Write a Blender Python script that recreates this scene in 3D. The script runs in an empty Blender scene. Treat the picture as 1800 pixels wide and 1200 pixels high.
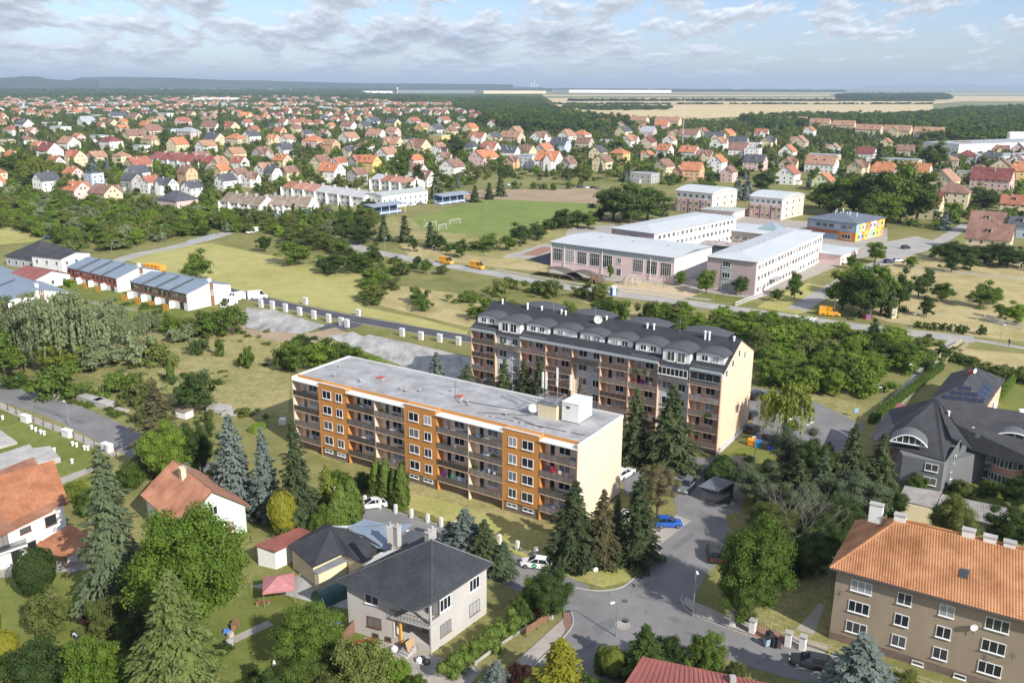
import bpy, math, random
import numpy as np
from mathutils import Vector, Matrix
R = math.radians
PI = math.pi
rnd = random.Random(7)
SC = bpy.context.scene
COL = SC.collection

# ------------------------------------------------------------------ camera, sky, sun, exposure
FPX, CAMH = 1560.0, 64.0
PITCH, ROLL = math.atan(450 / 1560.0), R(0.25)
cam_d = bpy.data.cameras.new('camera'); cam = bpy.data.objects.new('camera', cam_d); COL.objects.link(cam)
cam_d.sensor_width = 36; cam_d.lens = FPX / 1800 * 36; cam_d.clip_start = 0.5; cam_d.clip_end = 200000
cam.location = (0, 0, CAMH)
cam.rotation_euler = (Matrix.Rotation(PI / 2 - PITCH, 3, 'X') @ Matrix.Rotation(ROLL, 3, 'Z')).to_euler()
SC.camera = cam

SUN_AZ = math.atan2(-8.2, 6.9)      # direction towards the sun, in the ground plane
SUN_EL = R(33)
sun_d = bpy.data.lights.new('sun', 'SUN'); sun = bpy.data.objects.new('sun', sun_d); COL.objects.link(sun)
sun_d.energy = 4.6; sun_d.angle = R(0.53); sun_d.color = (1.0, 0.95, 0.86)
sdir = Vector((math.cos(SUN_AZ) * math.cos(SUN_EL), math.sin(SUN_AZ) * math.cos(SUN_EL), math.sin(SUN_EL)))
sun.rotation_euler = sdir.to_track_quat('Z', 'Y').to_euler()
sun.location = (60, -80, 120)

W = bpy.data.worlds.new('World'); SC.world = W; W.use_nodes = True
nt = W.node_tree; nt.nodes.clear()
def N(nt, t, **k):
    n = nt.nodes.new(t)
    for a, b in k.items():
        if a[0] == '_': n.inputs[a[1:].replace('_', ' ')].default_value = b
        else: setattr(n, a, b)
    return n
def ramp(nt, src, stops, interp='LINEAR'):
    r = nt.nodes.new('ShaderNodeValToRGB'); e = r.color_ramp.elements; r.color_ramp.interpolation = interp
    while len(e) < len(stops): e.new(0.5)
    for i, (p, c) in enumerate(stops):
        e[i].position = p; e[i].color = (c, c, c, 1) if not hasattr(c, '__len__') else (*c, 1)
    nt.links.new(src, r.inputs[0]); return r.outputs[0]
def math_n(nt, op, a, b=None, clamp=False):
    m = nt.nodes.new('ShaderNodeMath'); m.operation = op; m.use_clamp = clamp
    for i, v in enumerate((a, b)):
        if v is None: continue
        if isinstance(v, (int, float)): m.inputs[i].default_value = v
        else: nt.links.new(v, m.inputs[i])
    return m.outputs[0]
def mixc(nt, f, a, b, typ='MIX'):
    m = nt.nodes.new('ShaderNodeMix'); m.data_type = 'RGBA'; m.blend_type = typ
    for i, v in ((0, f), (6, a), (7, b)):
        if isinstance(v, (int, float)): m.inputs[i].default_value = v
        elif isinstance(v, tuple): m.inputs[i].default_value = (*v[:3], 1)
        else: nt.links.new(v, m.inputs[i])
    return m.outputs[2]
sky = N(nt, 'ShaderNodeTexSky', sky_type='NISHITA', sun_disc=False, sun_elevation=SUN_EL,
        sun_rotation=PI / 2 - SUN_AZ, altitude=300, air_density=1.0, dust_density=0.8, ozone_density=1.6)
geo = N(nt, 'ShaderNodeTexCoord')
sep = N(nt, 'ShaderNodeSeparateXYZ'); nt.links.new(geo.outputs['Generated'], sep.inputs[0])
# clouds on a flat layer: view direction divided by its height above the horizon
zc = math_n(nt, 'MAXIMUM', math_n(nt, 'ADD', sep.outputs[2], 0.05), 0.02)
cx = math_n(nt, 'DIVIDE', sep.outputs[0], math_n(nt, 'ADD', math_n(nt, 'MAXIMUM', sep.outputs[2], 0.0), 0.4)); cy = math_n(nt, 'MULTIPLY', math_n(nt, 'LOGARITHM', zc, 2.718), -4.0)
cv = N(nt, 'ShaderNodeCombineXYZ'); nt.links.new(cx, cv.inputs[0]); nt.links.new(cy, cv.inputs[1])
def cloud_noise(scale, detail, offs, rough=0.55, st=(7.0, 0.85, 1), dist=0.0):
    mp = N(nt, 'ShaderNodeMapping'); mp.inputs['Location'].default_value = offs; mp.inputs['Scale'].default_value = st
    nt.links.new(cv.outputs[0], mp.inputs[0])
    n = N(nt, 'ShaderNodeTexNoise', _Scale=scale, _Detail=detail, _Roughness=rough, _Distortion=dist); nt.links.new(mp.outputs[0], n.inputs[0])
    return n.outputs[0]
big = cloud_noise(0.30, 2, (5.1, 1.0, 0), st=(3.4, 1.0, 1)); det = cloud_noise(1.25, 10, (0.3, 2.2, 4), 0.57, dist=.1)
bias = math_n(nt, 'MULTIPLY', cx, -0.03)                       # the bank thins towards the right
dens = math_n(nt, 'ADD', math_n(nt, 'ADD', math_n(nt, 'MULTIPLY', big, 0.45), math_n(nt, 'MULTIPLY', det, 1.0)), bias)
cover = ramp(nt, dens, [(0.665, 0.0), (0.735, 0.85), (0.82, 1.0)])
shade = ramp(nt, dens, [(0.67, (0.98, 1.0, 1.05)), (0.80, (0.80, 0.86, 0.98)), (0.98, (0.56, 0.63, 0.78))])
# sunlit tops: the same noise looked up a little higher in the sky
det2 = cloud_noise(1.25, 10, (0.3, 2.09, 4), 0.57, dist=.1)
rim = math_n(nt, 'MULTIPLY', math_n(nt, 'SUBTRACT', det, det2), 4.2)
rim = math_n(nt, 'ADD', math_n(nt, 'MAXIMUM', math_n(nt, 'MINIMUM', rim, 0.5), -0.15), 0.95)
shade2 = N(nt, 'ShaderNodeVectorMath', operation='SCALE'); nt.links.new(shade, shade2.inputs[0]); nt.links.new(rim, shade2.inputs[3])
CLOUD = N(nt, 'ShaderNodeVectorMath', operation='SCALE'); nt.links.new(shade2.outputs[0], CLOUD.inputs[0]); CLOUD.inputs[3].default_value = 6.2
lowfade = ramp(nt, sep.outputs[2], [(0.0, 0.45), (0.012, 0.8), (0.035, 1.0)])
fac = math_n(nt, 'MULTIPLY', cover, lowfade)
skyt = mixc(nt, 1.0, sky.outputs[0], (0.86, 0.93, 1.20), 'MULTIPLY')
skyc = mixc(nt, fac, skyt, CLOUD.outputs[0])
bg = N(nt, 'ShaderNodeBackground', _Strength=0.102); nt.links.new(skyc, bg.inputs[0])
wo = N(nt, 'ShaderNodeOutputWorld'); nt.links.new(bg.outputs[0], wo.inputs[0])
SC.view_settings.view_transform = 'Standard'; SC.view_settings.look = 'None'
SC.view_settings.gamma = 1; SC.view_settings.use_curve_mapping = False
SC.view_settings.exposure = 0.45
SC.cycles.max_bounces = 6; SC.cycles.diffuse_bounces = 3; SC.cycles.glossy_bounces = 2; SC.cycles.transmission_bounces = 3
SC.cycles.volume_bounces = 0; SC.cycles.transparent_max_bounces = 6; SC.cycles.caustics_reflective = False; SC.cycles.caustics_refractive = False

# ------------------------------------------------------------------ from a place in the photograph to a place on the ground
cp, sp, cr, sr = math.cos(PITCH), math.sin(PITCH), math.cos(ROLL), math.sin(ROLL)
def P(x, y, z=0.0):
    a = (x - 900) / FPX; b = (y - 600) / FPX
    u = a * cr + b * sr; v = -a * sr + b * cr
    d = (u, cp - v * sp, -(sp + v * cp)); t = (z - CAMH) / d[2]
    return Vector((d[0] * t, d[1] * t))
def pix(X, Y, Z=0.0):
    dz = Z - CAMH; dep = Y * cp - dz * sp; v = (-dz * cp - Y * sp) / dep; u = X / dep
    return 900 + (u * cr - v * sr) * FPX, 600 + (u * sr + v * cr) * FPX
def SPX(X, Y, Z=0.0): return FPX / (Y * cp - (Z - CAMH) * sp)
def zof(bx, by, ty):
    g = P(bx, by); lo, hi = 0.0, 62.0
    for _ in range(30):
        m = (lo + hi) / 2
        if pix(g.x, g.y, m)[1] > ty: lo = m
        else: hi = m
    return lo

# ------------------------------------------------------------------ materials
MATS = {}
def mat(name, col, rough=0.85, var=0.12, scale=0.6, bump=0.0, metal=0.0, col2=None, rand=0.0, spec=0.3, fine=None, trans=0.0, coords='Object', stretch=(1, 1, 1)):
    if name in MATS: return MATS[name]
    m = bpy.data.materials.new(name); m.use_nodes = True; t = m.node_tree; t.nodes.clear()
    tc = N(t, 'ShaderNodeTexCoord'); mp = N(t, 'ShaderNodeMapping'); mp.inputs['Scale'].default_value = stretch
    t.links.new(tc.outputs[coords], mp.inputs[0])
    n1 = N(t, 'ShaderNodeTexNoise', _Scale=scale, _Detail=6, _Roughness=0.6); t.links.new(mp.outputs[0], n1.inputs[0])
    dark = tuple(c * (1 - var) for c in col); light = tuple(min(1, c * (1 + var)) for c in (col2 or col))
    c = mixc(t, ramp(t, n1.outputs[0], [(0.3, 0.0), (0.7, 1.0)]), dark, light)
    n2 = N(t, 'ShaderNodeTexNoise', _Scale=(fine or scale * 9), _Detail=4, _Roughness=0.7); t.links.new(mp.outputs[0], n2.inputs[0])
    k = math_n(t, 'ADD', math_n(t, 'MULTIPLY', n2.outputs[0], var * 1.4), 1 - var * 0.7)
    if rand:
        oi = N(t, 'ShaderNodeObjectInfo')
        k = math_n(t, 'MULTIPLY', k, math_n(t, 'ADD', math_n(t, 'MULTIPLY', oi.outputs['Random'], rand), 1 - rand / 2))
    s = N(t, 'ShaderNodeVectorMath', operation='SCALE'); t.links.new(c, s.inputs[0]); t.links.new(k, s.inputs[3])
    b = N(t, 'ShaderNodeBsdfPrincipled', _Roughness=rough, _Metallic=metal); b.inputs['Specular IOR Level'].default_value = spec
    t.links.new(s.outputs[0], b.inputs['Base Color'])
    if bump:
        bp = N(t, 'ShaderNodeBump', _Strength=0.6, _Distance=bump); t.links.new(n2.outputs[0], bp.inputs['Height']); t.links.new(bp.outputs[0], b.inputs['Normal'])
    o = N(t, 'ShaderNodeOutputMaterial'); t.links.new(b.outputs[0], o.inputs[0])
    MATS[name] = m; return m
def leafmat(name, c1, c2, rand=0.35, trans=0.32, nscale=0.7):
    if name in MATS: return MATS[name]
    m = bpy.data.materials.new(name); m.use_nodes = True; t = m.node_tree; t.nodes.clear()
    tc = N(t, 'ShaderNodeTexCoord'); oi = N(t, 'ShaderNodeObjectInfo')
    n1 = N(t, 'ShaderNodeTexNoise', _Scale=nscale, _Detail=3); t.links.new(tc.outputs['Object'], n1.inputs[0])
    n2 = N(t, 'ShaderNodeTexNoise', _Scale=6.0, _Detail=2); t.links.new(tc.outputs['Object'], n2.inputs[0])
    f = math_n(t, 'ADD', math_n(t, 'MULTIPLY', n1.outputs[0], 0.9), math_n(t, 'MULTIPLY', n2.outputs[0], 0.6))
    f = math_n(t, 'ADD', math_n(t, 'SUBTRACT', f, 0.45), math_n(t, 'MULTIPLY', math_n(t, 'SUBTRACT', oi.outputs['Random'], 0.5), rand), True)
    c = mixc(t, f, c1, c2)
    k = math_n(t, 'ADD', math_n(t, 'MULTIPLY', oi.outputs['Random'], rand * 0.8), 1 - rand * 0.4)
    s = N(t, 'ShaderNodeVectorMath', operation='SCALE'); t.links.new(c, s.inputs[0]); t.links.new(k, s.inputs[3])
    d = N(t, 'ShaderNodeBsdfDiffuse'); tr = N(t, 'ShaderNodeBsdfTranslucent'); mx = N(t, 'ShaderNodeMixShader', _Fac=trans)
    gl = N(t, 'ShaderNodeBsdfGlossy', _Roughness=0.65); gl.inputs[0].default_value = (0.5, 0.5, 0.5, 1); mg = N(t, 'ShaderNodeMixShader', _Fac=0.025)
    t.links.new(s.outputs[0], d.inputs[0])
    tcx = mixc(t, 0.5, s.outputs[0], (0.16, 0.2, 0.02)); t.links.new(tcx, tr.inputs[0])
    t.links.new(d.outputs[0], mx.inputs[1]); t.links.new(tr.outputs[0], mx.inputs[2])
    t.links.new(mx.outputs[0], mg.inputs[1]); t.links.new(gl.outputs[0], mg.inputs[2])
    o = N(t, 'ShaderNodeOutputMaterial'); t.links.new(mg.outputs[0], o.inputs[0])
    MATS[name] = m; return m
def tilemat(name, col, col2, row=0.35, colw=0.3, axis_rows='Z', rough=0.8, depth=0.03, var=0.18):
    """roof covering: rows of tiles as fine relief, weathered colour"""
    if name in MATS: return MATS[name]
    m = mat(name, col, rough, var, 0.35, 0, 0, col2, fine=5.0); t = m.node_tree
    b = [n for n in t.nodes if n.type == 'BSDF_PRINCIPLED'][0]
    tc = N(t, 'ShaderNodeTexCoord'); s = N(t, 'ShaderNodeSeparateXYZ'); t.links.new(tc.outputs['UV'], s.inputs[0])
    rows = math_n(t, 'FRACT', math_n(t, 'DIVIDE', s.outputs[1], row)); cols = math_n(t, 'PINGPONG', math_n(t, 'DIVIDE', s.outputs[0], colw), 0.5)
    h = math_n(t, 'ADD', math_n(t, 'MULTIPLY', rows, 1.0), math_n(t, 'MULTIPLY', cols, 1.2))
    bp = N(t, 'ShaderNodeBump', _Strength=0.9, _Distance=depth); t.links.new(h, bp.inputs['Height']); t.links.new(bp.outputs[0], b.inputs['Normal'])
    # tile to tile colour difference
    wn = N(t, 'ShaderNodeTexWhiteNoise', noise_dimensions='2D')
    cb = N(t, 'ShaderNodeCombineXYZ'); t.links.new(math_n(t, 'FLOOR', math_n(t, 'DIVIDE', s.outputs[0], colw)), cb.inputs[0]); t.links.new(math_n(t, 'FLOOR', math_n(t, 'DIVIDE', s.outputs[1], row)), cb.inputs[1])
    t.links.new(cb.outputs[0], wn.inputs[0])
    old = b.inputs['Base Color'].links[0].from_socket
    sc = N(t, 'ShaderNodeVectorMath', operation='SCALE'); t.links.new(old, sc.inputs[0])
    t.links.new(math_n(t, 'ADD', math_n(t, 'MULTIPLY', wn.outputs[0], 0.22), 0.89), sc.inputs[3]); t.links.new(sc.outputs[0], b.inputs['Base Color'])
    return m
def glassmat(name, col=(0.02, 0.025, 0.03), rough=0.08, curtains=0.0):
    if name in MATS: return MATS[name]
    m = bpy.data.materials.new(name); m.use_nodes = True; t = m.node_tree; b = t.nodes['Principled BSDF']
    b.inputs['Roughness'].default_value = rough; b.inputs['Specular IOR Level'].default_value = 0.7
    if curtains:
        oi = N(t, 'ShaderNodeObjectInfo'); f = ramp(t, oi.outputs['Random'], [(0.0, col), (0.45, col), (0.7, tuple(curtains * 0.35 for _ in range(3))), (1.0, tuple(curtains for _ in range(3)))])
        t.links.new(f, b.inputs['Base Color'])
    else: b.inputs['Base Color'].default_value = (*col, 1)
    MATS[name] = m; return m

# ------------------------------------------------------------------ mesh building
class MB:
    def __init__(s): s.v = []; s.f = []; s.m = []; s.uv = []; s.useuv = False
    def poly(s, pts, mi=0, uv=None):
        n = len(s.v); s.v += [tuple(p) for p in pts]; s.f.append(tuple(range(n, n + len(pts)))); s.m.append(mi)
        if uv: s.useuv = True
        s.uv.append(uv or [(0, 0)] * len(pts))
    def roofquad(s, pts, mi=0):
        """polygon whose first edge is the eaves: uv in metres along and up the slope"""
        p = [Vector(q) for q in pts]; ex = (p[1] - p[0]).normalized(); nrm = (p[1] - p[0]).cross(p[2] - p[0]).normalized(); ey = nrm.cross(ex)
        s.poly(pts, mi, [((q - p[0]).dot(ex) + 50, (q - p[0]).dot(ey) + 50) for q in p])
    def box(s, x0, x1, y0, y1, z0, z1, mi=0, T=None):
        c = [(x0, y0, z0), (x1, y0, z0), (x1, y1, z0), (x0, y1, z0), (x0, y0, z1), (x1, y0, z1), (x1, y1, z1), (x0, y1, z1)]
        if T is not None: c = [tuple(T @ Vector(p)) for p in c]
        n = len(s.v); s.v += c
        for q in ((0, 3, 2, 1), (4, 5, 6, 7), (0, 1, 5, 4), (1, 2, 6, 5), (2, 3, 7, 6), (3, 0, 4, 7)):
            s.f.append(tuple(n + i for i in q)); s.m.append(mi); s.uv.append([(0, 0)] * 4)
        return s
    def prism(s, prof, x0, x1, mi=0, axis='x'):
        """extrude a profile [(y,z)...] (anticlockwise seen from +x) from x0 to x1"""
        f = (lambda x, y, z: (x, y, z)) if axis == 'x' else (lambda x, y, z: (y, x, z))
        n = len(s.v); k = len(prof)
        s.v += [f(x0, *p) for p in prof] + [f(x1, *p) for p in prof]
        a = [tuple(n + i for i in range(k))[::-1], tuple(n + k + i for i in range(k))]
        a += [(n + i, n + (i + 1) % k, n + k + (i + 1) % k, n + k + i) for i in range(k)]
        for q in a:
            s.f.append(q if axis == 'x' else q[::-1]); s.m.append(mi); s.uv.append([(0, 0)] * len(q))
        return s
    def tube(s, a, b, r0, r1=None, n=8, mi=0, cap=True):
        a = Vector(a); b = Vector(b); r1 = r0 if r1 is None else r1; d = (b - a)
        if d.length < 1e-6: return s
        d.normalize(); u = d.orthogonal().normalized(); w = d.cross(u); k = len(s.v)
        for c, r in ((a, r0), (b, r1)):
            for i in range(n):
                t = 2 * PI * i / n; s.v.append(tuple(c + u * r * math.cos(t) + w * r * math.sin(t)))
        for i in range(n):
            j = (i + 1) % n; s.f.append((k + i, k + j, k + n + j, k + n + i)); s.m.append(mi); s.uv.append([(0, 0)] * 4)
        if cap:
            s.f.append(tuple(k + n + i for i in range(n))); s.m.append(mi); s.uv.append([(0, 0)] * n)
            s.f.append(tuple(k + i for i in range(n))[::-1]); s.m.append(mi); s.uv.append([(0, 0)] * n)
        return s
    def disc(s, c, r, h, n=12, mi=0): return s.tube((c[0], c[1], c[2]), (c[0], c[1], c[2] + h), r, r, n, mi)
    def mesh(s, name, mats, smooth=False):
        me = bpy.data.meshes.new(name); me.from_pydata(s.v, [], s.f)
        for m in (mats if isinstance(mats, (list, tuple)) else [mats]): me.materials.append(m)
        if max(s.m, default=0): me.polygons.foreach_set('material_index', s.m)
        if s.useuv:
            uvl = me.uv_layers.new(name='UVMap'); uvl.data.foreach_set('uv', [c for u in s.uv for p in u for c in p])
        if smooth: me.polygons.foreach_set('use_smooth', [True] * len(s.f))
        me.update(); return me
def link(name, me, parent=None, loc=None, rz=0.0, sc=None, kind=None, label=None):
    o = bpy.data.objects.new(name, me); COL.objects.link(o)
    if parent is not None: o.parent = parent
    if loc is not None: o.location = loc
    if rz: o.rotation_euler = (0, 0, rz)
    if sc is not None: o.scale = (sc, sc, sc) if isinstance(sc, (int, float)) else sc
    if kind: o['kind'] = kind
    if label: o['label'] = label
    return o
def part(name, mb, mats, parent, **k):
    sm = k.pop('smooth', False)
    return link(name, mb.mesh(name, mats, sm), parent, **k)
TAGGED = []
def tag(o, label, cat, group=None, auto=True):
    o['label'] = label; o['category'] = cat
    if group: o['group'] = group
    TAGGED.append(o); return o
def thing(name, label, cat, loc, rz=0.0, group=None):
    o = bpy.data.objects.new(name, None); COL.objects.link(o); o.empty_display_size = 0.5
    o.location = (loc[0], loc[1], loc[2] if len(loc) > 2 else 0.0); o.rotation_euler = (0, 0, rz)
    return tag(o, label, cat, group)
def copy_tree(o, parent=None):
    c = o.copy(); COL.objects.link(c)
    if parent is not None: c.parent = parent
    for ch in list(o.children): copy_tree(ch, c)
    return c
LANDMARKS = [
    (880, 372, 'the football pitch'), (740, 342, 'the blue grandstand'), (305, 280, 'the long maroon-roofed house row'),
    (850, 282, 'the big pink villa'), (190, 232, 'the white apartment blocks'), (1500, 232, 'the yellow flats in a row'),
    (1740, 270, 'the white factory'), (1370, 450, 'the long pink school wing'), (1480, 392, 'the colourful kindergarten'),
    (1300, 355, 'the twin school pavilions'), (1080, 445, 'the white-roofed gym'), (220, 495, 'the blue-roofed row houses'),
    (470, 368, 'the brown-roofed terrace'), (580, 340, 'the red-and-grey terrace'), (1590, 285, 'the low white modern hall'),
    (900, 215, 'the dark wood'), (560, 215, 'the red-gabled estate'), (1200, 240, 'the radio mast'), (1150, 205, 'the wheat field'),
    (380, 185, 'the white school buildings'), (1740, 330, 'the maroon-roofed pink villa'), (1330, 322, 'the white red-roofed villa'),
    (1120, 320, 'the grey flat-roofed house'), (70, 330, 'the tall grey gabled house'), (30, 450, 'the solar-roofed black bungalow'),
    (345, 475, 'the lone meadow tree'), (1690, 210, 'the forest edge'), (1460, 548, 'the yellow van'), (1665, 620, 'the wooden footbridge'),
    (1060, 640, 'the grey-peach apartment block'), (790, 760, 'the orange apartment block'), (1660, 780, 'the grey arched-dormer block'),
    (1620, 1040, 'the brown apartment block'), (740, 1040, 'the grey corner villa'), (560, 970, 'the yellow hip-roofed bungalow'),
    (350, 880, 'the mint gabled house'), (50, 900, 'the white house'), (130, 730, 'the access road'), (700, 590, 'the black-topped road'),
    (1420, 740, 'the small car park'), (1670, 890, 'the corrugated garages'), (1258, 860, 'the grey steel carport'),
    (1080, 1070, 'the road junction'), (1230, 1170, 'the red metal roof'), (90, 1060, 'the garden lawn'), (1640, 500, 'the dry park meadow'),
    (120, 585, 'the silvery willow grove'), (200, 400, 'the wooded belt'), (1450, 640, 'the green thicket'), (760, 525, 'the hedgerow scrub'),
    (500, 560, 'the broken concrete pads'), (40, 215, 'the far left houses'), (440, 260, 'the orange hipped house')]
def where(px, py):
    best = sorted(LANDMARKS, key=lambda l: ((px - l[0]) / 1.7) ** 2 + ((py - l[1]) * 1.6) ** 2)[0]
    dx, dy = px - best[0], py - best[1]
    if abs(dx) < 35 and abs(dy) < 14: rel = 'beside'
    elif abs(dx) * 0.45 > abs(dy): rel = 'left of' if dx < 0 else 'right of'
    else: rel = 'behind' if dy < 0 else 'in front of'
    return rel + ' ' + best[2]
def relabel():
    """labels that came out alike are told apart by their order from the left, then from the front"""
    WN = ['', 'first', 'second', 'third', 'fourth', 'fifth', 'sixth', 'seventh', 'eighth', 'ninth', 'tenth', 'eleventh', 'twelfth']
    by = {}
    for o in TAGGED: by.setdefault(o['label'], []).append(o)
    for lab, os_ in by.items():
        if len(os_) < 2: continue
        os_.sort(key=lambda o: pix(o.location.x, o.location.y)[0]); n = len(os_)
        for i, o in enumerate(os_):
            if n == 2: s = ('left' if i == 0 else 'right') + ' one of two'
            elif i == 0: s = 'leftmost one'
            elif i == n - 1: s = 'rightmost one'
            elif n == 3: s = 'middle one'
            else: s = (WN[i + 1] if i + 1 < len(WN) else '%dth' % (i + 1)) + ' from the left'
            o['label'] = lab + ', ' + s
HAZE, HAZETOP = 7.2e-5, 340.0
# ------------------------------------------------------------------ vegetation prototypes
def np_mesh(name, V, F, mats, mi=None):
    me = bpy.data.meshes.new(name); V = np.asarray(V, dtype=np.float32); F = np.asarray(F, dtype=np.int32)
    me.vertices.add(len(V)); me.vertices.foreach_set('co', V.ravel())
    k = F.shape[1]; me.loops.add(F.size); me.loops.foreach_set('vertex_index', F.ravel())
    me.polygons.add(len(F)); me.polygons.foreach_set('loop_start', np.arange(0, F.size, k, dtype=np.int32))
    for m in (mats if isinstance(mats, (list, tuple)) else [mats]): me.materials.append(m)
    if mi is not None: me.polygons.foreach_set('material_index', np.asarray(mi, dtype=np.int32))
    me.update(calc_edges=True); return me
def leaves(rs, C, Nn, size, jit=0.7, aspect=1.0, along=None):
    """one leaf spray (quad) per point C, facing roughly Nn"""
    n = len(C); Nr = Nn + rs.normal(0, jit, (n, 3)); Nr /= np.linalg.norm(Nr, axis=1)[:, None] + 1e-9
    A = rs.normal(0, 1, (n, 3)) if along is None else along + rs.normal(0, 0.25, (n, 3))
    A -= (A * Nr).sum(1)[:, None] * Nr; A /= np.linalg.norm(A, axis=1)[:, None] + 1e-9
    B = np.cross(Nr, A); s = (size * rs.uniform(0.6, 1.35, n))[:, None]
    V = np.stack([C - A * s * aspect * .5, C - B * s * .42 + A * s * .08, C + A * s * aspect * .5, C + B * s * .42 - A * s * .05], 1)
    return V.reshape(-1, 3), (np.arange(n * 4).reshape(n, 4))
def fib(n, rs):
    i = np.arange(n) + 0.5; ph = np.arccos(1 - 2 * i / n); th = PI * (1 + 5 ** .5) * i + rs.uniform(0, 6)
    return np.stack([np.cos(th) * np.sin(ph), np.sin(th) * np.sin(ph), np.cos(ph)], 1)
def merge(parts):
    V, F, off = [], [], 0
    for v, f in parts: V.append(v); F.append(np.asarray(f) + off); off += len(v)
    return np.concatenate(V), np.concatenate(F)
def quads_core(rs, c, r, nl=5, ns=7):
    th = np.linspace(0, 2 * PI, ns, endpoint=False); V = []; F = []
    for i in range(nl + 1):
        ph = PI * i / nl; rr = r * (1 + rs.normal(0, .08, ns))
        V.append(np.stack([c[0] + rr * np.sin(ph) * np.cos(th), c[1] + rr * np.sin(ph) * np.sin(th), c[2] + rr * .9 * np.cos(ph)], 1))
    V = np.concatenate(V)
    for i in range(nl):
        for j in range(ns): F.append((i * ns + j, i * ns + (j + 1) % ns, (i + 1) * ns + (j + 1) % ns, (i + 1) * ns + j))
    return V, np.array(F)
def crown_broad(seed, H=10.0, rx=4.0, base=0.22, lumps=42, per=150, leaf=0.36, shape='round', lump_r=1.15, irr=.26):
    rs = np.random.RandomState(seed); cz = H * (1 + base) / 2; rz = H * (1 - base) / 2; parts = []
    D = fib(lumps, rs); D += rs.normal(0, irr, D.shape); pa = rs.uniform(0, 6, 2)
    for k, d in enumerate(D):
        f = rs.uniform(.55, .86) if k % 3 else rs.uniform(.2, .6)
        zz = d[2]; w = 1.0
        if shape == 'round': w = 1.0 - .25 * max(0, zz) ** 2
        elif shape == 'oval': w = 1.0 - .45 * max(0, zz)
        elif shape == 'umbrella': w = 1.0 + .1 * zz
        w *= 1 + .6 * irr * math.sin(2 * math.atan2(d[1], d[0]) + pa[0]) + .1 * math.sin(3 * math.atan2(d[1], d[0]) + pa[1]); c = np.array([d[0] * rx * f * w, d[1] * rx * f * w, cz + zz * rz * f])
        u = rs.uniform(.65, 1.3); r = lump_r * u * min(rx, rz) / 4.0
        n = int(per * u ** 1.5) + 8
        q = rs.normal(0, 1, (n, 3)); q /= np.linalg.norm(q, axis=1)[:, None]
        q[:, 2] = np.where(q[:, 2] < -.45, -q[:, 2], q[:, 2])
        C = c + q * r * rs.uniform(.6, 1.22, n)[:, None] * np.array([1, 1, .82])
        parts.append(leaves(rs, C, q + np.array([0, 0, .25]), leaf, .7))
        parts.append(quads_core(rs, c, r * .6))
    return merge(parts)
def trunk_mb(seed, H, h0, r, limbs=5, spread=2.5):
    rr = random.Random(seed); m = MB(); p = Vector((0, 0, -0.25)); q = Vector((rr.uniform(-.1, .1), rr.uniform(-.1, .1), h0))
    m.tube(p, q, r * 1.15, r * .8, 8); top = Vector((0, 0, H * .72)); m.tube(q, top, r * .8, r * .25, 6)
    for i in range(limbs):
        a = 2 * PI * i / limbs + rr.uniform(-.3, .3); s = q.lerp(top, rr.uniform(0, .6)); e = s + Vector((math.cos(a) * spread, math.sin(a) * spread, spread * .8))
        mid = s.lerp(e, .5) + Vector((0, 0, .25)); m.tube(s, mid, r * .45, r * .28, 5); m.tube(mid, e, r * .28, r * .1, 5)
    return m
def crown_spruce(seed, H=12.0, Rb=2.6, tiers=22, dens=1.0, base=0.06, droop=0.28, leaf=0.5, rag=.2, power=.85, low=False):
    rs = np.random.RandomState(seed); C, Nn, A = [], [], []
    for t in range(tiers):
        u = (t + rs.uniform(0, .6)) / tiers; z = H * (base + (1 - base) * u ** .92); Rr = Rb * (1 - u) ** power + .12
        nb = max(4, int((11 - 6 * u) * (0.6 if low else 1)))
        a0 = rs.uniform(0, 6)
        for b in range(nb):
            a = a0 + 2 * PI * b / nb + rs.normal(0, .12); L = Rr * (1 + rs.normal(0, rag)); L = max(.15, L)
            dr = droop * (1 - .7 * u); ns = max(2, int(dens * L / (leaf * .42)))
            for s in range(ns):
                f = (s + .6) / ns; rr_ = L * f; zz = z + .1 * L * f - dr * L * f * f * 1.6 + .18 * L * max(0, f - .75)
                wid = (.34 * L * (1 - f * .75) + .1)
                for sd in (-1, 1, 0):
                    o = sd * wid * rs.uniform(.3, 1.0)
                    C.append((math.cos(a) * rr_ - math.sin(a) * o, math.sin(a) * rr_ + math.cos(a) * o, zz - abs(o) * .35 + rs.normal(0, .05)))
                    Nn.append((math.cos(a) * .35, math.sin(a) * .35, 1)); A.append((math.cos(a) - math.sin(a) * sd * .6, math.sin(a) + math.cos(a) * sd * .6, -.45 - dr))
    C = np.array(C); V, F = leaves(rs, C, np.array(Nn), leaf, .3, 1.5, np.array(A))
    cone = [] ; ns = 8; th = np.linspace(0, 2 * PI, ns, endpoint=False); lv = [(base * H, Rb * .62), (H * .3, Rb * .55), (H * .6, Rb * .3), (H * .97, .03)]
    Vc = np.concatenate([np.stack([np.cos(th) * r * (1 + rs.normal(0, .1, ns)), np.sin(th) * r, np.full(ns, z)], 1) for z, r in lv])
    Fc = np.array([(i * ns + j, i * ns + (j + 1) % ns, (i + 1) * ns + (j + 1) % ns, (i + 1) * ns + j) for i in range(3) for j in range(ns)])
    return merge([(V, F), (Vc, Fc)])
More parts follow.
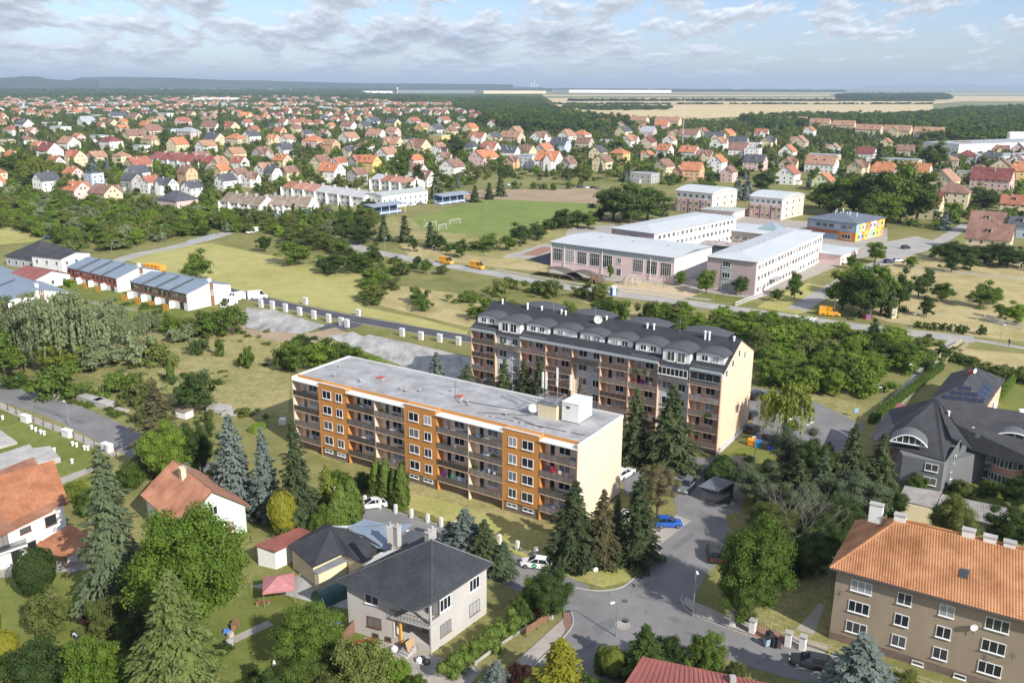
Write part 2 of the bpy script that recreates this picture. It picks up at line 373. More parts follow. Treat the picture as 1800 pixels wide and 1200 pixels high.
def crown_column(seed, H=6.0, Rb=.8, n=2600, leaf=.24, point=.9):
    rs = np.random.RandomState(seed); u = rs.uniform(0, 1, n) ** 1.1; a = rs.uniform(0, 2 * PI, n)
    prof = lambda u: Rb * np.minimum(1, (1 - u) * 2.2 + .05) ** point * (0.8 + .2 * np.minimum(1, u * 6))
    lump = 1 + .13 * np.sin(a * 5 + u * 9 + seed) + .08 * np.sin(u * 40 + a * 3)
    r = prof(u) * lump * rs.uniform(.8, 1.06, n)
    C = np.stack([np.cos(a) * r, np.sin(a) * r, .05 * H + u * H * .95], 1); Nn = np.stack([np.cos(a), np.sin(a), .3 + 0 * a], 1)
    A = np.stack([np.cos(a) * .2, np.sin(a) * .2, 1 + 0 * a], 1)
    V, F = leaves(rs, C, Nn, leaf, .35, 1.7, A); ns = 8; th = np.linspace(0, 2 * PI, ns, endpoint=False)
    uu = np.array([0, .3, .6, .8, .98]); Vc = np.concatenate([np.stack([np.cos(th) * prof(x) * .78, np.sin(th) * prof(x) * .78, np.full(ns, .05 * H + x * H * .95)], 1) for x in uu])
    Fc = np.array([(i * ns + j, i * ns + (j + 1) % ns, (i + 1) * ns + (j + 1) % ns, (i + 1) * ns + j) for i in range(4) for j in range(ns)])
    return merge([(V, F), (Vc, Fc)])
def crown_ball(seed, H=3.0, R0=1.6, n=9000):
    rs = np.random.RandomState(seed); q = rs.normal(0, 1, (n, 3)); q /= np.linalg.norm(q, axis=1)[:, None]; a = np.arctan2(q[:, 1], q[:, 0])
    r = (1 + .05 * np.sin(a * 3 + 1) + .05 * np.sin(q[:, 2] * 6 + a * 2) + .03 * np.sin(a * 9 + q[:, 2] * 11)) * rs.uniform(.93, 1.03, n)
    C = q * r[:, None] * np.array([R0, R0, H / 2]) * np.where(q[:, 2:] < 0, .86, 1) + np.array([0, 0, H / 2]); A = leaves(rs, C, q, .11, .5); B = quads_core(rs, (0, 0, H / 2), R0 * .86, 8, 12); return merge([A, B])
def crown_willow(seed, H=11.0, rx=4.5, n=260):
    rs = np.random.RandomState(seed); Vp = [crown_broad(seed, H, rx * .8, .3, 26, 110, .34, 'round')]; C, A = [], []
    for k in range(n):
        a = rs.uniform(0, 2 * PI); f = rs.uniform(.45, 1.0); r = rx * f; z0 = H * (.95 - .38 * f * f) + rs.normal(0, .3); L = rs.uniform(1.5, 4.5)
        for s in range(int(L / .3)):
            C.append((math.cos(a) * r + rs.normal(0, .08), math.sin(a) * r + rs.normal(0, .08), z0 - s * .3)); A.append((0, 0, -1))
    C = np.array(C); Nn = C * np.array([1, 1, 0]) / rx
    Vp.append(leaves(rs, C, Nn, .34, .4, 1.5, np.array(A, dtype=float))); return merge(Vp)

L_ = {
    'green': leafmat('leaf_mid_green', (0.068, 0.121, 0.019), (0.181, 0.248, 0.040)),
    'bright': leafmat('leaf_bright_green', (0.113, 0.192, 0.022), (0.256, 0.341, 0.047)),
    'dark': leafmat('leaf_dark_green', (0.042, 0.078, 0.019), (0.113, 0.163, 0.038)),
    'olive': leafmat('leaf_olive', (0.105, 0.135, 0.034), (0.226, 0.248, 0.067)),
    'silver': leafmat('leaf_silver_willow', (0.170, 0.212, 0.102), (0.341, 0.384, 0.204)),
    'yellow': leafmat('leaf_yellow', (0.220, 0.230, 0.020), (0.420, 0.380, 0.050), 0.2),
    'lime': leafmat('leaf_lime', (0.176, 0.220, 0.033), (0.297, 0.330, 0.066), 0.2),
    'red': leafmat('leaf_dark_red', (0.060, 0.022, 0.019), (0.120, 0.042, 0.036)),
    'spruce': leafmat('needle_spruce', (0.048, 0.071, 0.030), (0.128, 0.149, 0.061), trans=.12),
    'blue': leafmat('needle_blue', (0.105, 0.135, 0.118), (0.235, 0.275, 0.245), .15, trans=.1),
    'fir': leafmat('needle_light', (0.098, 0.135, 0.038), (0.226, 0.270, 0.081), trans=.15),
    'brownish': leafmat('needle_brownish', (0.092, 0.085, 0.040), (0.185, 0.163, 0.078), trans=.12),
    'pine': leafmat('needle_pine', (0.071, 0.099, 0.054), (0.156, 0.192, 0.092), trans=.12),
    'thuja': leafmat('leaf_thuja', (0.075, 0.121, 0.020), (0.166, 0.213, 0.040), .15, trans=.12),
}
BARK = mat('bark', (0.09, 0.07, 0.05), .95, .3, 3.0, .02)
DEADWOOD = mat('dead_wood', (0.20, 0.18, 0.155), .95, .2, 3.0)
PROTO = {}
def reg(kind, H, rad, VF, trunk, mat_default):
    me = np_mesh(kind + '_crown', *VF, L_[mat_default]); tm = trunk.mesh(kind + '_trunk', BARK) if trunk else None
    PROTO.setdefault(kind, []).append((H, rad, me, tm, mat_default))
for i in range(3): reg('broad_near', 10, 4, crown_broad(10 + i, lumps=96, per=380, leaf=.17, lump_r=.95, base=.1, irr=.12), trunk_mb(i, 10, 2.2, .28), 'green')
for i in range(2): reg('broad_oval', 12, 3.6, crown_broad(20 + i, 12, 3.6, .12, 80, 300, .2, 'oval', 1.05, .14), trunk_mb(i + 5, 12, 2.2, .26), 'green')
for i in range(4): reg('broad_mid', 10, 4, crown_broad(30 + i, lumps=40, per=95, leaf=.42, lump_r=1.3, base=.12), trunk_mb(i + 9, 10, 2.0, .28, 4), 'green')
for i in range(5): reg('broad_far', 10, 4, crown_broad(40 + i, lumps=18, per=34, leaf=.85, lump_r=1.8, base=.06), trunk_mb(i + 19, 10, 2.0, .3, 0), 'green')
for i in range(3): reg('bush_near', 3, 2.0, crown_broad(60 + i, 3, 2.0, -.05, 50, 260, .11, 'round', 1.3, .16), trunk_mb(i, 2.4, .5, .07, 4, .9), 'green')
for i in range(3): reg('bush_mid', 3, 2.0, crown_broad(70 + i, 3, 2.0, -.1, 22, 60, .3, 'round', 1.7), None, 'green')
reg('ball_near', 3, 1.6, crown_ball(80), trunk_mb(3, 2, .4, .08, 0), 'dark')
for i in range(3): reg('spruce_near', 12, 2.7, crown_spruce(90 + i, tiers=30, leaf=.3, rag=.3), trunk_mb(i, 15, 1.5, .2, 0), 'spruce')
for i in range(2): reg('blue_near', 12, 2.9, crown_spruce(95 + i, 12, 2.9, 26, leaf=.33, droop=.12, rag=.16, power=.8), trunk_mb(i, 15, 1.5, .2, 0), 'blue')
for i in range(2): reg('fir_near', 14, 4.4, crown_spruce(98 + i, 14, 4.4, 34, leaf=.3, droop=.26, rag=.2, power=.8, base=.02), trunk_mb(i, 16, 1.5, .28, 0), 'fir')
for i in range(3): reg('spruce_far', 12, 3.0, crown_spruce(102 + i, 12, 3.0, 11, leaf=1.0, dens=.9, rag=.15, low=True), trunk_mb(i, 15, 1.0, .2, 0), 'spruce')
for i in range(2): reg('pine_near', 12, 4.2, crown_broad(110 + i, 12, 4.2, .14, 60, 330, .18, 'umbrella', .95, .2), trunk_mb(i + 3, 12, 4, .25, 6), 'pine')
for i in range(3): reg('column_near', 6, .8, crown_column(120 + i), None, 'thuja')
reg('cone_near', 6, 1.5, crown_spruce(125, 6, 1.5, 24, leaf=.2, droop=.04, rag=.3, power=.75), None, 'yellow')
for i in range(2): reg('willow', 11, 4.5, crown_willow(130 + i), trunk_mb(i, 11, 3, .35), 'silver')
def limb_tree(seed, H=11):
    rr = random.Random(seed); m = MB()
    def grow(p, d, L, r, lv):
        q = p + d * L; m.tube(p, q, r, r * .62, 5 if lv < 2 else 4, cap=False)
        if lv > 4: return
        for _ in range(3 if lv < 3 else 2):
            nd = (d + Vector((rr.gauss(0, .5), rr.gauss(0, .5), rr.gauss(.02, .3)))).normalized(); grow(q, nd, L * rr.uniform(.6, .85), r * .58, lv + 1)
    for a in (0, 2.1, 4.2): grow(Vector((0, 0, -.2)), Vector((math.cos(a) * .35, math.sin(a) * .35, 1)).normalized(), H * .3, .13, 0)
    return m
KIND_NAME = {'broad_near': 'broadleaf_tree', 'broad_oval': 'broadleaf_tree', 'broad_mid': 'broadleaf_tree', 'broad_far': 'broadleaf_tree', 'bush_near': 'shrub', 'bush_mid': 'shrub', 'ball_near': 'clipped_shrub',
             'spruce_near': 'spruce_tree', 'blue_near': 'blue_spruce', 'fir_near': 'fir_tree', 'spruce_far': 'spruce_tree', 'pine_near': 'pine_tree', 'column_near': 'columnar_thuja', 'cone_near': 'golden_cypress', 'willow': 'willow_tree'}
NCOUNT = {}
TREE_SPOTS = []
_fam = {}
def crown_mesh(kind, k, color):
    key = (kind, k, color)
    if key not in _fam:
        H, rad, me, tm, md = PROTO[kind][k]
        if color != md: me = me.copy(); me.materials[0] = L_[color]
        _fam[key] = me
    return _fam[key]
def tree(kind, x, y, h, r, color, label, group=None, rz=None, parts=True, z=0.0):
    i = NCOUNT.get(kind, 0); NCOUNT[kind] = i + 1; k = (i * 7 + int(abs(x) * 3)) % len(PROTO[kind])
    H, rad, me, tm, md = PROTO[kind][k]; rz = rnd.uniform(0, 6.28) if rz is None else rz; s = (r / rad * rnd.uniform(.95, 1.05), r / rad * rnd.uniform(.95, 1.05), h / H)
    TREE_SPOTS.append((x, y, r)); cm = crown_mesh(kind, k, color)
    cat = 'shrub' if 'shrub' in KIND_NAME[kind] else 'tree'
    if parts and tm is not None:
        root = thing(KIND_NAME[kind], label, cat, (x, y, z), rz, group); root.scale = s
        link('crown', cm, root); link('trunk', tm, root)
    else:
        root = link(KIND_NAME[kind], cm, None, (x, y, z), rz, s); tag(root, label, cat, group)
    return root
def tree_px(kind, bx, by, ty, w, color, label=None, group=None, parts=True):
    g = P(bx, by); h = max(.8, zof(bx, by, ty)); r = w / 2 / SPX(g.x, g.y, h * .5)
    return tree(kind, g.x, g.y, h, r, color, label or '?', group, parts=parts)
SRC = bpy.data.collections.new('plant_sources')      # plants the scattered masses draw on; not in the scene itself
SRC_IX = {}
def src(kind, k, color):
    key = (kind, k, color)
    if key not in SRC_IX:
        name = 'src_%03d' % len(SRC_IX); o = bpy.data.objects.new(name, crown_mesh(kind, k, color)); SRC.objects.link(o); SRC_IX[key] = len(SRC_IX)
    return SRC_IX[key]
_gn = {}
def scatter(name, pts, label=None, cat=None, density=None):
    """pts: (x, y, z, scale_xy, scale_z, rot, source index) -> one object of kind stuff whose points carry plants"""
    me = bpy.data.meshes.new(name); me.vertices.add(len(pts)); me.vertices.foreach_set('co', [c for p in pts for c in p[:3]])
    a = me.attributes.new('scl', 'FLOAT_VECTOR', 'POINT'); a.data.foreach_set('vector', [c for p in pts for c in (p[3], p[3], p[4])])
    a = me.attributes.new('rot', 'FLOAT_VECTOR', 'POINT'); a.data.foreach_set('vector', [c for p in pts for c in (0, 0, p[5])])
    a = me.attributes.new('idx', 'INT', 'POINT'); a.data.foreach_set('value', [int(p[6]) for p in pts])
    o = link(name, me, kind='stuff')
    if label: o['label'] = label
    if cat: o['category'] = cat
    if 'g' not in _gn:
        g = bpy.data.node_groups.new('plant_scatter', 'GeometryNodeTree'); _gn['g'] = g
        g.interface.new_socket('Geometry', in_out='INPUT', socket_type='NodeSocketGeometry'); g.interface.new_socket('Geometry', in_out='OUTPUT', socket_type='NodeSocketGeometry')
        gi = g.nodes.new('NodeGroupInput'); go = g.nodes.new('NodeGroupOutput'); ip = g.nodes.new('GeometryNodeInstanceOnPoints')
        ci = g.nodes.new('GeometryNodeCollectionInfo'); ci.inputs['Collection'].default_value = SRC; ci.inputs['Separate Children'].default_value = True; ci.inputs['Reset Children'].default_value = True
        def at(nm, ty):
            n = g.nodes.new('GeometryNodeInputNamedAttribute'); n.data_type = ty; n.inputs['Name'].default_value = nm; return n.outputs['Attribute']
        g.links.new(gi.outputs[0], ip.inputs['Points']); g.links.new(ci.outputs[0], ip.inputs['Instance']); ip.inputs['Pick Instance'].default_value = True
        g.links.new(at('idx', 'INT'), ip.inputs['Instance Index']); g.links.new(at('scl', 'FLOAT_VECTOR'), ip.inputs['Scale'])
        er = g.nodes.new('FunctionNodeEulerToRotation'); g.links.new(at('rot', 'FLOAT_VECTOR'), er.inputs[0]); g.links.new(er.outputs[0], ip.inputs['Rotation'])
        g.links.new(ip.outputs[0], go.inputs[0])
    md = o.modifiers.new('plants', 'NODES'); md.node_group = _gn['g']; return o
# ------------------------------------------------------------------ ground and everything laid on it
def groundmat(name, a, b, c, s1=.02, s2=.15, s3=1.6, dryness=.5, bump=.08):
    """three grass colours mixed at three sizes"""
    m = bpy.data.materials.new(name); m.use_nodes = True; t = m.node_tree; t.nodes.clear()
    tc = N(t, 'ShaderNodeTexCoord')
    def ns(s, d=5, r=.6):
        n = N(t, 'ShaderNodeTexNoise', _Scale=s, _Detail=d, _Roughness=r); t.links.new(tc.outputs['Object'], n.inputs[0]); return n.outputs[0]
    f1 = math_n(t, 'ADD', math_n(t, 'MULTIPLY', ns(s1), .55), math_n(t, 'MULTIPLY', ns(s2, 6, .7), .55))
    c1 = mixc(t, ramp(t, f1, [(dryness - .13, 0.0), (dryness + .13, 1.0)]), a, b)
    c2 = mixc(t, ramp(t, ns(s2 * 2.3, 5, .7), [(.56, 0.0), (.72, .75)]), c1, c)
    fn = ns(s3, 6, .75)
    k = math_n(t, 'ADD', math_n(t, 'MULTIPLY', fn, 1.1), .45)
    s = N(t, 'ShaderNodeVectorMath', operation='SCALE'); t.links.new(c2, s.inputs[0]); t.links.new(k, s.inputs[3])
    bs = N(t, 'ShaderNodeBsdfPrincipled', _Roughness=1.0); bs.inputs['Specular IOR Level'].default_value = .1; t.links.new(s.outputs[0], bs.inputs['Base Color'])
    if bump:
        bp = N(t, 'ShaderNodeBump', _Strength=.9, _Distance=bump); t.links.new(fn, bp.inputs['Height']); t.links.new(bp.outputs[0], bs.inputs['Normal'])
    o = N(t, 'ShaderNodeOutputMaterial'); t.links.new(bs.outputs[0], o.inputs[0]); return m
G_base = groundmat('ground_mixed', (.12, .14, .035), (.25, .23, .095), (.17, .18, .05))
G_lawn = groundmat('lawn_green', (.11, .145, .028), (.19, .205, .06), (.20, .19, .07), .05, .3, 2.5, .52, .05)
G_wild = groundmat('meadow_wild', (.16, .175, .05), (.36, .31, .145), (.11, .135, .035), .05, .3, 1.2, .5, .15)
G_mown = groundmat('meadow_mown', (.29, .29, .085), (.42, .38, .155), (.23, .26, .065), .02, .1, 1.5, .53, .05)
G_dry = groundmat('meadow_dry', (.25, .23, .085), (.44, .36, .19), (.18, .20, .06), .03, .12, 1.5, .48, .05)
G_pitch = groundmat('pitch_turf', (.14, .20, .05), (.20, .245, .075), (.16, .20, .06), .03, .12, 2.5, .5, .02)
G_earth = groundmat('bare_earth', (.26, .19, .12), (.38, .29, .20), (.20, .16, .10), .05, .3, 2, .5, .05)
G_field = groundmat('stubble_field', (.50, .40, .22), (.58, .47, .28), (.46, .37, .19), .002, .01, .05, .5, 0)
G_wood = groundmat('woodland_floor', (.04, .06, .02), (.06, .08, .03), (.05, .06, .02), .02, .2, 1, .5, 0)
def asphalt(name, c, v=.12): return mat(name, c, .92, v + .06, .16, .006, fine=1.3, spec=.2)
A_mid = asphalt('asphalt_worn', (.205, .20, .20)); A_dark = asphalt('asphalt_black', (.085, .087, .10)); A_light = asphalt('asphalt_pale', (.36, .345, .32)); A_concrete = mat('concrete_slab', (.36, .35, .33), .95, .42, .3, .01, fine=1.4, stretch=(1, .35, 1))
A_pave = mat('paving_pale', (.36, .33, .29), .95, .15, .5, .008, fine=6.0); A_red = mat('paving_red', (.26, .15, .12), .95, .15, .6, .008); A_sand = mat('sand', (.50, .40, .26), .95, .12, .5, .02)
KERB = mat('kerb_stone', (.40, .38, .35), .95, .15, 1.5); PAINT = mat('road_paint', (.75, .75, .73), .8, .15, 2.0)
def in_poly(x, y, poly):
    c = False; n = len(poly)
    for i in range(n):
        (x0, y0), (x1, y1) = poly[i], poly[(i + 1) % n]
        if (y0 > y) != (y1 > y) and x < (x1 - x0) * (y - y0) / (y1 - y0) + x0: c = not c
    return c
CELL = {}
def lay(g):
    """height for a new sheet: 5 mm above whatever already lies under it"""
    q = [(p[0], p[1]) for p in g]; cs = set(); n = len(q)
    for i in range(n):
        (x0, y0), (x1, y1) = q[i], q[(i + 1) % n]; k = int(math.hypot(x1 - x0, y1 - y0)) + 1
        for j in range(k): cs.add((int((x0 + (x1 - x0) * j / k) // 3), int((y0 + (y1 - y0) * j / k) // 3)))
    xs, ys = [c[0] for c in cs], [c[1] for c in cs]
    for y in range(min(ys), max(ys) + 1):
        for x in range(min(xs), max(xs) + 1):
            if (x, y) not in cs and in_poly(x * 3 + 1.5, y * 3 + 1.5, q): cs.add((x, y))
    l = 1 + max(CELL.get(c, 0) for c in cs)
    for c in cs: CELL[c] = l
    return .005 * l
def gz(x, y): return .005 * CELL.get((int(x // 3), int(y // 3)), 0)
def sheet(name, pts, m, z=None, world=False):
    """a flat sheet; pts are points on the ground as the photograph shows them"""
    g = [Vector(p) if world else P(*p) for p in pts]; zz = lay(g) if z is None else z; mb = MB(); pl = [(p.x, p.y, zz) for p in g]
    area = sum(pl[i][0] * pl[(i + 1) % len(pl)][1] - pl[(i + 1) % len(pl)][0] * pl[i][1] for i in range(len(pl)))
    mb.poly(pl if area > 0 else pl[::-1]); return part(name, mb, m, None, kind='structure')
def smooth_line(g, n=6):
    if len(g) < 3: return g
    out = []
    for i in range(len(g) - 1):
        p0, p1, p2, p3 = g[max(0, i - 1)], g[i], g[i + 1], g[min(len(g) - 1, i + 2)]
        for k in range(n):
            t = k / n; out.append(.5 * ((2 * p1) + (p2 - p0) * t + (2 * p0 - 5 * p1 + 4 * p2 - p3) * t * t + (3 * p1 - p0 - 3 * p2 + p3) * t ** 3))
    return out + [g[-1]]
def offs(g, d):
    out = []
    for i, p in enumerate(g):
        t = (g[min(len(g) - 1, i + 1)] - g[max(0, i - 1)]).normalized(); out.append(p + Vector((-t.y, t.x)) * d)
    return out
def strip(name, pts, w, m, z=None, kerb=0.0, h=0.0):
    g = smooth_line([P(*p) for p in pts]); mb = MB(); a = offs(g, w / 2); b = offs(g, -w / 2); zz = lay(a + b[::-1]) if z is None else z
    for i in range(len(g) - 1): mb.poly([(b[i].x, b[i].y, zz), (b[i + 1].x, b[i + 1].y, zz), (a[i + 1].x, a[i + 1].y, zz), (a[i].x, a[i].y, zz)])
    o = part(name, mb, m, None, kind='structure')
    if kerb:
        for s in (1, -1): kerbline([tuple(p) for p in offs(g, s * (w / 2 + .07))], world=True)
    return o
def kerbline(pts, world=False, w=.16, h=.13, m=None, name='kerb', closed=False):
    g = [Vector(p) if world else P(*p) for p in pts]
    if not world: g = smooth_line(g)
    if closed: g.append(g[0])
    a = offs(g, w / 2); b = offs(g, -w / 2); mb = MB()
    for i in range(len(g) - 1):
        A, B, C_, D = b[i], b[i + 1], a[i + 1], a[i]
        mb.poly([(A.x, A.y, h), (B.x, B.y, h), (C_.x, C_.y, h), (D.x, D.y, h)]); mb.poly([(A.x, A.y, 0), (B.x, B.y, 0), (B.x, B.y, h), (A.x, A.y, h)]); mb.poly([(C_.x, C_.y, 0), (D.x, D.y, 0), (D.x, D.y, h), (C_.x, C_.y, h)])
    return part(name, mb, m or KERB, None, kind='structure')
mb = MB()
for i in range(24):
    for j in range(24):
        f = lambda k: (abs(k - 12) / 12) ** 3 * (1 if k >= 12 else -1) * 70000
        mb.poly([(f(i), f(j), 0), (f(i + 1), f(j), 0), (f(i + 1), f(j + 1), 0), (f(i), f(j + 1), 0)])
part('ground', mb, G_base, None, kind='structure')
# far farmland (raised a little: flush sheets a kilometre off need more room)
F_tan2 = groundmat('stubble_far', (.46, .40, .26), (.40, .38, .25), (.50, .42, .27), .0008, .004, .05, .5, 0)
F_green = groundmat('farmland_green', (.14, .17, .08), (.22, .22, .11), (.09, .12, .06), .0006, .003, .05, .5, 0)
sheet('farmland', [(-1500, 186), (-1500, 144), (3300, 166), (3300, 200)], F_green, .35)
sheet('wheat_field', [(952, 184), (1640, 184), (1640, 195), (1300, 206), (1180, 212), (1000, 200), (960, 196)], G_field, .6)
sheet('wheat_field', [(700, 176), (860, 173), (1480, 172), (1480, 177), (1000, 182), (860, 184), (720, 183)], G_field, .65)
sheet('wheat_field', [(1000, 178.5), (1700, 178.5), (1640, 183), (1000, 183.4)], G_field, .7)
sheet('wheat_field', [(1480, 168), (2600, 172), (2600, 181), (1640, 178), (1480, 175)], G_field, .6)
sheet('wheat_field', [(820, 167), (1460, 167), (1460, 169.5), (820, 169.5)], G_field, .75)
sheet('wheat_field', [(960, 161), (1800, 164), (2600, 168), (2600, 169.5), (1500, 166), (960, 163)], F_tan2, .8)
sheet('wheat_field', [(60, 168), (240, 167), (240, 170), (60, 170)], G_field, .75)
sheet('wheat_field', [(1460, 207), (1556, 209), (1556, 216), (1470, 220)], G_mown, .6)
sheet('wheat_field', [(250, 157), (560, 157), (560, 158.6), (250, 158.6)], F_tan2, .9)
# open land nearer
sheet('meadow', [(0, 600), (60, 650), (120, 650), (260, 690), (420, 735), (505, 740), (512, 640), (600, 600), (560, 585), (440, 580), (380, 560), (300, 575), (180, 600)], G_wild)
sheet('meadow', [(0, 400), (60, 398), (110, 404), (60, 425), (0, 430)], G_mown)
sheet('meadow', [(215, 455), (330, 432), (372, 427), (430, 440), (480, 450), (520, 462), (600, 474), (650, 487), (690, 500), (660, 515), (610, 520), (640, 540), (740, 560), (822, 582), (820, 592), (700, 566), (600, 548), (500, 528), (430, 511), (370, 500)], G_mown)
sheet('meadow', [(650, 500), (720, 505), (800, 515), (860, 530), (900, 560), (822, 575), (700, 545), (640, 530)], G_dry)
sheet('lawn', [(150, 470), (390, 545), (330, 590), (160, 560), (60, 520)], G_lawn)
sheet('meadow', [(700, 425), (830, 438), (965, 462), (960, 478), (870, 470), (720, 452)], G_dry)
sheet('meadow', [(830, 420), (960, 385), (1060, 380), (1085, 395), (960, 435), (880, 455), (800, 445)], G_wild)
sheet('meadow', [(1000, 520), (1300, 562), (1500, 590), (1700, 615), (1640, 640), (1400, 600), (1100, 560)], G_dry)
sheet('meadow', [(1540, 455), (1640, 445), (1800, 455), (1990, 470), (1990, 620), (1720, 592), (1560, 565), (1500, 545), (1530, 500)], G_dry)
sheet('meadow', [(1690, 612), (1800, 622), (1950, 640), (1950, 700), (1800, 690), (1740, 648), (1680, 630)], G_dry)
sheet('meadow', [(1420, 690), (1500, 705), (1545, 735), (1500, 742), (1410, 715)], G_wild)
sheet('lawn', [(0, 715), (80, 745), (185, 800), (130, 840), (95, 842), (0, 845)], G_lawn)
sheet('lawn', [(-40, 1000), (130, 990), (230, 1050), (410, 1060), (450, 1010), (620, 1070), (700, 1240), (-40, 1260)], G_lawn)
sheet('lawn', [(540, 790), (600, 820), (760, 880), (900, 940), (960, 985), (1000, 960), (1090, 870), (1000, 860), (560, 770)], G_wild)
sheet('lawn', [(640, 870), (760, 905), (880, 960), (1000, 1015), (1060, 1032), (1110, 1020), (1165, 960), (1120, 950), (1000, 950), (800, 885), (650, 850)], G_mown)
sheet('lawn', [(1270, 800), (1310, 780), (1365, 790), (1370, 820), (1330, 832), (1290, 825)], G_lawn)
sheet('lawn', [(1330, 1000), (1460, 980), (1462, 1110), (1400, 1125), (1300, 1080)], G_wild)
sheet('lawn', [(1560, 860), (1700, 840), (1900, 870), (1900, 900), (1580, 900)], G_lawn)
sheet('lawn', [(1700, 640), (1900, 660), (1900, 730), (1760, 720)], G_lawn)
# sports ground
sheet('football_pitch', [(717, 385), (860, 349.5), (1048, 357), (1052, 373), (985, 387), (890, 419), (745, 406)], G_pitch)
sheet('dry_turf', [(790, 345), (842, 334), (1050, 331), (1055, 352), (1046, 358), (870, 350), (820, 352)], G_earth)
sheet('dry_turf', [(655, 396), (690, 380), (724, 384), (745, 405), (885, 418), (862, 430), (700, 418)], G_wild)
# school grounds
sheet('school_yard', [(965, 480), (1183, 508), (1250, 515), (1330, 527), (1480, 465), (1560, 440), (1560, 400), (1300, 380), (1000, 400)], A_pave)
sheet('school_lawn', [(1000, 492), (1080, 500), (1085, 512), (1000, 502)], G_lawn)
sheet('school_lawn', [(1210, 510), (1320, 525), (1318, 534), (1205, 524)], G_lawn)
sheet('school_lawn', [(1355, 525), (1420, 497), (1455, 505), (1400, 530), (1440, 545), (1400, 552), (1330, 540)], G_mown)
sheet('playground_sand', [(1075, 500), (1110, 492), (1200, 505), (1235, 515), (1200, 526), (1090, 512)], A_sand)
sheet('school_path', [(880, 452), (958, 428), (985, 432), (960, 448), (930, 455)], A_light)
sheet('running_track', [(915, 448), (955, 433), (975, 437), (945, 450)], mat('track_red', (.30, .16, .12), .95))
sheet('schoolyard_asphalt', [(930, 456), (985, 438), (1000, 452), (962, 466)], A_dark)
sheet('car_park', [(1540, 440), (1560, 425), (1610, 415), (1650, 425), (1600, 445), (1560, 450)], A_light)
strip('lane', [(1400, 545), (1440, 520), (1520, 475), (1580, 450), (1640, 430), (1700, 395)], 6, A_light)
# roads
strip('main_road', [(560, 412), (610, 428), (650, 441), (700, 451), (760, 462), (870, 481), (1000, 505), (1120, 521), (1250, 538), (1400, 559), (1500, 573), (1600, 585), (1712, 597)], 7.2, A_light)
strip('pavement', [(870, 473), (1000, 496), (1120, 511), (1250, 527.5)], 2.0, A_pave)
strip('footpath', [(1690, 592), (1660, 615), (1625, 655), (1585, 695), (1545, 738)], 3.3, A_light)
strip('footpath', [(1690, 594), (1740, 602), (1800, 612), (1900, 628)], 2.6, A_light)
strip('footpath', [(1600, 470), (1700, 480), (1800, 490), (1900, 500)], 2.4, A_light)
strip('estate_road', [(175, 470), (240, 448), (300, 436), (340, 426), (378, 416), (420, 402)], 6.5, A_light)
strip('black_road', [(380, 506), (437, 521), (500, 536.5), (600, 556.5), (680, 571), (827, 596), (900, 606)], 5.6, A_dark, kerb=.1)
strip('black_road_branch', [(625, 564), (600, 573), (560, 578)], 8, A_dark)
sheet('concrete_pad', [(433, 541), (483, 545), (572, 572), (535, 586), (470, 583), (430, 575)], A_concrete)
sheet('earth_patch', [(380, 556), (433, 545), (430, 578), (536, 588), (590, 575), (620, 590), (540, 610), (440, 590), (370, 565)], G_earth)
sheet('concrete_pad', [(600, 602), (650, 588), (720, 603), (832, 630), (850, 680), (760, 672), (700, 640)], A_concrete)
sheet('concrete_pad', [(575, 590), (620, 583), (640, 592), (600, 602)], A_concrete)
strip('access_road', [(-60, 665), (0, 689), (60, 706), (120, 726), (200, 763), (262, 792), (330, 820), (450, 866), (560, 893), (640, 912), (740, 940), (830, 975), (920, 1010), (1010, 1050)], 7.2, A_mid)
sheet('parking_strip', [(590, 880), (640, 885), (720, 905), (700, 930), (600, 915)], A_mid)
strip('pavement', [(-40, 690), (0, 712), (60, 738), (130, 765), (205, 800)], 1.8, A_pave)
sheet('lane', [(90, 845), (165, 818), (172, 824), (100, 855)], A_pave)
# junction, as one asphalt sheet
sheet('junction', [(985, 1030), (1040, 1038), (1084, 1036), (1112, 1020), (1148, 975), (1200, 930), (1270, 900), (1300, 960), (1240, 1010), (1215, 1060), (1260, 1085), (1340, 1115), (1480, 1160), (1720, 1230), (1640, 1260), (1450, 1205), (1380, 1190), (1250, 1150), (1120, 1180), (1000, 1260), (880, 1260), (925, 1180), (985, 1122), (1003, 1095), (995, 1075), (960, 1055), (900, 1010), (940, 1000)], A_mid)
sheet('estate_lane', [(1090, 830), (1140, 815), (1190, 800), (1240, 805), (1330, 800), (1300, 900), (1275, 905), (1200, 935), (1150, 975), (1130, 960), (1190, 900), (1180, 860), (1100, 870)], A_mid)
sheet('parking_slab', [(1125, 940), (1190, 905), (1215, 915), (1150, 965)], A_pave)
sheet('parking', [(1315, 680), (1400, 690), (1520, 748), (1500, 790), (1420, 800), (1330, 780), (1320, 730)], A_mid)
sheet('pavement', [(1205, 1050), (1225, 1060), (1290, 1088), (1460, 1135), (1450, 1148), (1330, 1120), (1225, 1082), (1198, 1058)], A_pave, z=.12)
kerbline([(1200, 1045), (1199, 1060), (1224, 1083), (1330, 1121), (1450, 1149), (1640, 1210)])
sheet('red_paving', [(1313, 1113), (1330, 1098), (1385, 1117), (1375, 1142)], A_red, z=.15)
kerbline([(940, 1012), (1000, 1030), (1045, 1038), (1084, 1035), (1108, 1022), (1148, 985), (1162, 966)])
sheet('pavement', [(1000, 1078), (1003, 1095), (985, 1122), (925, 1180), (880, 1240), (855, 1235), (900, 1170), (965, 1110)], A_pave, z=.12)
sheet('red_paving', [(990, 1076), (1002, 1080), (1005, 1098), (996, 1112), (991, 1098)], A_red, z=.15)
kerbline([(1004, 1076), (1007, 1097), (987, 1124), (928, 1182), (885, 1242)])
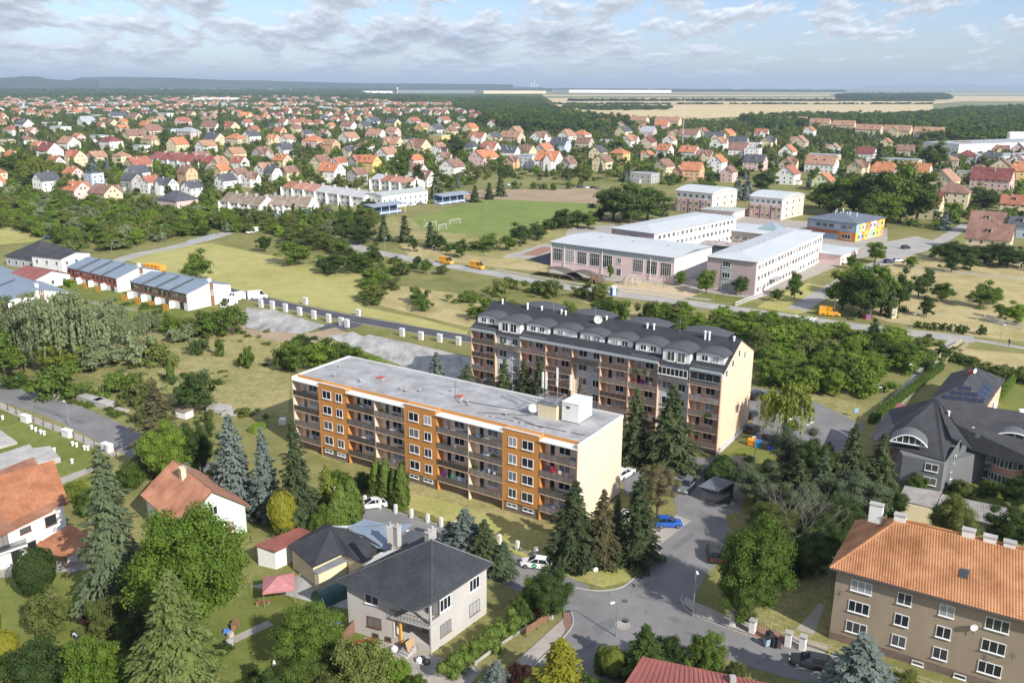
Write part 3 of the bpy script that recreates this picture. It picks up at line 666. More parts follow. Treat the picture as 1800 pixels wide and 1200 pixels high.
sheet('courtyard', [(640, 1120), (700, 1130), (790, 1160), (850, 1175), (800, 1230), (680, 1230), (640, 1160)], A_pave)
sheet('garden_path', [(405, 1120), (470, 1090), (480, 1098), (412, 1130)], A_pave)
sheet('courtyard', [(440, 1030), (530, 1010), (640, 1040), (640, 1075), (560, 1060)], A_concrete)
sheet('terrace', [(0, 1000), (60, 985), (150, 985), (160, 1000), (60, 1008), (0, 1015)], A_pave)
sheet('soil_bed', [(53, 1050), (95, 1040), (105, 1048), (62, 1060)], G_earth)
sheet('driveway', [(1400, 1105), (1440, 1060), (1450, 1063), (1430, 1115)], A_pave)
for q in ([(1391, 733), (1397, 734), (1384, 741), (1380, 739)], [(1428, 740), (1433, 741), (1420, 748), (1416, 746)]): sheet('parking_line', q, PAINT)
for k in range(6):
    x = 1400 + k * 7; sheet('zebra_crossing', [(x, 553.5 + k * .9), (x + 3, 554 + k * .9), (x - 5, 559 + k * .9), (x - 9, 558.5 + k * .9)], PAINT)
# drain covers and repairs in the asphalt
IRON = mat('cast_iron', (.10, .10, .10), .7, .2, 3.0)
for (x, y, r_, m) in ((1098, 1056, .42, IRON), (1099, 1090, .5, IRON), (1135, 1074, .18, IRON), (1111, 1026, .14, IRON), (1070, 1043, .14, IRON), (1095, 1098, .95, A_pave)):
    g = P(x, y); mb = MB(); mb.disc((g.x, g.y, gz(g.x, g.y) - .01), r_, .018, 20); tag(part('manhole_cover', mb, m, None), 'round iron drain cover in the asphalt of the junction', 'drain cover', 'drain covers in the junction')
for q in ([(1170, 1083), (1185, 1082), (1200, 1092), (1186, 1096)], [(1325, 1162), (1350, 1152), (1357, 1160), (1330, 1170)], [(1205, 1108), (1255, 1124), (1250, 1128), (1200, 1112)], [(1120, 1045), (1190, 1060), (1188, 1064), (1117, 1049)], [(1040, 1100), (1075, 1085), (1085, 1100), (1050, 1118)], [(1180, 960), (1215, 935), (1222, 940), (1188, 966)], [(60, 712), (150, 742), (148, 747), (57, 717)], [(1000, 1150), (1040, 1130), (1046, 1136), (1006, 1157)]): sheet('asphalt_patch', q, asphalt('asphalt_patch', (.165, .165, .17)))
# hills at the horizon
def ridge(name, pts, depth, m, base_y):
    """a low hill range: crest heights read from the photograph at its own real distance"""
    mb = MB(); D = depth; front = []; top = []; back = []
    rr = random.Random(len(name) + int(depth)); xs = []
    for (x0, y0), (x1, y1) in zip(pts, pts[1:]):
        for k in range(8): xs.append((x0 + (x1 - x0) * k / 8, y0 + (y1 - y0) * k / 8 + rr.uniform(-.35, .35)))
    xs.append(pts[-1]); g = lambda x, d: ((x - 900) / FPX * d, d)
    for x, y in xs:
        X, Y = g(x, D); lo, hi = -50.0, 3000.0
        for _ in range(40):
            mid = (lo + hi) / 2
            if pix(X, Y, mid)[1] > y: lo = mid
            else: hi = mid
        top.append((X, Y, max(.5, lo))); front.append((*g(x, D * .94), -.5)); back.append((*g(x, D * 1.1), -.5))
    for i in range(len(xs) - 1):
        mb.poly([front[i], front[i + 1], top[i + 1], top[i]]); mb.poly([top[i], top[i + 1], back[i + 1], back[i]])
    return part(name, mb, m, None, kind='structure')
HILLM = mat('hill_woodland', (.03, .045, .03), 1, .35, .0012, fine=.01); HILLM2 = mat('hill_farmland', (.14, .15, .09), 1, .4, .001, fine=.006)
ridge('hills', [(-300, 141), (-100, 139), (0, 140), (40, 137), (75, 134.5), (100, 135), (115, 139), (150, 141.5), (200, 142)], 9000, HILLM, 150)
ridge('hills', [(150, 142), (175, 136), (240, 135.5), (330, 137), (410, 141), (480, 142), (560, 144.5), (650, 146.5), (800, 147.5), (900, 149)], 11000, HILLM, 150)
ridge('hills', [(-300, 153), (0, 150), (120, 152), (300, 151), (500, 153), (700, 152), (850, 152), (950, 153.5)], 14500, HILLM, 150)
ridge('hills', [(1480, 154), (1500, 152), (1560, 149), (1620, 150), (1660, 147), (1700, 151), (1760, 149), (1850, 151), (1990, 150)], 30000, HILLM, 150)
# ------------------------------------------------------------------ buildings
WHITE = mat('render_white', (.78, .77, .74), .9, .07, .25); CREAM = mat('render_cream', (.66, .57, .38), .9, .08, .25); OFFW = mat('window_white', (.78, .78, .78), .5, .03)
ORANGE = mat('render_orange', (.54, .245, .07), .9, .07, .25, stretch=(1, 1, .3)); PEACH_Y = mat('render_pale_yellow', (.74, .60, .45), .9, .05, .2, stretch=(1, 1, .3)); PLINTH = mat('plinth_brown', (.20, .15, .12), .95, .2, .8)
GREYW = mat('render_grey', (.52, .52, .54), .9, .09, .3); DGREYW = mat('render_slate', (.17, .175, .19), .9, .07, .3); BROWNW = mat('render_brown', (.34, .27, .195), .95, .12, .3, .004, stretch=(1, 1, .4)); SANDW = mat('render_sand', (.47, .445, .415), .95, .09, .3, .004, stretch=(1, 1, .35))
MINT = mat('render_mint', (.60, .70, .60), .9, .05, .3); PEACHW = mat('render_peach', (.66, .46, .33), .9, .08, .25, stretch=(1, 1, .3)); PINKW = mat('render_pink', (.76, .58, .56), .9, .06, .2); LILAC = mat('render_lilac', (.50, .38, .38), .9, .06, .2)
ROOFBIT = mat('roof_bitumen', (.33, .33, .335), .9, .3, .3, .01, fine=1.6); ROOFBIT2 = mat('roof_bitumen_dark', (.19, .20, .21), .9, .2, .4, .01); ROOFDK = tilemat('roof_shingle_dark', (.034, .036, .042), (.044, .046, .054), .28, .33, depth=.012, var=.12)
ROOFDK2 = tilemat('roof_tile_anthracite', (.046, .047, .052), (.06, .061, .066), .34, .3, depth=.03, var=.12); TILE_O = tilemat('roof_tile_orange', (.33, .125, .06), (.38, .17, .09), .36, .3, depth=.05, var=.16)
TILE_RB = tilemat('roof_tile_brown_red', (.33, .135, .085), (.40, .19, .12), .36, .3, depth=.05, var=.2); TILE_P = tilemat('roof_tile_weathered', (.38, .20, .14), (.44, .27, .19), .4, .9, depth=.06, var=.18)
METAL_B = mat('roof_metal_blue_grey', (.20, .25, .31), .45, .12, .3, spec=.5); METAL_W = mat('roof_metal_pale', (.52, .55, .56), .5, .06, .1, spec=.5); METAL_D = mat('metal_dark', (.07, .075, .085), .45, .1, .5, spec=.5); METAL_R = mat('roof_metal_red', (.26, .09, .075), .55, .22, .35, spec=.4, fine=2)
ZINC = mat('zinc_band', (.36, .41, .42), .5, .06, .3); GALV = mat('galvanised_steel', (.42, .43, .44), .45, .15, 2, metal=.6); TRIM = mat('flashing_pale', (.66, .67, .66), .5, .06, .5); WOOD_O = mat('wood_orange', (.70, .33, .05), .8, .15, 1.0); WOOD = mat('wood_brown', (.24, .14, .08), .9, .25, 1.5, stretch=(1, 1, 4))
CONC = mat('concrete_old', (.40, .385, .36), .95, .2, .5, .008); BLOCKRED = mat('panel_red', (.44, .11, .08), .8, .15, .6); BLACKP = mat('plastic_black', (.03, .03, .03), .6); RAIL = mat('rail_dark', (.10, .10, .10), .6, .1); RAILPANEL = mat('balcony_panel_smoked', (.15, .13, .115), .35, .3, .5, rand=1.3, spec=.5)
GLASS = glassmat('glass_dark', curtains=.0); GLASSC = glassmat('glass_curtained', curtains=.42); GLASSB = glassmat('glass_balcony', (.05, .06, .065), .12); PV = glassmat('solar_cell', (.015, .02, .05), .12)
WIN = {}
def winmesh(w, h, n, fm, tr=False):
    key = (round(w, 2), round(h, 2), n, fm.name, tr)
    if key not in WIN:
        f = MB(); t = .085; y0, y1 = -.07, .02
        f.box(-w / 2, w / 2, y0, y1, 0, t); f.box(-w / 2, w / 2, y0, y1, h - t, h)
        xs = [-w / 2 + t / 2] + [-w / 2 + w * i / n for i in range(1, n)] + [w / 2 - t / 2]
        for x in xs: f.box(x - t / 2, x + t / 2, y0, y1, t, h - t)
        if tr: f.box(-w / 2 + t, w / 2 - t, y0 + .005, y1, h * .68, h * .68 + .06)
        f.box(-w / 2 - .06, w / 2 + .06, -.17, .02, -.07, -.004)
        p = MB(); p.box(-w / 2 + t, w / 2 - t, -.045, -.03, t, h - t)
        WIN[key] = (f.mesh('window', fm), p.mesh('pane', GLASSC))
    return WIN[key]
def window(par, x, y, z, w, h, n=2, rz=0.0, fm=None, tr=False):
    fm = fm or OFFW; a, b = winmesh(w, h, n, fm, tr); o = link('window', a, par, (x, y, z), rz); link('pane', b, o); return o
def winstuff(mb, walls, w=1.1, h=1.35, mi_frame=1):
    """far windows as real frames and panes, all in one part; walls: (x0,y0,x1,y1,[z...],n)"""
    for (x0, y0, x1, y1, zs, n) in walls:
        d = Vector((x1 - x0, y1 - y0, 0)); L = d.length; d.normalize(); T0 = Matrix(((d.x, -d.y, 0, 0), (d.y, d.x, 0, 0), (0, 0, 1, 0), (0, 0, 0, 1)))
        for z in zs:
            for i in range(n):
                s = L * (i + .5) / n; T = Matrix.Translation((x0 + d.x * s, y0 + d.y * s, z)) @ T0
                mb.box(-w / 2, w / 2, -.06, .02, 0, h, 1, T); mb.box(-w / 2 + .09, -.03, -.075, -.04, .09, h - .09, 0, T); mb.box(.03, w / 2 - .09, -.075, -.04, .09, h - .09, 0, T)
    return mb
def slope(mb, a, b, c, d, th=.16, mi=0):
    """roof plane with thickness: a-b eaves, c-d ridge (anticlockwise from outside)"""
    A, B, C_, D = map(Vector, (a, b, c, d)); dn = Vector((0, 0, -th)); mb.roofquad([A, B, C_, D], mi)
    lo = [p + dn for p in (A, B, C_, D)]; mb.poly(lo[::-1], mi)
    for p, q in ((0, 1), (1, 2), (2, 3), (3, 0)):
        U = (A, B, C_, D); mb.poly([lo[p], lo[q], U[q], U[p]], mi)
def tri(mb, a, b, c, th=.16, mi=0):
    A, B, C_ = map(Vector, (a, b, c)); dn = Vector((0, 0, -th)); mb.roofquad([A, B, C_], mi); lo = [p + dn for p in (A, B, C_)]; mb.poly(lo[::-1], mi)
    for p, q in ((0, 1), (1, 2), (2, 0)):
        U = (A, B, C_); mb.poly([lo[p], lo[q], U[q], U[p]], mi)
def house(name, label, cat, loc, rz, L, Wd, ze, zr, typ, wall, roof, group=None, far=True, ov=.45, chim=1, floors=2, fm=None, annex=False, dormer=0, win=True, seed=0, chm=None, root=None):
    """ridge along local x, from -L/2 to L/2; width along y"""
    rr = random.Random(seed); t = root or thing(name, label, cat, loc, rz, group); l, w = L / 2, Wd / 2
    mb = MB(); rf = MB()
    if typ in ('gable', 'half'):
        cut = 0 if typ == 'gable' else (zr - ze) * .45; wy = w * cut / (zr - ze)
        prof = [(-w, -.3), (w, -.3), (w, ze), (wy, zr - cut), (-wy, zr - cut), (-w, ze)] if cut else [(-w, -.3), (w, -.3), (w, ze), (0, zr), (-w, ze)]
        mb.prism(prof, -l, l); k = (zr - ze) / w; e = ze - ov * k + .1; R0 = zr + .1; X = l + ov
        if cut:
            c2 = R0 - cut; yc = w * cut / (zr - ze); xi = cut * .9
            for s in (1, -1):
                pts = [(-X * s, -s * (w + ov), e), (X * s, -s * (w + ov), e), (X * s, -s * yc, c2), ((X - xi) * s, 0, R0), (-(X - xi) * s, 0, R0), (-X * s, -s * yc, c2)]
                A = [Vector(p) for p in pts]; rf.roofquad(A); lo = [p - Vector((0, 0, .16)) for p in A]; rf.poly(lo[::-1])
                for i in range(6): rf.poly([lo[i], lo[(i + 1) % 6], A[(i + 1) % 6], A[i]])
                tri(rf, (X * s, -s * yc, c2), (X * s, s * yc, c2), ((X - xi) * s, 0, R0))
        else:
            for s in (1, -1): slope(rf, (-X * s, -s * (w + ov), e), (X * s, -s * (w + ov), e), (X * s, 0, R0), (-X * s, 0, R0))
    elif typ == 'hip':
        mb.box(-l, l, -w, w, -.3, ze); k = (zr - ze) / w; e = ze - .05; X, Y = l + ov, w + ov; xi = max(.15, l - w)
        for s in (1, -1):
            slope(rf, (-X * s, -s * Y, e), (X * s, -s * Y, e), (xi * s, 0, zr), (-xi * s, 0, zr)); tri(rf, (X * s, -s * Y, e), (X * s, s * Y, e), (xi * s, 0, zr))
    else:
        mb.box(-l, l, -w, w, -.3, ze); rf.box(-l - .1, l + .1, -w - .1, w + .1, ze, ze + .12)
        for q in ((-l - .1, l + .1, -w - .1, -w + .15), (-l - .1, l + .1, w - .15, w + .1), (-l - .1, -l + .15, -w + .15, w - .15), (l - .15, l + .1, -w + .15, w - .15)): rf.box(*q, ze + .12, ze + .4)
    part('walls', mb, wall, t); ro = part('roof', rf, roof, t)
    if typ != 'flat':
        for c in range(chim):
            x = rr.uniform(-.5, .5) * l * (1 if typ != 'hip' else .5); y = rr.choice((-1, 1)) * w * rr.uniform(.1, .35); z0 = ze + (zr - ze) * (1 - abs(y) / w) - .3
            m = MB(); m.box(x - .32, x + .32, y - .32, y + .32, z0, zr + .7); m.box(x - .4, x + .4, y - .4, y + .4, zr + .7, zr + .8); part('chimney', m, chm or CONC, ro)
    if dormer and typ in ('gable', 'half'):
        for s in (1, -1):
            for i in range(dormer):
                x = l * (-.5 + (i + .5) / dormer) * 1.2 if dormer > 1 else 0; y0 = w * .62; zf = ze + (zr - ze) * .38 - .2; zt = zf + 1.5
                m = MB(); yb = w * max(.02, 1 - (zt - ze) / (zr - ze)); m.box(x - .9, x + .9, *sorted((s * -y0, s * -yb)), zf, zt); part('dormer', m, wall, ro)
                m = MB(); m.box(x - 1.1, x + 1.1, *sorted((s * -(y0 + .3), s * -(yb - .2))), zt, zt + .14); part('dormer_roof', m, roof, ro)
                m = MB(); m.box(x - .6, x + .6, *sorted((s * -(y0 + .04), s * -y0)), zf + .35, zt - .2); part('dormer_window', m, GLASS, ro)
    if win:
        zs = [.9 + 2.8 * i for i in range(floors)]; zs = [z for z in zs if z + 1.3 < ze - .1] or [min(.9, ze - 1.5)]; nx = max(2, int(L / 3.6)); ny = max(1, int(Wd / 4))
        ws = [(-l, -w, l, -w, zs, nx), (l, -w, l, w, zs, ny), (l, w, -l, w, zs, nx), (-l, w, -l, -w, zs, ny)]
        if typ in ('gable', 'half') and zr - ze > 3: ws += [(l, -w * .45, l, w * .45, [ze + .15], 2 if Wd > 9 else 1), (-l, w * .45, -l, -w * .45, [ze + .15], 2 if Wd > 9 else 1)]
        if far: part('windows', winstuff(MB(), ws), [GLASS, fm or OFFW], t, kind='stuff')
        else:
            for (x0, y0, x1, y1, z_, n) in ws:
                a = math.atan2(y1 - y0, x1 - x0)
                for z in z_:
                    for i in range(n): f = (i + .5) / n; window(t, x0 + (x1 - x0) * f, y0 + (y1 - y0) * f, z, 1.25, 1.4, 2, a, fm)
    if annex:
        m = MB(); m.box(-l * .6, l * .1, -w - 3.2, -w, -.2, 2.7); part('extension', m, wall, t); m = MB(); m.box(-l * .6 - .2, l * .1 + .2, -w - 3.4, -w, 2.7, 2.85); part('extension_roof', m, roof, t)
    return t
AXA = math.atan2(-.54, .842)          # the grid direction shared by both apartment blocks

# ---------------- orange apartment block
CLOTH = [mat('cloth_red', (.5, .04, .05), .9), mat('cloth_white', (.75, .75, .75), .9), mat('cloth_green', (.05, .35, .22), .9), mat('cloth_purple', (.16, .04, .2), .9), mat('cloth_blue', (.2, .35, .55), .9), mat('cloth_dark', (.05, .05, .07), .9)]
g0 = P(513, 660, 13.9); B1 = thing('orange_apartment_block', 'long orange and yellow four-storey block with grey flat roof, centre', 'apartment block', (g0.x, g0.y), AXA)
Lb, Db, MOD = 58.2, 14.8, 58.2 / 9
Z0, FH, NF = 1.75, 2.85, 4; ZT = Z0 + FH * NF + .65
KINDS = 'LPLLPLLPL'
m = MB(); m.box(0, Lb, 1.5, Db, -.3, ZT - .5); part('walls', m, [PEACH_Y], B1)
m = MB(); m.box(Lb, Lb + .12, -.05, Db, Z0 - 1.2, ZT); part('gable_wall', m, PEACH_Y, B1); m = MB(); m.box(Lb - .02, Lb + .06, -.02, Db - .05, -.3, Z0 - 1.25); part('gable_plinth', m, PLINTH, B1)
m = MB(); m.box(-.1, 0, -.05, Db, -.3, ZT); part('gable_wall', m, PEACH_Y, B1)
m = MB(); m.box(0, Lb, 1.5, Db, ZT - .5, ZT - .2); roof1 = part('roof', m, ROOFBIT, B1)
m = MB()
for i, k in enumerate(KINDS):
    if k == 'P': m.box(i * MOD + .02, (i + 1) * MOD - .02, .25, 1.5, ZT - .5, ZT - .21)
part('roof_edge', m, ROOFBIT, roof1, kind='stuff')
m = MB(); m.box(-.12, Lb + .14, Db, Db + .2, ZT - .5, ZT + .02); m.box(Lb + .12, Lb + .18, -.05, Db, ZT - .02, ZT + .06); m.box(Lb - .25, Lb + .12, 0, Db, ZT, ZT + .05); m.box(-.15, .2, 1.5, Db, ZT - .2, ZT + .03); part('parapet_flashing', m, TRIM, roof1)
CLUT = []
for i, k in enumerate(KINDS):
    x0, x1 = i * MOD, (i + 1) * MOD
    if k == 'P':
        m = MB(); m.box(x0, x1, 0, 1.5, Z0, ZT); part('orange_panel', m, ORANGE, B1); m = MB(); m.box(x0 + .06, x1 - .06, .12, 1.5, -.3, Z0 - .002); part('plinth', m, PLINTH, B1)
        m = MB(); m.box(x0 - .06, x1 + .06, -.06, .28, ZT + .002, ZT + .07); part('flashing', m, TRIM, B1)
        mir = (i == 7)
        for f in range(NF):
            z = Z0 + FH * f + .85; wide = x0 + (1.9 if not mir else MOD - 2.0); nar = x0 + (MOD - 1.7 if not mir else 1.75)
            window(B1, wide, 0, z, 2.05, 1.5, 2); window(B1, nar, 0, z, 1.5, 1.5, 2)
        for xx in (x0 + 1.6, x1 - 1.9): window(B1, xx, .12, Z0 - .85, 1.9, .6, 2)
    else:
        m = MB(); m.box(x0, x1, 1.35, 1.5, ZT - .6, ZT); part('orange_band', m, ORANGE, B1)
        m = MB(); m.prism([(-.25, Z0 + FH * NF - .05), (1.5, Z0 + FH * NF + .06), (1.5, Z0 + FH * NF + .18), (-.25, Z0 + FH * NF + .07)], x0 + .02, x1 - .02); part('canopy', m, TRIM, B1)
        m = MB(); m.box(x0 + .06, x1 - .06, .75, 1.5, -.3, Z0 - .12); part('plinth', m, PLINTH, B1)
        if not (i and KINDS[i - 1] == 'L'): m = MB(); m.box(x0, x0 + .16, -.02, 1.5, 0, Z0 + FH * NF - .1); part('fin_wall', m, PEACH_Y if i == 0 else ORANGE, B1)
        m = MB(); m.box(x1 - .14, x1, -.02, 1.5, 0, Z0 + FH * NF - .1); part('fin_wall', m, PEACH_Y if i in (2, 5) else ORANGE, B1)
        for f in range(NF):
            z = Z0 + FH * f
            m = MB(); m.box(x0 + .16, x1 - .14, -.04, 1.5, z - .12, z + .04); part('balcony_slab', m, PEACHW, B1)
            r_ = MB(); r_.box(x0 + .16, x1 - .14, -.09, -.045, z + 1.02, z + 1.09)
            for q in range(7): xx = x0 + .18 + (MOD - .36) * q / 6; r_.box(xx - .025, xx + .025, -.085, -.045, z + .06, z + 1.02)
            ro_ = part('railing', r_, RAIL, B1); pn = MB(); pn.box(x0 + .2, x1 - .18, -.07, -.055, z + .14, z + .98); part('railing_panel', pn, RAILPANEL, ro_)
            window(B1, x0 + 1.5, 1.5, z + .15, .95, 2.15, 1); window(B1, x0 + 3.6, 1.5, z + .85, 2.0, 1.4, 2)
            CLUT.append((x0, z, f))
# roof furniture: separate things standing on the roof
def on1(x, y, z=0): c, s = math.cos(AXA), math.sin(AXA); return (g0.x + x * c - y * s, g0.y + x * s + y * c, z)
ZR = ZT - .2
t = thing('equipment_cabin', 'white box-shaped equipment cabin standing on the orange block roof', 'cabin', on1(52.5, 10.2, ZR), AXA)
m = MB(); m.box(-1.5, 1.5, -2.2, 2.2, .12, 3.1); part('cabin_wall', m, WHITE, t); m = MB(); m.box(-1.56, 1.56, -2.26, 2.26, 3.1, 3.2); part('cabin_roof', m, TRIM, t); m = MB(); m.box(-1.5, 1.5, -2.2, 2.2, 0, .12); part('base_frame', m, METAL_D, t)
m = MB(); m.box(-.7, -.1, -2.24, -2.2, 2.2, 2.6); part('vent', m, METAL_D, t)
t = thing('lift_housing', 'yellow roof stub carrying the aerials beside the white cabin', 'roof structure', on1(48.6, 9.0, ZR), AXA)
m = MB(); m.box(-1.7, 1.7, -1.5, 1.8, 0, 2.3); part('wall', m, CREAM, t); m = MB(); m.box(-1.8, 1.8, -1.6, 1.9, 2.3, 2.45); part('roof', m, ROOFBIT2, t)
tm = thing('antenna_frame', 'steel antenna platform with white panel antennas on the orange block', 'antenna', on1(48.6, 9.0, ZR + 2.45), AXA)
m = MB()
for (a, b) in (((-1.6, -1.4, 0), (-1.6, 1.7, 0)), ((1.6, -1.4, 0), (1.6, 1.7, 0)), ((-1.6, -1.4, .9), (1.6, -1.4, .9)), ((-1.6, 1.7, .9), (1.6, 1.7, .9)), ((1.6, -1.4, .9), (1.6, 1.7, .9)), ((-1.6, -1.4, .9), (-1.6, 1.7, .9)), ((-1.6, -1.4, .5), (1.6, -1.4, .5)), ((1.6, 1.7, .1), (3.2, 2.0, .1)), ((-3.4, -1.0, .2), (3.2, -1.0, .2)), ((-3.4, 1.2, .2), (3.2, 1.2, .2))): m.tube(a, b, .05, n=5)
for x in (-1.6, 0, 1.6):
    for y in (-1.4, 1.7): m.tube((x, y, 0), (x, y, .95), .045, n=5)
part('steel_frame', m, GALV, tm)
for (x, y, h, z) in ((-2.0, .6, 3.9, .1), (-.8, -.4, 4.2, .3), (.5, .8, 4.8, .3), (2.5, 1.6, 3.9, .2)):
    m = MB(); m.tube((x, y, z), (x, y, z + h + .5), .05, n=6); mo = part('mast', m, GALV, tm); m = MB(); m.box(x - .15, x + .15, y - .22, y - .06, z + h * .42, z + h + .3); part('panel_antenna', m, WHITE, mo)
m = MB(); m.tube((-.8, -.4, 3.6), (2.5, 1.6, 3.6), .035, n=4); m.tube((-2, .6, 3.5), (.5, .8, 4.4), .035, n=4); part('crossbar', m, GALV, tm)
def dish(label, x, y, z, r, rz, parent_fn=on1, grp=None):
    t = thing('satellite_dish', label, 'satellite dish', parent_fn(x, y, z), rz, grp); m = MB(); n = 14
    for i in range(n):
        a, b = 2 * PI * i / n, 2 * PI * (i + 1) / n; q = lambda a, f: (math.cos(a) * r * f, .22 * r * (1 - f * f), .55 + r + math.sin(a) * r * f)
        m.poly([q(a, 1), q(b, 1), q(b, .5), q(a, .5)]); m.poly([q(a, .5), q(b, .5), (0, .22 * r, .55 + r)])
    part('reflector', m, WHITE, t); m = MB(); m.tube((0, .15, 0), (0, .15, .6 + r), .04, n=5); m.tube((0, .15, .6), (0, -r * .9, .7 + r * .6), .02, n=4); part('bracket', m, METAL_D, t); return t
dish('white satellite dish below the aerials on the orange block roof', 46.2, 7.3, ZR, .75, AXA + .5); dish('smaller white dish left of the roof stub on the orange block', 45.0, 8.6, ZR, .5, AXA + .2)
for (x, y) in ((6, 4.5), (11.5, 5.2), (12.2, 4.6), (20.5, 5.5), (22.0, 5.2), (24.0, 6.4), (33.0, 5.8), (34.0, 6.3), (35.0, 5.4), (42.5, 5.0), (3.0, 9.0), (28.5, 9.5)):
    t = thing('roof_vent', 'small mushroom vent on the grey roof of the orange block', 'roof vent', on1(x, y, ZR), AXA, 'vents on the orange block roof'); m = MB(); m.disc((0, 0, 0), .16, .4, 8); part('pipe', m, GALV, t); m = MB(); m.tube((0, 0, .4), (0, 0, .52), .3, .12, 8); part('cap', m, CONC, t)
for (x, y, mm, lb) in ((14.0, 8.0, BLOCKRED, 'rusty red roof hatch left of centre on the orange block'), (31.5, 7.7, BLOCKRED, 'rusty red roof hatch at mid roof of the orange block')):
    t = thing('roof_hatch', lb, 'roof hatch', on1(x, y, ZR), AXA); m = MB(); m.box(-.6, .6, -.5, .5, 0, .3); part('frame', m, CONC, t); m = MB(); m.box(-.65, .65, -.55, .55, .3, .38); part('lid', m, mm, t)
t = thing('tv_aerial', 'thin television aerial mast in the middle of the orange block roof', 'aerial', on1(31.6, 6.4, ZR), AXA); m = MB(); m.tube((0, 0, 0), (0, 0, 3.4), .035, n=5); part('mast', m, METAL_D, t); m = MB(); [m.box(-.5, .5, -.02, .02, z, z + .03) for z in (2.2, 2.6, 3.0, 3.3)]; part('rods', m, METAL_D, t)
for i in range(14):
    x = 40 + i * 1.3; y = 3.2 + math.sin(i * .5) * .5 + max(0, i - 9) * .7; t = MB(); t.box(-.35, .35, -.2, .2, 0, .13); o = part('concrete_block', t, CONC, None, loc=on1(min(x, 57.5), y, ZR), rz=AXA + .2); tag(o, 'small ballast block lying along the cable on the orange block roof', 'block', 'ballast blocks on the roof')
m = MB()
for a, b in (((38, 3.5), (46, 7.2)), ((40, 3.2), (57, 4.5)), ((44, 5), (50, 3.6)), ((31.6, 6.4), (45.6, 8.6))): m.tube((a[0], a[1], .05), (b[0], b[1], .05), .05, n=5)
tag(part('cable', m, BLACKP, None, loc=(*on1(0, 0)[:2], ZR), rz=AXA), 'black cables running over the grey roof to the aerials', 'cable')
def clutter(fn, rz, x0, z, mod, label, items):
    for kx, col, w, h in items:
        m = MB(); m.box(-w / 2, w / 2, -.015, .015, 0, h); m.box(-w / 2, w / 2, -.03, -.015, h - .06, h); o = part('laundry', m, CLOTH[col], None, loc=fn(x0 + kx, .35, z), rz=rz); tag(o, label, 'laundry', label)
clutter(on1, AXA, 8 * MOD, Z0 + FH * 2 + .95, MOD, 'bright towels drying on the right-end balcony of the orange block', [(2.1, 0, .5, 1.0), (2.7, 0, .4, .6), (3.4, 1, .5, .6), (1.3, 5, .8, .9)])
clutter(on1, AXA, 5 * MOD, Z0 + .75, MOD, 'purple and green washing on the lowest middle balcony of the orange block', [(1.2, 3, .9, 1.1), (2.9, 2, .6, 1.0), (4.2, 4, .7, .8)])
clutter(on1, AXA, 6 * MOD, Z0 + FH + .75, MOD, 'pale shirts on the drying rack, balcony right of the purple washing', [(3.6, 1, .3, .8), (4.6, 1, .5, .5)])
for (i, f, x, col) in ((2, 3, 2.5, 'green'), (3, 3, 1.0, 'green'), (6, 2, 4.2, 'dark'), (6, 1, .9, 'green'), (8, 1, 2.0, 'dark'), (3, 2, 4.8, 'olive'), (5, 2, .9, 'green')):
    o = tree('bush_mid', *on1(i * MOD + x, .6)[:2], 1.2, .55, col, 'leafy potted plant on a balcony of the orange block', 'balcony plants of the orange block'); o.location.z = Z0 + FH * f + .05
def furniture(fn, rz, x, y, z, label):
    t = thing('garden_table', label, 'table', fn(x, y, z), rz, label); m = MB(); m.box(-.45, .45, -.3, .3, .68, .73); part('tabletop', m, OFFW, t)
    for sx in (-.38, .38):
        for sy in (-.24, .24): m = MB(); m.box(sx - .03, sx + .03, sy - .03, sy + .03, 0, .68); part('leg', m, OFFW, t)
for (i, f) in ((5, 3), (6, 2), (6, 3), (3, 2), (2, 1)): furniture(on1, AXA, i * MOD + 3.0, .65, Z0 + FH * f + .05, 'small white table on a balcony of the orange block')

rr = random.Random(3); CH_ = {}
def balcony_things(fn, rz, x, z, y0, blk):
    for k in range(rr.choice((1, 2, 2, 3))):
        xx = x + .7 + rr.random() * 4.6; c = rr.randrange(7); nm, cat = (('plastic_chair', 'chair'), ('storage_chest', 'chest'), ('drying_rack', 'drying rack'))[c % 3]
        if nm not in CH_:
            a, b = MB(), MB()
            if c % 3 == 0: a.box(-.22, .22, -.22, .22, .4, .45); b.box(-.22, .22, .18, .23, .45, .9); [b.box(sx - .02, sx + .02, sy - .02, sy + .02, 0, .4) for sx in (-.19, .19) for sy in (-.19, .19)]; CH_[nm] = (('seat', a), ('chair_frame', b))
            elif c % 3 == 1: a.box(-.45, .45, -.2, .2, 0, .6); b.box(-.48, .48, -.23, .23, .6, .68); CH_[nm] = (('chest_body', a), ('lid', b))
            else: [a.box(-.5, .5, y - .01, y + .01, .9, .93) for y in (-.2, 0, .2)]; [a.tube((sx, -.2, 0), (sx, .2, .9), .015, n=4) for sx in (-.45, .45)]; b.box(-.4, .3, -.22, -.2, .35, .93); b.box(-.3, .4, .18, .2, .45, .93); CH_[nm] = (('rack', a), ('cloths', b))
            CH_[nm] = [(n, m_.mesh(n, q)) for (n, m_), q in zip(CH_[nm], ((OFFW, OFFW), (WOOD, BLACKP), (GALV, CLOTH[4]))[c % 3])]
        t = thing(nm, '%s on a balcony of the %s block' % (nm.replace('_', ' ').replace('plastic', 'white plastic').replace('storage', 'brown storage').replace('drying', 'metal drying'), blk), cat, fn(xx, y0, z + .045), rz + rr.uniform(-.3, .3), cat + 's on balconies of the %s block' % blk)
        for n, me in CH_[nm]: link(n, me, t)
for x, z, f in CLUT: balcony_things(on1, AXA, x, z, .8, 'orange')
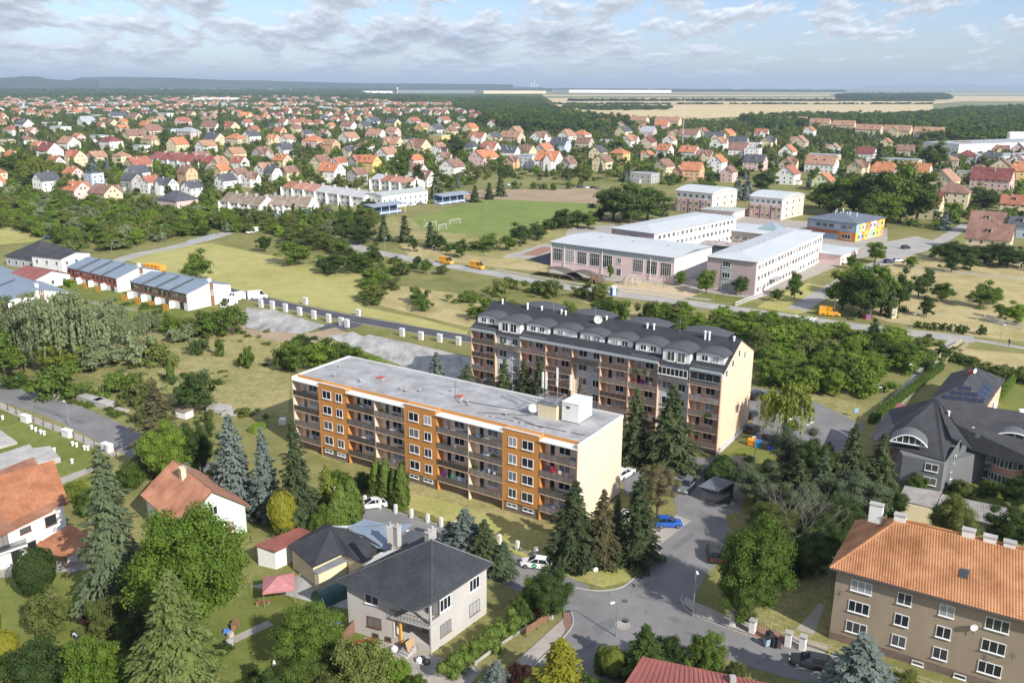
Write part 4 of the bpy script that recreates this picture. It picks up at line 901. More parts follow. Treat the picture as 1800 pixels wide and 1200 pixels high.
# ---------------- grey and peach apartment block
q0 = P(1260, 801); L2, D2 = 54.0, 16.4; ax2 = math.atan2(-.545, .839); org2 = q0 - Vector((math.cos(ax2), math.sin(ax2))) * L2
B2 = thing('peach_apartment_block', 'six-storey grey and peach block with curved dark dormers, right of centre', 'apartment block', (org2.x, org2.y), ax2)
M2 = L2 / 9; ZB, F2, N2 = 1.3, 2.85, 5; ZE = ZB + F2 * N2 + .25; ZRG = 19.8
def on2(x, y, z=0): c, s = math.cos(ax2), math.sin(ax2); return (org2.x + x * c - y * s, org2.y + x * s + y * c, z)
m = MB(); m.prism([(1.4, -.3), (D2, -.3), (D2, ZE), (D2 * .5, ZRG - .2), (1.4, ZE)], 0, L2 - .1); part('walls', m, PEACHW, B2)
m = MB(); m.prism([(0, ZB), (D2, ZB), (D2, ZE), (D2 * .5, ZRG + .05), (0, ZE)], L2 - .1, L2 + .08); gb = part('gable_wall', m, mat('render_apricot_pale', (.76, .56, .39), .9, .06, .2), B2); m = MB(); m.box(L2 - .1, L2 + .04, .05, D2 - .05, -.3, ZB - .002); part('gable_plinth', m, GREYW, gb)
m = MB(); m.prism([(.02, ZE - 1.6), (2.6, ZE - 1.6), (2.6, ZE + 1.1), (.02, ZE - .1)], L2 + .082, L2 + .1); part('grey_corner_patch', m, GREYW, gb)
for y, z in ((1.6, ZE - 1.3), (4.6, ZE - .2), (7.8, ZE + .9), (11, ZE - .2)): window(B2, L2 + .1, y, z, .95, 1.35, 1, PI / 2)
m = MB(); m.prism([(0, -.3), (D2, -.3), (D2, ZE), (D2 * .5, ZRG + .05), (0, ZE)], -.12, 0); part('gable_wall', m, PEACH_Y, B2)
K2 = 'LGLLGLLGL'; rf2 = MB(); k_ = (ZRG - ZE) / (D2 * .5)
slope(rf2, (-.3, -.35, ZE - .05), (L2 + .3, -.35, ZE - .05), (L2 + .3, D2 * .5, ZRG + .15), (-.3, D2 * .5, ZRG + .15), .14); slope(rf2, (L2 + .3, D2 + .35, ZE - .05), (-.3, D2 + .35, ZE - .05), (-.3, D2 * .5, ZRG + .15), (L2 + .3, D2 * .5, ZRG + .15), .14)
rf2o = part('roof', rf2, ROOFDK, B2)
m = MB()
for (a, b) in ((0, 1), (2, 3), (3, 6), (6, 7), (8, 9)): m.box(a * M2 + .05, b * M2 - .05, -.62, -.35, ZE - .45, ZE + .02)
part('eaves_band', m, ZINC, B2)
for i, k in enumerate(K2):
    x0, x1 = i * M2, (i + 1) * M2; rec = .9 if 3 <= i <= 5 else 0
    for f in range(N2):
        z = ZB + F2 * f
        if k == 'G':
            if f == 0: m = MB(); m.box(x0, x1, .2 + rec, 1.4, -.3, ZE - .1); part('grey_panel', m, GREYW, B2)
            window(B2, x0 + 1.6, .2 + rec, z + .85, 1.9, 1.45, 2, fm=OFFW); window(B2, x1 - 1.5, .2 + rec, z + .85, 1.4, 1.45, 2)
            if f == N2 - 1:
                bal = MB(); bal.box(x0 + .05, x1 - .05, -.9, .2 + rec, z - .12, z + .02); part('balcony_slab', bal, CONC, B2); r_ = MB(); r_.box(x0 + .05, x1 - .05, -.95, -.9, z + .02, z + 1.05); ro_ = part('railing', r_, RAILPANEL, B2)
                if i == 7:
                    window(B2, (x0 + x1) / 2, -.88, z + 1.07, M2 - .3, 1.45, 7)
        else:
            m = MB(); m.box(x0 + .14, x1 - .1, -.35, 1.4, z - .12, z + .04); part('balcony_slab', m, PEACHW, B2)
            r_ = MB(); r_.box(x0 + .14, x1 - .1, -.42, -.36, z + 1.0, z + 1.08)
            for q in range(6): xx = x0 + .18 + (M2 - .34) * q / 5; r_.box(xx - .03, xx + .03, -.41, -.36, z + .05, z + 1.0)
            ro_ = part('railing', r_, mat('rail_timber_red', (.30, .16, .11), .8), B2); pn = MB(); pn.box(x0 + .2, x1 - .16, -.385, -.37, z + .12, z + .96)
            part('railing_panel', pn, mat('balcony_panel_grey', (.17, .15, .14), .5, .2, .4, rand=1.3), ro_)
            window(B2, x0 + 1.4, 1.4, z + .12, .95, 2.1, 1); window(B2, x0 + 3.5, 1.4, z + .85, 1.8, 1.4, 2)
            if f > 0: balcony_things(on2, ax2, x0, z, .5, 'peach')
            if i == 8 and f == 4:
                window(B2, x0 + M2 / 2, -.36, z + 1.1, M2 - .4, 1.35, 4, fm=GALV)
    if k == 'L':
        for xx in (x0, x1 - .1):
            if (xx == x0 and i and K2[i - 1] == 'L' and i not in (3, 6)): continue
            m = MB(); m.box(xx, xx + .14, -.4, 1.4, 0, ZE - .2); part('fin_wall', m, PEACHW, B2)
        m = MB(); m.box(x0 + .1, x1 - .1, .9, 1.4, -.3, ZB - .13); part('plinth', m, GREYW, B2)
    # curved dormer
    dz = ZE + .75 if k == 'L' else ZE + .15; dh = 1.5 if k == 'L' else 2.1; xa, xb = x0 + .4, x1 - .4; yf = 1.5 if k == 'L' else .35
    if 3 <= i <= 5: dz, dh, yf = ZE + .8, 1.4, 1.9
    ztop = dz + dh; yb = (ztop + .5 - ZE) / k_ + .6
    m = MB(); m.box(xa, xb, yf, yb, ZE + .1, ztop); dm = part('dormer', m, WHITE if k == 'L' else OFFW, B2)
    m = MB(); n = 8; prof = []
    wdt = (xb - xa) / 2 + .42; xc = (xa + xb) / 2
    top = [(xc - wdt + 2 * wdt * j / n, ztop + .02 + .55 * (1 - ((j / n) * 2 - 1) ** 2)) for j in range(n + 1)]
    for j in range(n):
        (xA, zA), (xB, zB) = top[j], top[j + 1]; yb2 = yb + 1.6
        m.poly([(xA, yf - .4, zA + .12), (xB, yf - .4, zB + .12), (xB, yb2, zB + .12), (xA, yb2, zA + .12)]); m.poly([(xB, yf - .4, zB), (xB, yf - .4, zB + .12), (xA, yf - .4, zA + .12), (xA, yf - .4, zA)]); m.poly([(xA, yf - .4, zA), (xA, yb2, zA), (xB, yb2, zB), (xB, yf - .4, zB)])
    part('dormer_roof', m, mat('dormer_metal_grey', (.085, .09, .10), .65, .1, .3, spec=.2), dm)
    m = MB(); n = 8; pts = [(x, z) for x, z in top if xa <= x <= xb]; m.poly([(xa, yf, ztop)] + [(xb, yf, ztop)] + [(x, yf, z) for x, z in pts[::-1]]); part('dormer_gable', m, WHITE, dm)
    wh = 1.1 if k == 'L' else 1.85; zz = ztop - wh - .12
    for xx in (xc - 1.0, xc + 1.0): window(B2, xx, yf, zz, 1.25 if k == 'L' else 1.5, wh, 2)
    if k == 'L' and not 3 <= i <= 5:
        m = MB(); m.prism([(.0, ZE + .12), (1.45, ZE + .55), (1.45, ZE + .66), (.0, ZE + .22)], xa - .2, xb + .2); part('lean_to_roof', m, mat('dormer_metal_grey', (.17, .18, .20)), dm)
for i in range(4):       # the dormers of the far side show over the ridge
    xc = 9 + i * 12.2; m = MB(); n = 8; w_ = 4.6; top = [(xc - w_ + 2 * w_ * j / n, ZRG - 1.15 + .6 * (1 - ((j / n) * 2 - 1) ** 2)) for j in range(n + 1)]
    for j in range(n):
        (xA, zA), (xB, zB) = top[j], top[j + 1]; m.poly([(xA, D2 * .5 + .5, zA), (xB, D2 * .5 + .5, zB), (xB, D2 - .2, zB), (xA, D2 - .2, zA)]); m.poly([(xB, D2 - .2, ZE), (xA, D2 - .2, ZE), (xA, D2 - .2, zA), (xB, D2 - .2, zB)])
    part('rear_dormer', m, mat('dormer_metal_grey', (.17, .18, .20)), B2)
for (x, y, h) in ((2.5, 7.6, 1.1), (9, 7.2, 1.4), (12.2, 7.6, .9), (17, 7.4, 1.0), (18, 7.3, 1.0), (36, 7.3, 1.0), (37.4, 7.2, 1.2), (47.8, 6.8, 1.7), (48.6, 6.8, 1.7), (53, 7.6, .9), (27, 7.8, .8)):
    z0 = ZE + k_ * y - .1; t = thing('roof_flue', 'white capped flue on the dark roof ridge of the peach block', 'flue', on2(x, y, z0), ax2, 'flues on the peach block ridge'); m = MB(); m.disc((0, 0, 0), .2, h, 8); part('pipe', m, WHITE, t); m = MB(); m.tube((0, 0, h), (0, 0, h + .15), .32, .2, 8); part('cap', m, WHITE, t)
for (x, h) in ((15.0, 2.2), (24.6, 2.6), (42.5, 2.6)):
    t = thing('tv_aerial', 'slim aerial mast on the dark roof ridge of the peach block', 'aerial', on2(x, 7.6, ZE + k_ * 7.6), ax2, 'aerials on the peach block ridge'); m = MB(); m.tube((0, 0, 0), (0, 0, h), .04, n=5); part('mast', m, GALV, t); m = MB(); [m.box(-.4, .4, -.02, .02, z, z + .03) for z in (h * .7, h * .85, h)]; part('rods', m, GALV, t)
dish('big white satellite dish on the dark roof of the peach block', 26.0, 6.2, ZE + k_ * 6.2 - .3, .85, ax2 + .4, on2)
clutter(on2, ax2, 6 * M2, ZB + F2 * 3 + .8, M2, 'pink and red washing hanging on a balcony of the peach block', [(1.0, 0, .5, .8), (2.6, 3, .7, .9), (3.3, 0, .4, .6), (4.3, 1, .5, .8)])
for (i, f, x) in ((6, 4, 1.5), (6, 4, 3.5), (1, 4, 1.5), (8, 2, 4)):
    o = tree('bush_mid', *on2(i * M2 + x, -.2)[:2], 1.1, .6, 'green', 'leafy plants on an upper balcony of the peach block', 'balcony plants of the peach block'); o.location.z = ZB + F2 * f + .05

def vprism(m, q, z0, z1):
    A = sum(q[i][0] * q[(i + 1) % len(q)][1] - q[(i + 1) % len(q)][0] * q[i][1] for i in range(len(q))); q = q if A > 0 else q[::-1]; m.poly([(*p, z1) for p in q]); m.poly([(*p, z0) for p in q][::-1])
    for i in range(len(q)): a, b = q[i], q[(i + 1) % len(q)]; m.poly([(*a, z0), (*b, z0), (*b, z1), (*a, z1)])
# ---------------- grey corner villa with pyramid roof
gl, gc, gr = P(620, 1100), P(758, 1148), P(862, 1088)
V3 = thing('grey_corner_villa', 'two-storey sand-grey villa with dark pyramid roof by the junction', 'house', (gc.x, gc.y), R(53))
# local x runs along the right-hand wall away from the corner; local y to the left-hand wall
WR, WL = 10.4, 12.0; HW = 6.9
m = MB(); vprism(m, [(-1.2, 5), (1.7, 5), (1.7, 0), (WR, 0), (WR, 9.5), (4.5, 12.6), (-2.7, 11.0)], -.3, HW); m.box(0, 1.7, 0.0, .22, -.3, HW - 2.8 + .0); vprism(m, [(0, .22), (1.7, .22), (1.7, 5), (-1.2, 5)], -.3, .9); part('walls', m, SANDW, V3)
m = MB(); m.box(-1.22, -1.0, 4.82, 4.998, .9, HW); m.box(-.06, .22, -.06, .2, HW - 2.8, HW); part('corner_post', m, SANDW, V3, kind='stuff')
m = MB(); vprism(m, [(-.5, -.05), (1.7, -.05), (1.7, 5), (-1.6, 5)], 3.55, 3.75); part('balcony_slab', m, CONC, V3)
m = MB()
for y in np.linspace(0, 4.9, 12): m.box(-.5 - .22 * y, -.46 - .22 * y, y - .02, y + .02, 3.75, 4.75)
m.tube((-.48, 0, 4.76), (-1.56, 4.9, 4.76), .04, n=4)
for x in (-.3, -.15): m.box(x - .02, x + .02, -.04, 0, 3.75, 4.75)
part('railing', m, RAIL, V3)
rf = MB(); e = HW - .05; o_ = .8; AP = Vector((*(Matrix.Rotation(-V3.rotation_euler.z, 2) @ (P(759, 948, 10.6) - V3.location.xy)), 10.6)); c0, c1, c2, c3 = (-.15, -.4, e), (WR + .9, -.4, e), (WR + .9, 11, e), (-3.4, 12.2, e)
cL = (-2.0, .7, e - .5)
tri(rf, c0, c1, AP); tri(rf, c1, c2, AP); tri(rf, c2, c3, AP); tri(rf, c3, cL, AP); tri(rf, cL, c0, AP); rv = part('roof', rf, ROOFDK, V3)
m = MB()
for a in (c0, c1, c2, c3): m.tube(a, AP, .09, n=6)
part('hip_caps', m, METAL_D, rv)
m = MB()
for a, b in ((c0, c1), (c3, cL), (cL, c0)): m.tube(Vector(a) - Vector((0, 0, .1)), Vector(b) - Vector((0, 0, .1)), .09, n=6)
part('gutter', m, METAL_D, rv)
for (x, y, h) in ((AP.x + .3, AP.y + .8, 1.0), (AP.x + 1.1, AP.y + .9, 1.1), (AP.x - 1.6, AP.y + 4.3, 2.6)):
    m = MB(); z0 = 9.0 if h > 2 else 10.0; m.box(x - .35, x + .35, y - .35, y + .35, z0, 10.9 + h * .3); m.box(x - .43, x + .43, y - .43, y + .43, 10.9 + h * .3, 11.0 + h * .3); m.box(x - .12, x + .12, y - .12, y + .12, 11.0 + h * .3, 11.35 + h * .3); part('chimney', m, CONC, rv)
for x in (2.6, 8.0):
    for z, fm in ((4.55, OFFW), (1.25, mat('window_frame_taupe', (.22, .19, .17), .7))): window(V3, x, 0, z, 1.95, 1.65, 3, 0, fm)
for z, y in ((4.6, 7.6), (1.5, 7.4)): window(V3, -.245 * y - .03, y, z, 1.9, 1.35, 2, -R(76.2), OFFW if z > 3 else mat('window_frame_brown', (.14, .08, .05), .7))
for y in (7.3, 5.6): window(V3, -.245 * y - .03, y, .12, .8, .55, 1, -R(76.2), mat('window_frame_brown', (.14, .08, .05)))
m = MB(); m.box(1.62, 1.7, 1.2, 2.2, 3.78, 5.9); part('balcony_door', m, GLASS, V3); m = MB(); m.box(1.62, 1.7, 2.0, 3.0, .95, 3.1); part('door', m, WOOD, V3)
for k in range(5): m = MB(); m.box(-2.6 + k * .35, -2.26 + k * .35, 1.6, 3.0, -.1, .16 + k * .18); part('step', m, CONC, V3)
m = MB(); m.box(-1.05, -.8, 3.85, 4.15, -.1, 3.55); part('timber_post', m, WOOD_O, V3)

# ---------------- yellow bungalow with its outbuildings
g = P(575, 985); BY = AXA + .62
bx = thing('yellow_bungalow', 'yellow bungalow with dark hipped slate roof left of the grey villa', 'house', (*P(586, 992), 0), 0)
def wpoly(parent, name, pts, z0, z1, m):       # upright prism from world ground points, local to a root at the origin corner
    o = parent.location; mb = MB(); q = [(p.x - o.x, p.y - o.y) for p in pts]; A = sum(q[i][0] * q[(i + 1) % len(q)][1] - q[(i + 1) % len(q)][0] * q[i][1] for i in range(len(q)))
    if A < 0: q = q[::-1]
    n = len(q); mb.poly([(x, y, z1) for x, y in q]); mb.poly([(x, y, z0) for x, y in q][::-1])
    for i in range(n): a, b = q[i], q[(i + 1) % n]; mb.poly([(*a, z0), (*b, z0), (*b, z1), (*a, z1)])
    return part(name, mb, m, parent)
def wroof(parent, name, polys, m, th=.14):
    """roof planes given as the photograph shows their corners, each corner with its own height"""
    o = parent.location; mb = MB()
    for pl in polys:
        V = [Vector((*P(x, y, z), z)) - Vector((o.x, o.y, 0)) for x, y, z in pl]; nrm = (V[1] - V[0]).cross(V[2] - V[0])
        if nrm.z < 0: V = [V[1], V[0]] + V[2:][::-1]
        mb.roofquad(V); lo = [v - Vector((0, 0, th)) for v in V]; mb.poly(lo[::-1]); n = len(V)
        for i in range(n): mb.poly([lo[i], lo[(i + 1) % n], V[(i + 1) % n], V[i]])
    return part(name, mb, m, parent)
wpoly(bx, 'walls', [P(513, 963, 3.1), P(550, 991, 3.1), P(602, 972, 3.1), P(650, 1000, 3.1), P(700, 960, 3.1), P(590, 928, 3.1)], -.3, 3.15, CREAM)
wroof(bx, 'roof', [[(506, 958, 3.2), (550, 996, 3.2), (603, 972, 3.4), (583, 924, 5.6)], [(603, 972, 3.4), (636, 990, 3.2), (662, 972, 3.6), (583, 924, 5.6)], [(662, 972, 3.6), (668, 958, 4.4), (640, 940, 4.6), (583, 924, 5.6)], [(506, 958, 3.2), (583, 924, 5.6), (575, 918, 4.8)]], ROOFDK)
wroof(bx, 'porch_roof', [[(549, 1003, 2.6), (558, 1008, 2.5), (611, 984, 2.5), (600, 977, 2.7)]], ROOFBIT2)
wpoly(bx, 'porch_wall', [P(552, 1006, 2.4), P(560, 1010, 2.4), P(609, 986, 2.4), P(601, 980, 2.4)], -.3, 2.35, CREAM)
wroof(bx, 'metal_roof', [[(583, 924, 5.4), (610, 927, 4.9), (660, 960, 4.4), (686, 968, 3.9), (700, 940, 4.2), (664, 922, 4.6)], [(610, 926, 5.0), (640, 912, 5.2), (680, 920, 5.0), (725, 920, 4.9), (700, 940, 4.2), (664, 925, 4.6)]], METAL_B)
wroof(bx, 'metal_roof', [[(690, 953, 3.8), (722, 930, 4.8), (760, 938, 4.4), (730, 962, 3.6)]], METAL_D)
m = MB(); m.box(-.9, -.0, -.02, .02, .1, 2.0); dr = part('door', m, mat('door_orange', (.5, .16, .05), .7), bx); pp = P(580, 1004) - Vector(bx.location[:2]); dr.location = (pp.x, pp.y, 0); dr.rotation_euler.z = .45
m = MB(); m.box(-.4, .4, -.4, .4, 3.5, 7.0); m.box(-.5, .5, -.5, .5, 7.0, 7.15); m.disc((0, 0, 7.15), .13, .6, 8); pp = P(687, 955, 4.5) - Vector(bx.location[:2]); part('chimney', m, CONC, bx, loc=(pp.x, pp.y, 0))
rs_ = thing('red_roofed_annex', 'small white annex with flat dusty red roof', 'shed', (*P(480, 995), 0), 0)
wpoly(rs_, 'walls', [P(452, 960, 2.9), P(483, 967, 2.9), P(508, 956, 2.9), P(545, 938, 2.9), P(520, 930, 2.9)], -.3, 2.9, WHITE); wroof(rs_, 'roof', [[(447, 958, 3.0), (485, 969, 3.0), (555, 936, 3.3), (524, 926, 3.3)]], METAL_R)
a_ = P(468, 995); b_ = P(474, 998); m = MB(); m.box(-.4, .4, -.03, .03, 0, 1.9); dd = part('door', m, METAL_D, rs_); dd.location = (a_.x - rs_.location.x, a_.y - rs_.location.y - .1, 0); dd.rotation_euler.z = -.4

# ---------------- brown apartment block, lower right
q = P(1457, 1121); ax4 = math.atan2(-.54, .855); B4 = thing('brown_apartment_block', 'brown rendered block with orange tiled roof in the lower right', 'apartment block', (q.x, q.y), ax4); L4, D4, H4 = 44, 12.5, 9.8
m = MB(); m.box(0, L4, 0, D4, -.3, H4); part('walls', m, BROWNW, B4); m = MB(); m.box(-.04, L4, -.05, 0, -.3, 1.0); part('plinth', m, PLINTH, B4)
m = MB(); ov = .7; rid = 14.6; e = H4 - .1; A_, B_ = (-ov, -ov, e), (L4 + ov, -ov, e); hipx = 5.2
slope(m, A_, B_, (L4 + ov - hipx, D4 / 2, rid), (hipx, D4 / 2, rid)); slope(m, (L4 + ov, D4 + ov, e), (-ov, D4 + ov, e), (hipx, D4 / 2, rid), (L4 + ov - hipx, D4 / 2, rid)); tri(m, (-ov, D4 + ov, e), A_, (hipx, D4 / 2, rid)); ro4 = part('roof', m, mat('roof_underlay_orange', (.42, .16, .07)), B4)
# tiles as relief: courses of pantiles standing proud of the roof plane
def pantiles(parent, a, b, c, d, mtl, row=.36, col=.30, name='tile_courses', lift=.02, hgt=.05):
    A, B, C_, D = (np.array(p, float) for p in (a, b, c, d)); ex = (B - A) / np.linalg.norm(B - A); nn = np.cross(B - A, D - A); nn /= np.linalg.norm(nn); ey = np.cross(nn, ex)
    Hh = (D - A) @ ey; Lx = np.linalg.norm(B - A); dl = (D - A) @ ex; dr_ = Lx - (C_ - A) @ ex; nr = int(Hh / row); V, F, UV = [], [], []; rs = np.random.RandomState(4)
    for r_ in range(nr):
        y0, y1 = r_ * row, (r_ + 1.12) * row; xa = dl * (y0 / Hh); xb = Lx - dr_ * (y0 / Hh); n = int((xb - xa) / col)
        if n < 1: continue
        xs = xa + np.arange(n) * col; jit = rs.normal(0, .004, n)
        for x, j in zip(xs, jit):
            for k2, (f, hh) in enumerate(((0, 0.0), (.3, 1.0), (.62, 1.0), (.95, 0.05))):
                V.append(A + ex * (x + f * col) + ey * y0 + nn * (lift + .035 + hh * hgt + j)); V.append(A + ex * (x + f * col) + ey * y1 + nn * (lift + hh * hgt + j))
            o = len(V) - 8
            for k2 in range(3): F.append((o + k2 * 2, o + k2 * 2 + 2, o + k2 * 2 + 3, o + k2 * 2 + 1))
    me = np_mesh(name, np.array(V), np.array(F), mtl); return link(name, me, parent, kind='stuff')
TILE_G = mat('clay_tile_orange', (.38, .155, .062), .75, .3, .35, col2=(.43, .215, .105), fine=6.0); TILE_G2 = mat('clay_tile_red_brown', (.36, .15, .09), .8, .25, .35, col2=(.45, .22, .13), fine=5.0)
pantiles(ro4, A_, B_, (L4 + ov - hipx, D4 / 2, rid), (hipx, D4 / 2, rid), TILE_G); pantiles(ro4, (-ov, D4 + ov, e), A_, (hipx, D4 / 2, rid), (hipx, D4 / 2 + .01, rid), TILE_G)
m = MB(); m.tube((hipx, D4 / 2, rid + .05), (L4, D4 / 2, rid + .05), .16, n=8); m.tube(A_, (hipx, D4 / 2, rid + .05), .15, n=8); m.tube((-ov, D4 + ov, e), (hipx, D4 / 2, rid + .05), .15, n=8); part('ridge_tiles', m, TILE_G, ro4)
m = MB(); m.tube((-ov, -ov - .08, e - .1), (L4, -ov - .08, e - .1), .09, n=6); part('gutter', m, METAL_D, ro4)
cols = [(2.9, 3), (7.6, 2), (12.0, 2), (17.0, 3), (22.5, 3), (27.5, 2), (32, 2), (37, 3)]
for x, n in cols:
    for f in range(3): window(B4, x, 0, 1.75 + 2.75 * f, 2.35 if n == 3 else 1.55, 1.45, n)
    if n: window(B4, x + 2.3, -.05, .15, 1.25, .5, 1)
for (x, y, w_, d_, h_) in ((2.5, D4 / 2 + .5, 1.5, .8, 1.6), (5.3, D4 / 2, 1.3, .8, 1.2), (12.6, D4 / 2 + .1, 1.3, .8, 1.3), (14.8, D4 / 2 + .1, 1.3, .8, 1.1), (16.8, D4 / 2 + .1, 1.2, .8, 1.0)):
    m = MB(); zb = rid - 1.3; m.box(x - w_ / 2, x + w_ / 2, y - d_ / 2, y + d_ / 2, zb, rid + h_ - .6); ch = part('chimney', m, WHITE, ro4); m = MB(); m.box(x - w_ / 2 - .08, x + w_ / 2 + .08, y - d_ / 2 - .08, y + d_ / 2 + .08, rid + h_ - .6, rid + h_ - .48)
    part('chimney_cap', m, CONC, ro4)
m = MB(); T = Matrix.Translation((13.0, 2.2, 0)); yy = 2.2; zz = e + (rid - e) * ((yy + ov) / (D4 / 2 + ov)); sl = math.atan2(rid - e, D4 / 2 + ov); T = Matrix.Translation((13.0, yy, zz + .1)) @ Matrix.Rotation(sl, 4, 'X'); m.box(-.45, .45, -.55, .55, 0, .12, 0, T); sk = part('skylight', m, METAL_D, ro4); m = MB(); m.box(-.35, .35, -.45, .45, .12, .14, 0, T); part('skylight_pane', m, GLASSB, ro4)
def on4(x, y, z=0): c, s = math.cos(ax4), math.sin(ax4); return (q.x + x * c - y * s, q.y + x * s + y * c, z)
dish('round white dish fixed between windows of the brown block', 14.9, -.35, 6.1, .42, ax4 + .5, on4)
for x, z in ((.7, 6.4), (18.9, 4.9)):
    t = thing('tv_aerial', 'dark bracket aerial on the %s of the brown block' % ('left edge' if x < 5 else 'front wall'), 'aerial', on4(x, -.03, z), ax4); m = MB(); m.tube((0, 0, 0), (0, -.8, .1), .03, n=5); m.tube((0, -.8, -.3), (0, -.8, .8), .03, n=5); part('mast', m, METAL_D, t); m = MB(); [m.box(-.3, .3, -.82, -.78, zz, zz + .03) for zz in (.2, .45, .7)]; part('rods', m, METAL_D, t)

# ---------------- grey block with arched dormers, right edge
q5 = P(1586, 900); B5 = thing('slate_grey_apartment_house', 'slate-grey apartment house with dark roof and arched dormer windows', 'apartment house', (*q5, 0), 0)
def seg(p, q_, z0, z1, m_, name='wall', th=.3, depth=None): pass
wpoly(B5, 'walls', [P(1587, 800, 5.6), P(1660, 815, 5.6), P(1690, 790, 5.6), P(1650, 745, 5.6), P(1560, 760, 5.6)], -.3, 5.7, DGREYW)
wpoly(B5, 'walls', [P(1664, 808, 5.6), P(1735, 790, 5.6), P(1900, 835, 5.6), P(1900, 770, 5.6), P(1720, 735, 5.6), P(1650, 745, 5.6)], -.3, 5.3, mat('render_mid_grey', (.15, .155, .16), .9, .06, .3))
wroof(B5, 'roof', [[(1553, 780, 5.9), (1660, 810, 5.9), (1672, 775, 7.6), (1646, 700, 11.5), (1570, 745, 7.0)], [(1646, 700, 11.5), (1672, 768, 8.4), (1708, 788, 7.2)], [(1553, 780, 5.9), (1570, 745, 7.0), (1646, 700, 11.5), (1560, 720, 7.0), (1530, 770, 5.9)],
    [(1705, 790, 5.9), (1900, 845, 5.9), (1900, 740, 10.5), (1720, 712, 10.5), (1646, 699, 11.4), (1680, 745, 9.2)]], ROOFDK2)
g1, g2, g3 = P(1676, 763, 8.0), P(1662, 812, 5.6), P(1706, 786, 5.6)
mb = MB(); o = B5.location; mb.poly([(g2.x - o.x, g2.y - o.y, -.3), (g3.x - o.x, g3.y - o.y, -.3), (g3.x - o.x, g3.y - o.y, 5.7), ((g2.x + g3.x) / 2 - o.x, (g2.y + g3.y) / 2 - o.y, 8.3), (g2.x - o.x, g2.y - o.y, 5.7)]); part('gable_wall', mb, mat('render_gable_grey', (.13, .14, .14), .9), B5)
def seg_win(parent, a, b, f, z, w, h, n, fm=None, dy=0.0, mat_=None):
    d = (b - a); an = math.atan2(d.y, d.x); p = a.lerp(b, f) - Vector((parent.location.x, parent.location.y)); p += Vector((math.sin(an), -math.cos(an))) * dy; return window(parent, p.x, p.y, z, w, h, n, an, fm)
wa, wb = P(1587, 800, 5.6), P(1660, 815, 5.6)
for z in (4.1, 1.7): seg_win(B5, wa, wb, .72, z - .2, 2.0, 1.3, 2, dy=.02)
for f, z, w_, n in ((.35, 4.6, .9, 1), (.3, 1.9, 1.2, 1)): seg_win(B5, g2, g3, f, z, w_, 1.3, n, dy=.12)
wc = P(1900, 835, 5.6); wd = P(1735, 790, 5.6)
for f, z, w_, n in ((.02, 3.4, 1.3, 1), (.02, .6, 1.2, 1)): seg_win(B5, wd, wc, f, z, w_, 1.6, n, dy=.02)
def balcony_arc(f0, f1, z, m_):
    a, b = wd.lerp(wc, f0), wd.lerp(wc, f1); d = (b - a).normalized(); n_ = Vector((d.y, -d.x)); mb = MB(); K = 8; o = B5.location; pts = [a + (b - a) * (k / K) + n_ * 1.6 * (1 - ((k / K) * 2 - 1) ** 2) ** .6 for k in range(K + 1)]
    for k in range(K):
        p, r_ = pts[k] - Vector((o.x, o.y)), pts[k + 1] - Vector((o.x, o.y)); mb.poly([(p.x, p.y, z), (r_.x, r_.y, z), (r_.x, r_.y, z + 1.15), (p.x, p.y, z + 1.15)]); mb.poly([(a.x - o.x + (b - a).x * (k / K), a.y - o.y + (b - a).y * (k / K), z), (p.x, p.y, z), (r_.x, r_.y, z), (a.x - o.x + (b - a).x * ((k + 1) / K), a.y - o.y + (b - a).y * ((k + 1) / K), z)][::-1])
    part('balcony_front', mb, m_, B5); gl_ = MB()
    for k in range(K): p, r_ = pts[k] - Vector((o.x, o.y)), pts[k + 1] - Vector((o.x, o.y)); gl_.poly([(p.x, p.y, z + 1.15), (r_.x, r_.y, z + 1.15), (r_.x, r_.y, z + 2.5), (p.x, p.y, z + 2.5)])
    part('balcony_glazing', gl_, GLASSB, B5); rim_ = MB()
    for k in range(K + 1): p = pts[k] - Vector((o.x, o.y)); rim_.tube((p.x, p.y, z + 1.1), (p.x, p.y, z + 2.55), .05, n=5)
    for k in range(K): p, r_ = pts[k] - Vector((o.x, o.y)), pts[k + 1] - Vector((o.x, o.y)); rim_.tube((p.x, p.y, z + 1.15), (r_.x, r_.y, z + 1.15), .05, n=5); rim_.tube((p.x, p.y, z + 2.5), (r_.x, r_.y, z + 2.5), .07, n=5)
    part('balcony_frame', rim_, OFFW, B5)
SAL = mat('render_salmon', (.50, .27, .22), .9, .06, .3)
balcony_arc(.06, .42, 2.7, SAL); balcony_arc(.06, .42, .0, SAL); balcony_arc(.46, .85, 2.7, SAL); balcony_arc(.46, .85, .0, SAL)
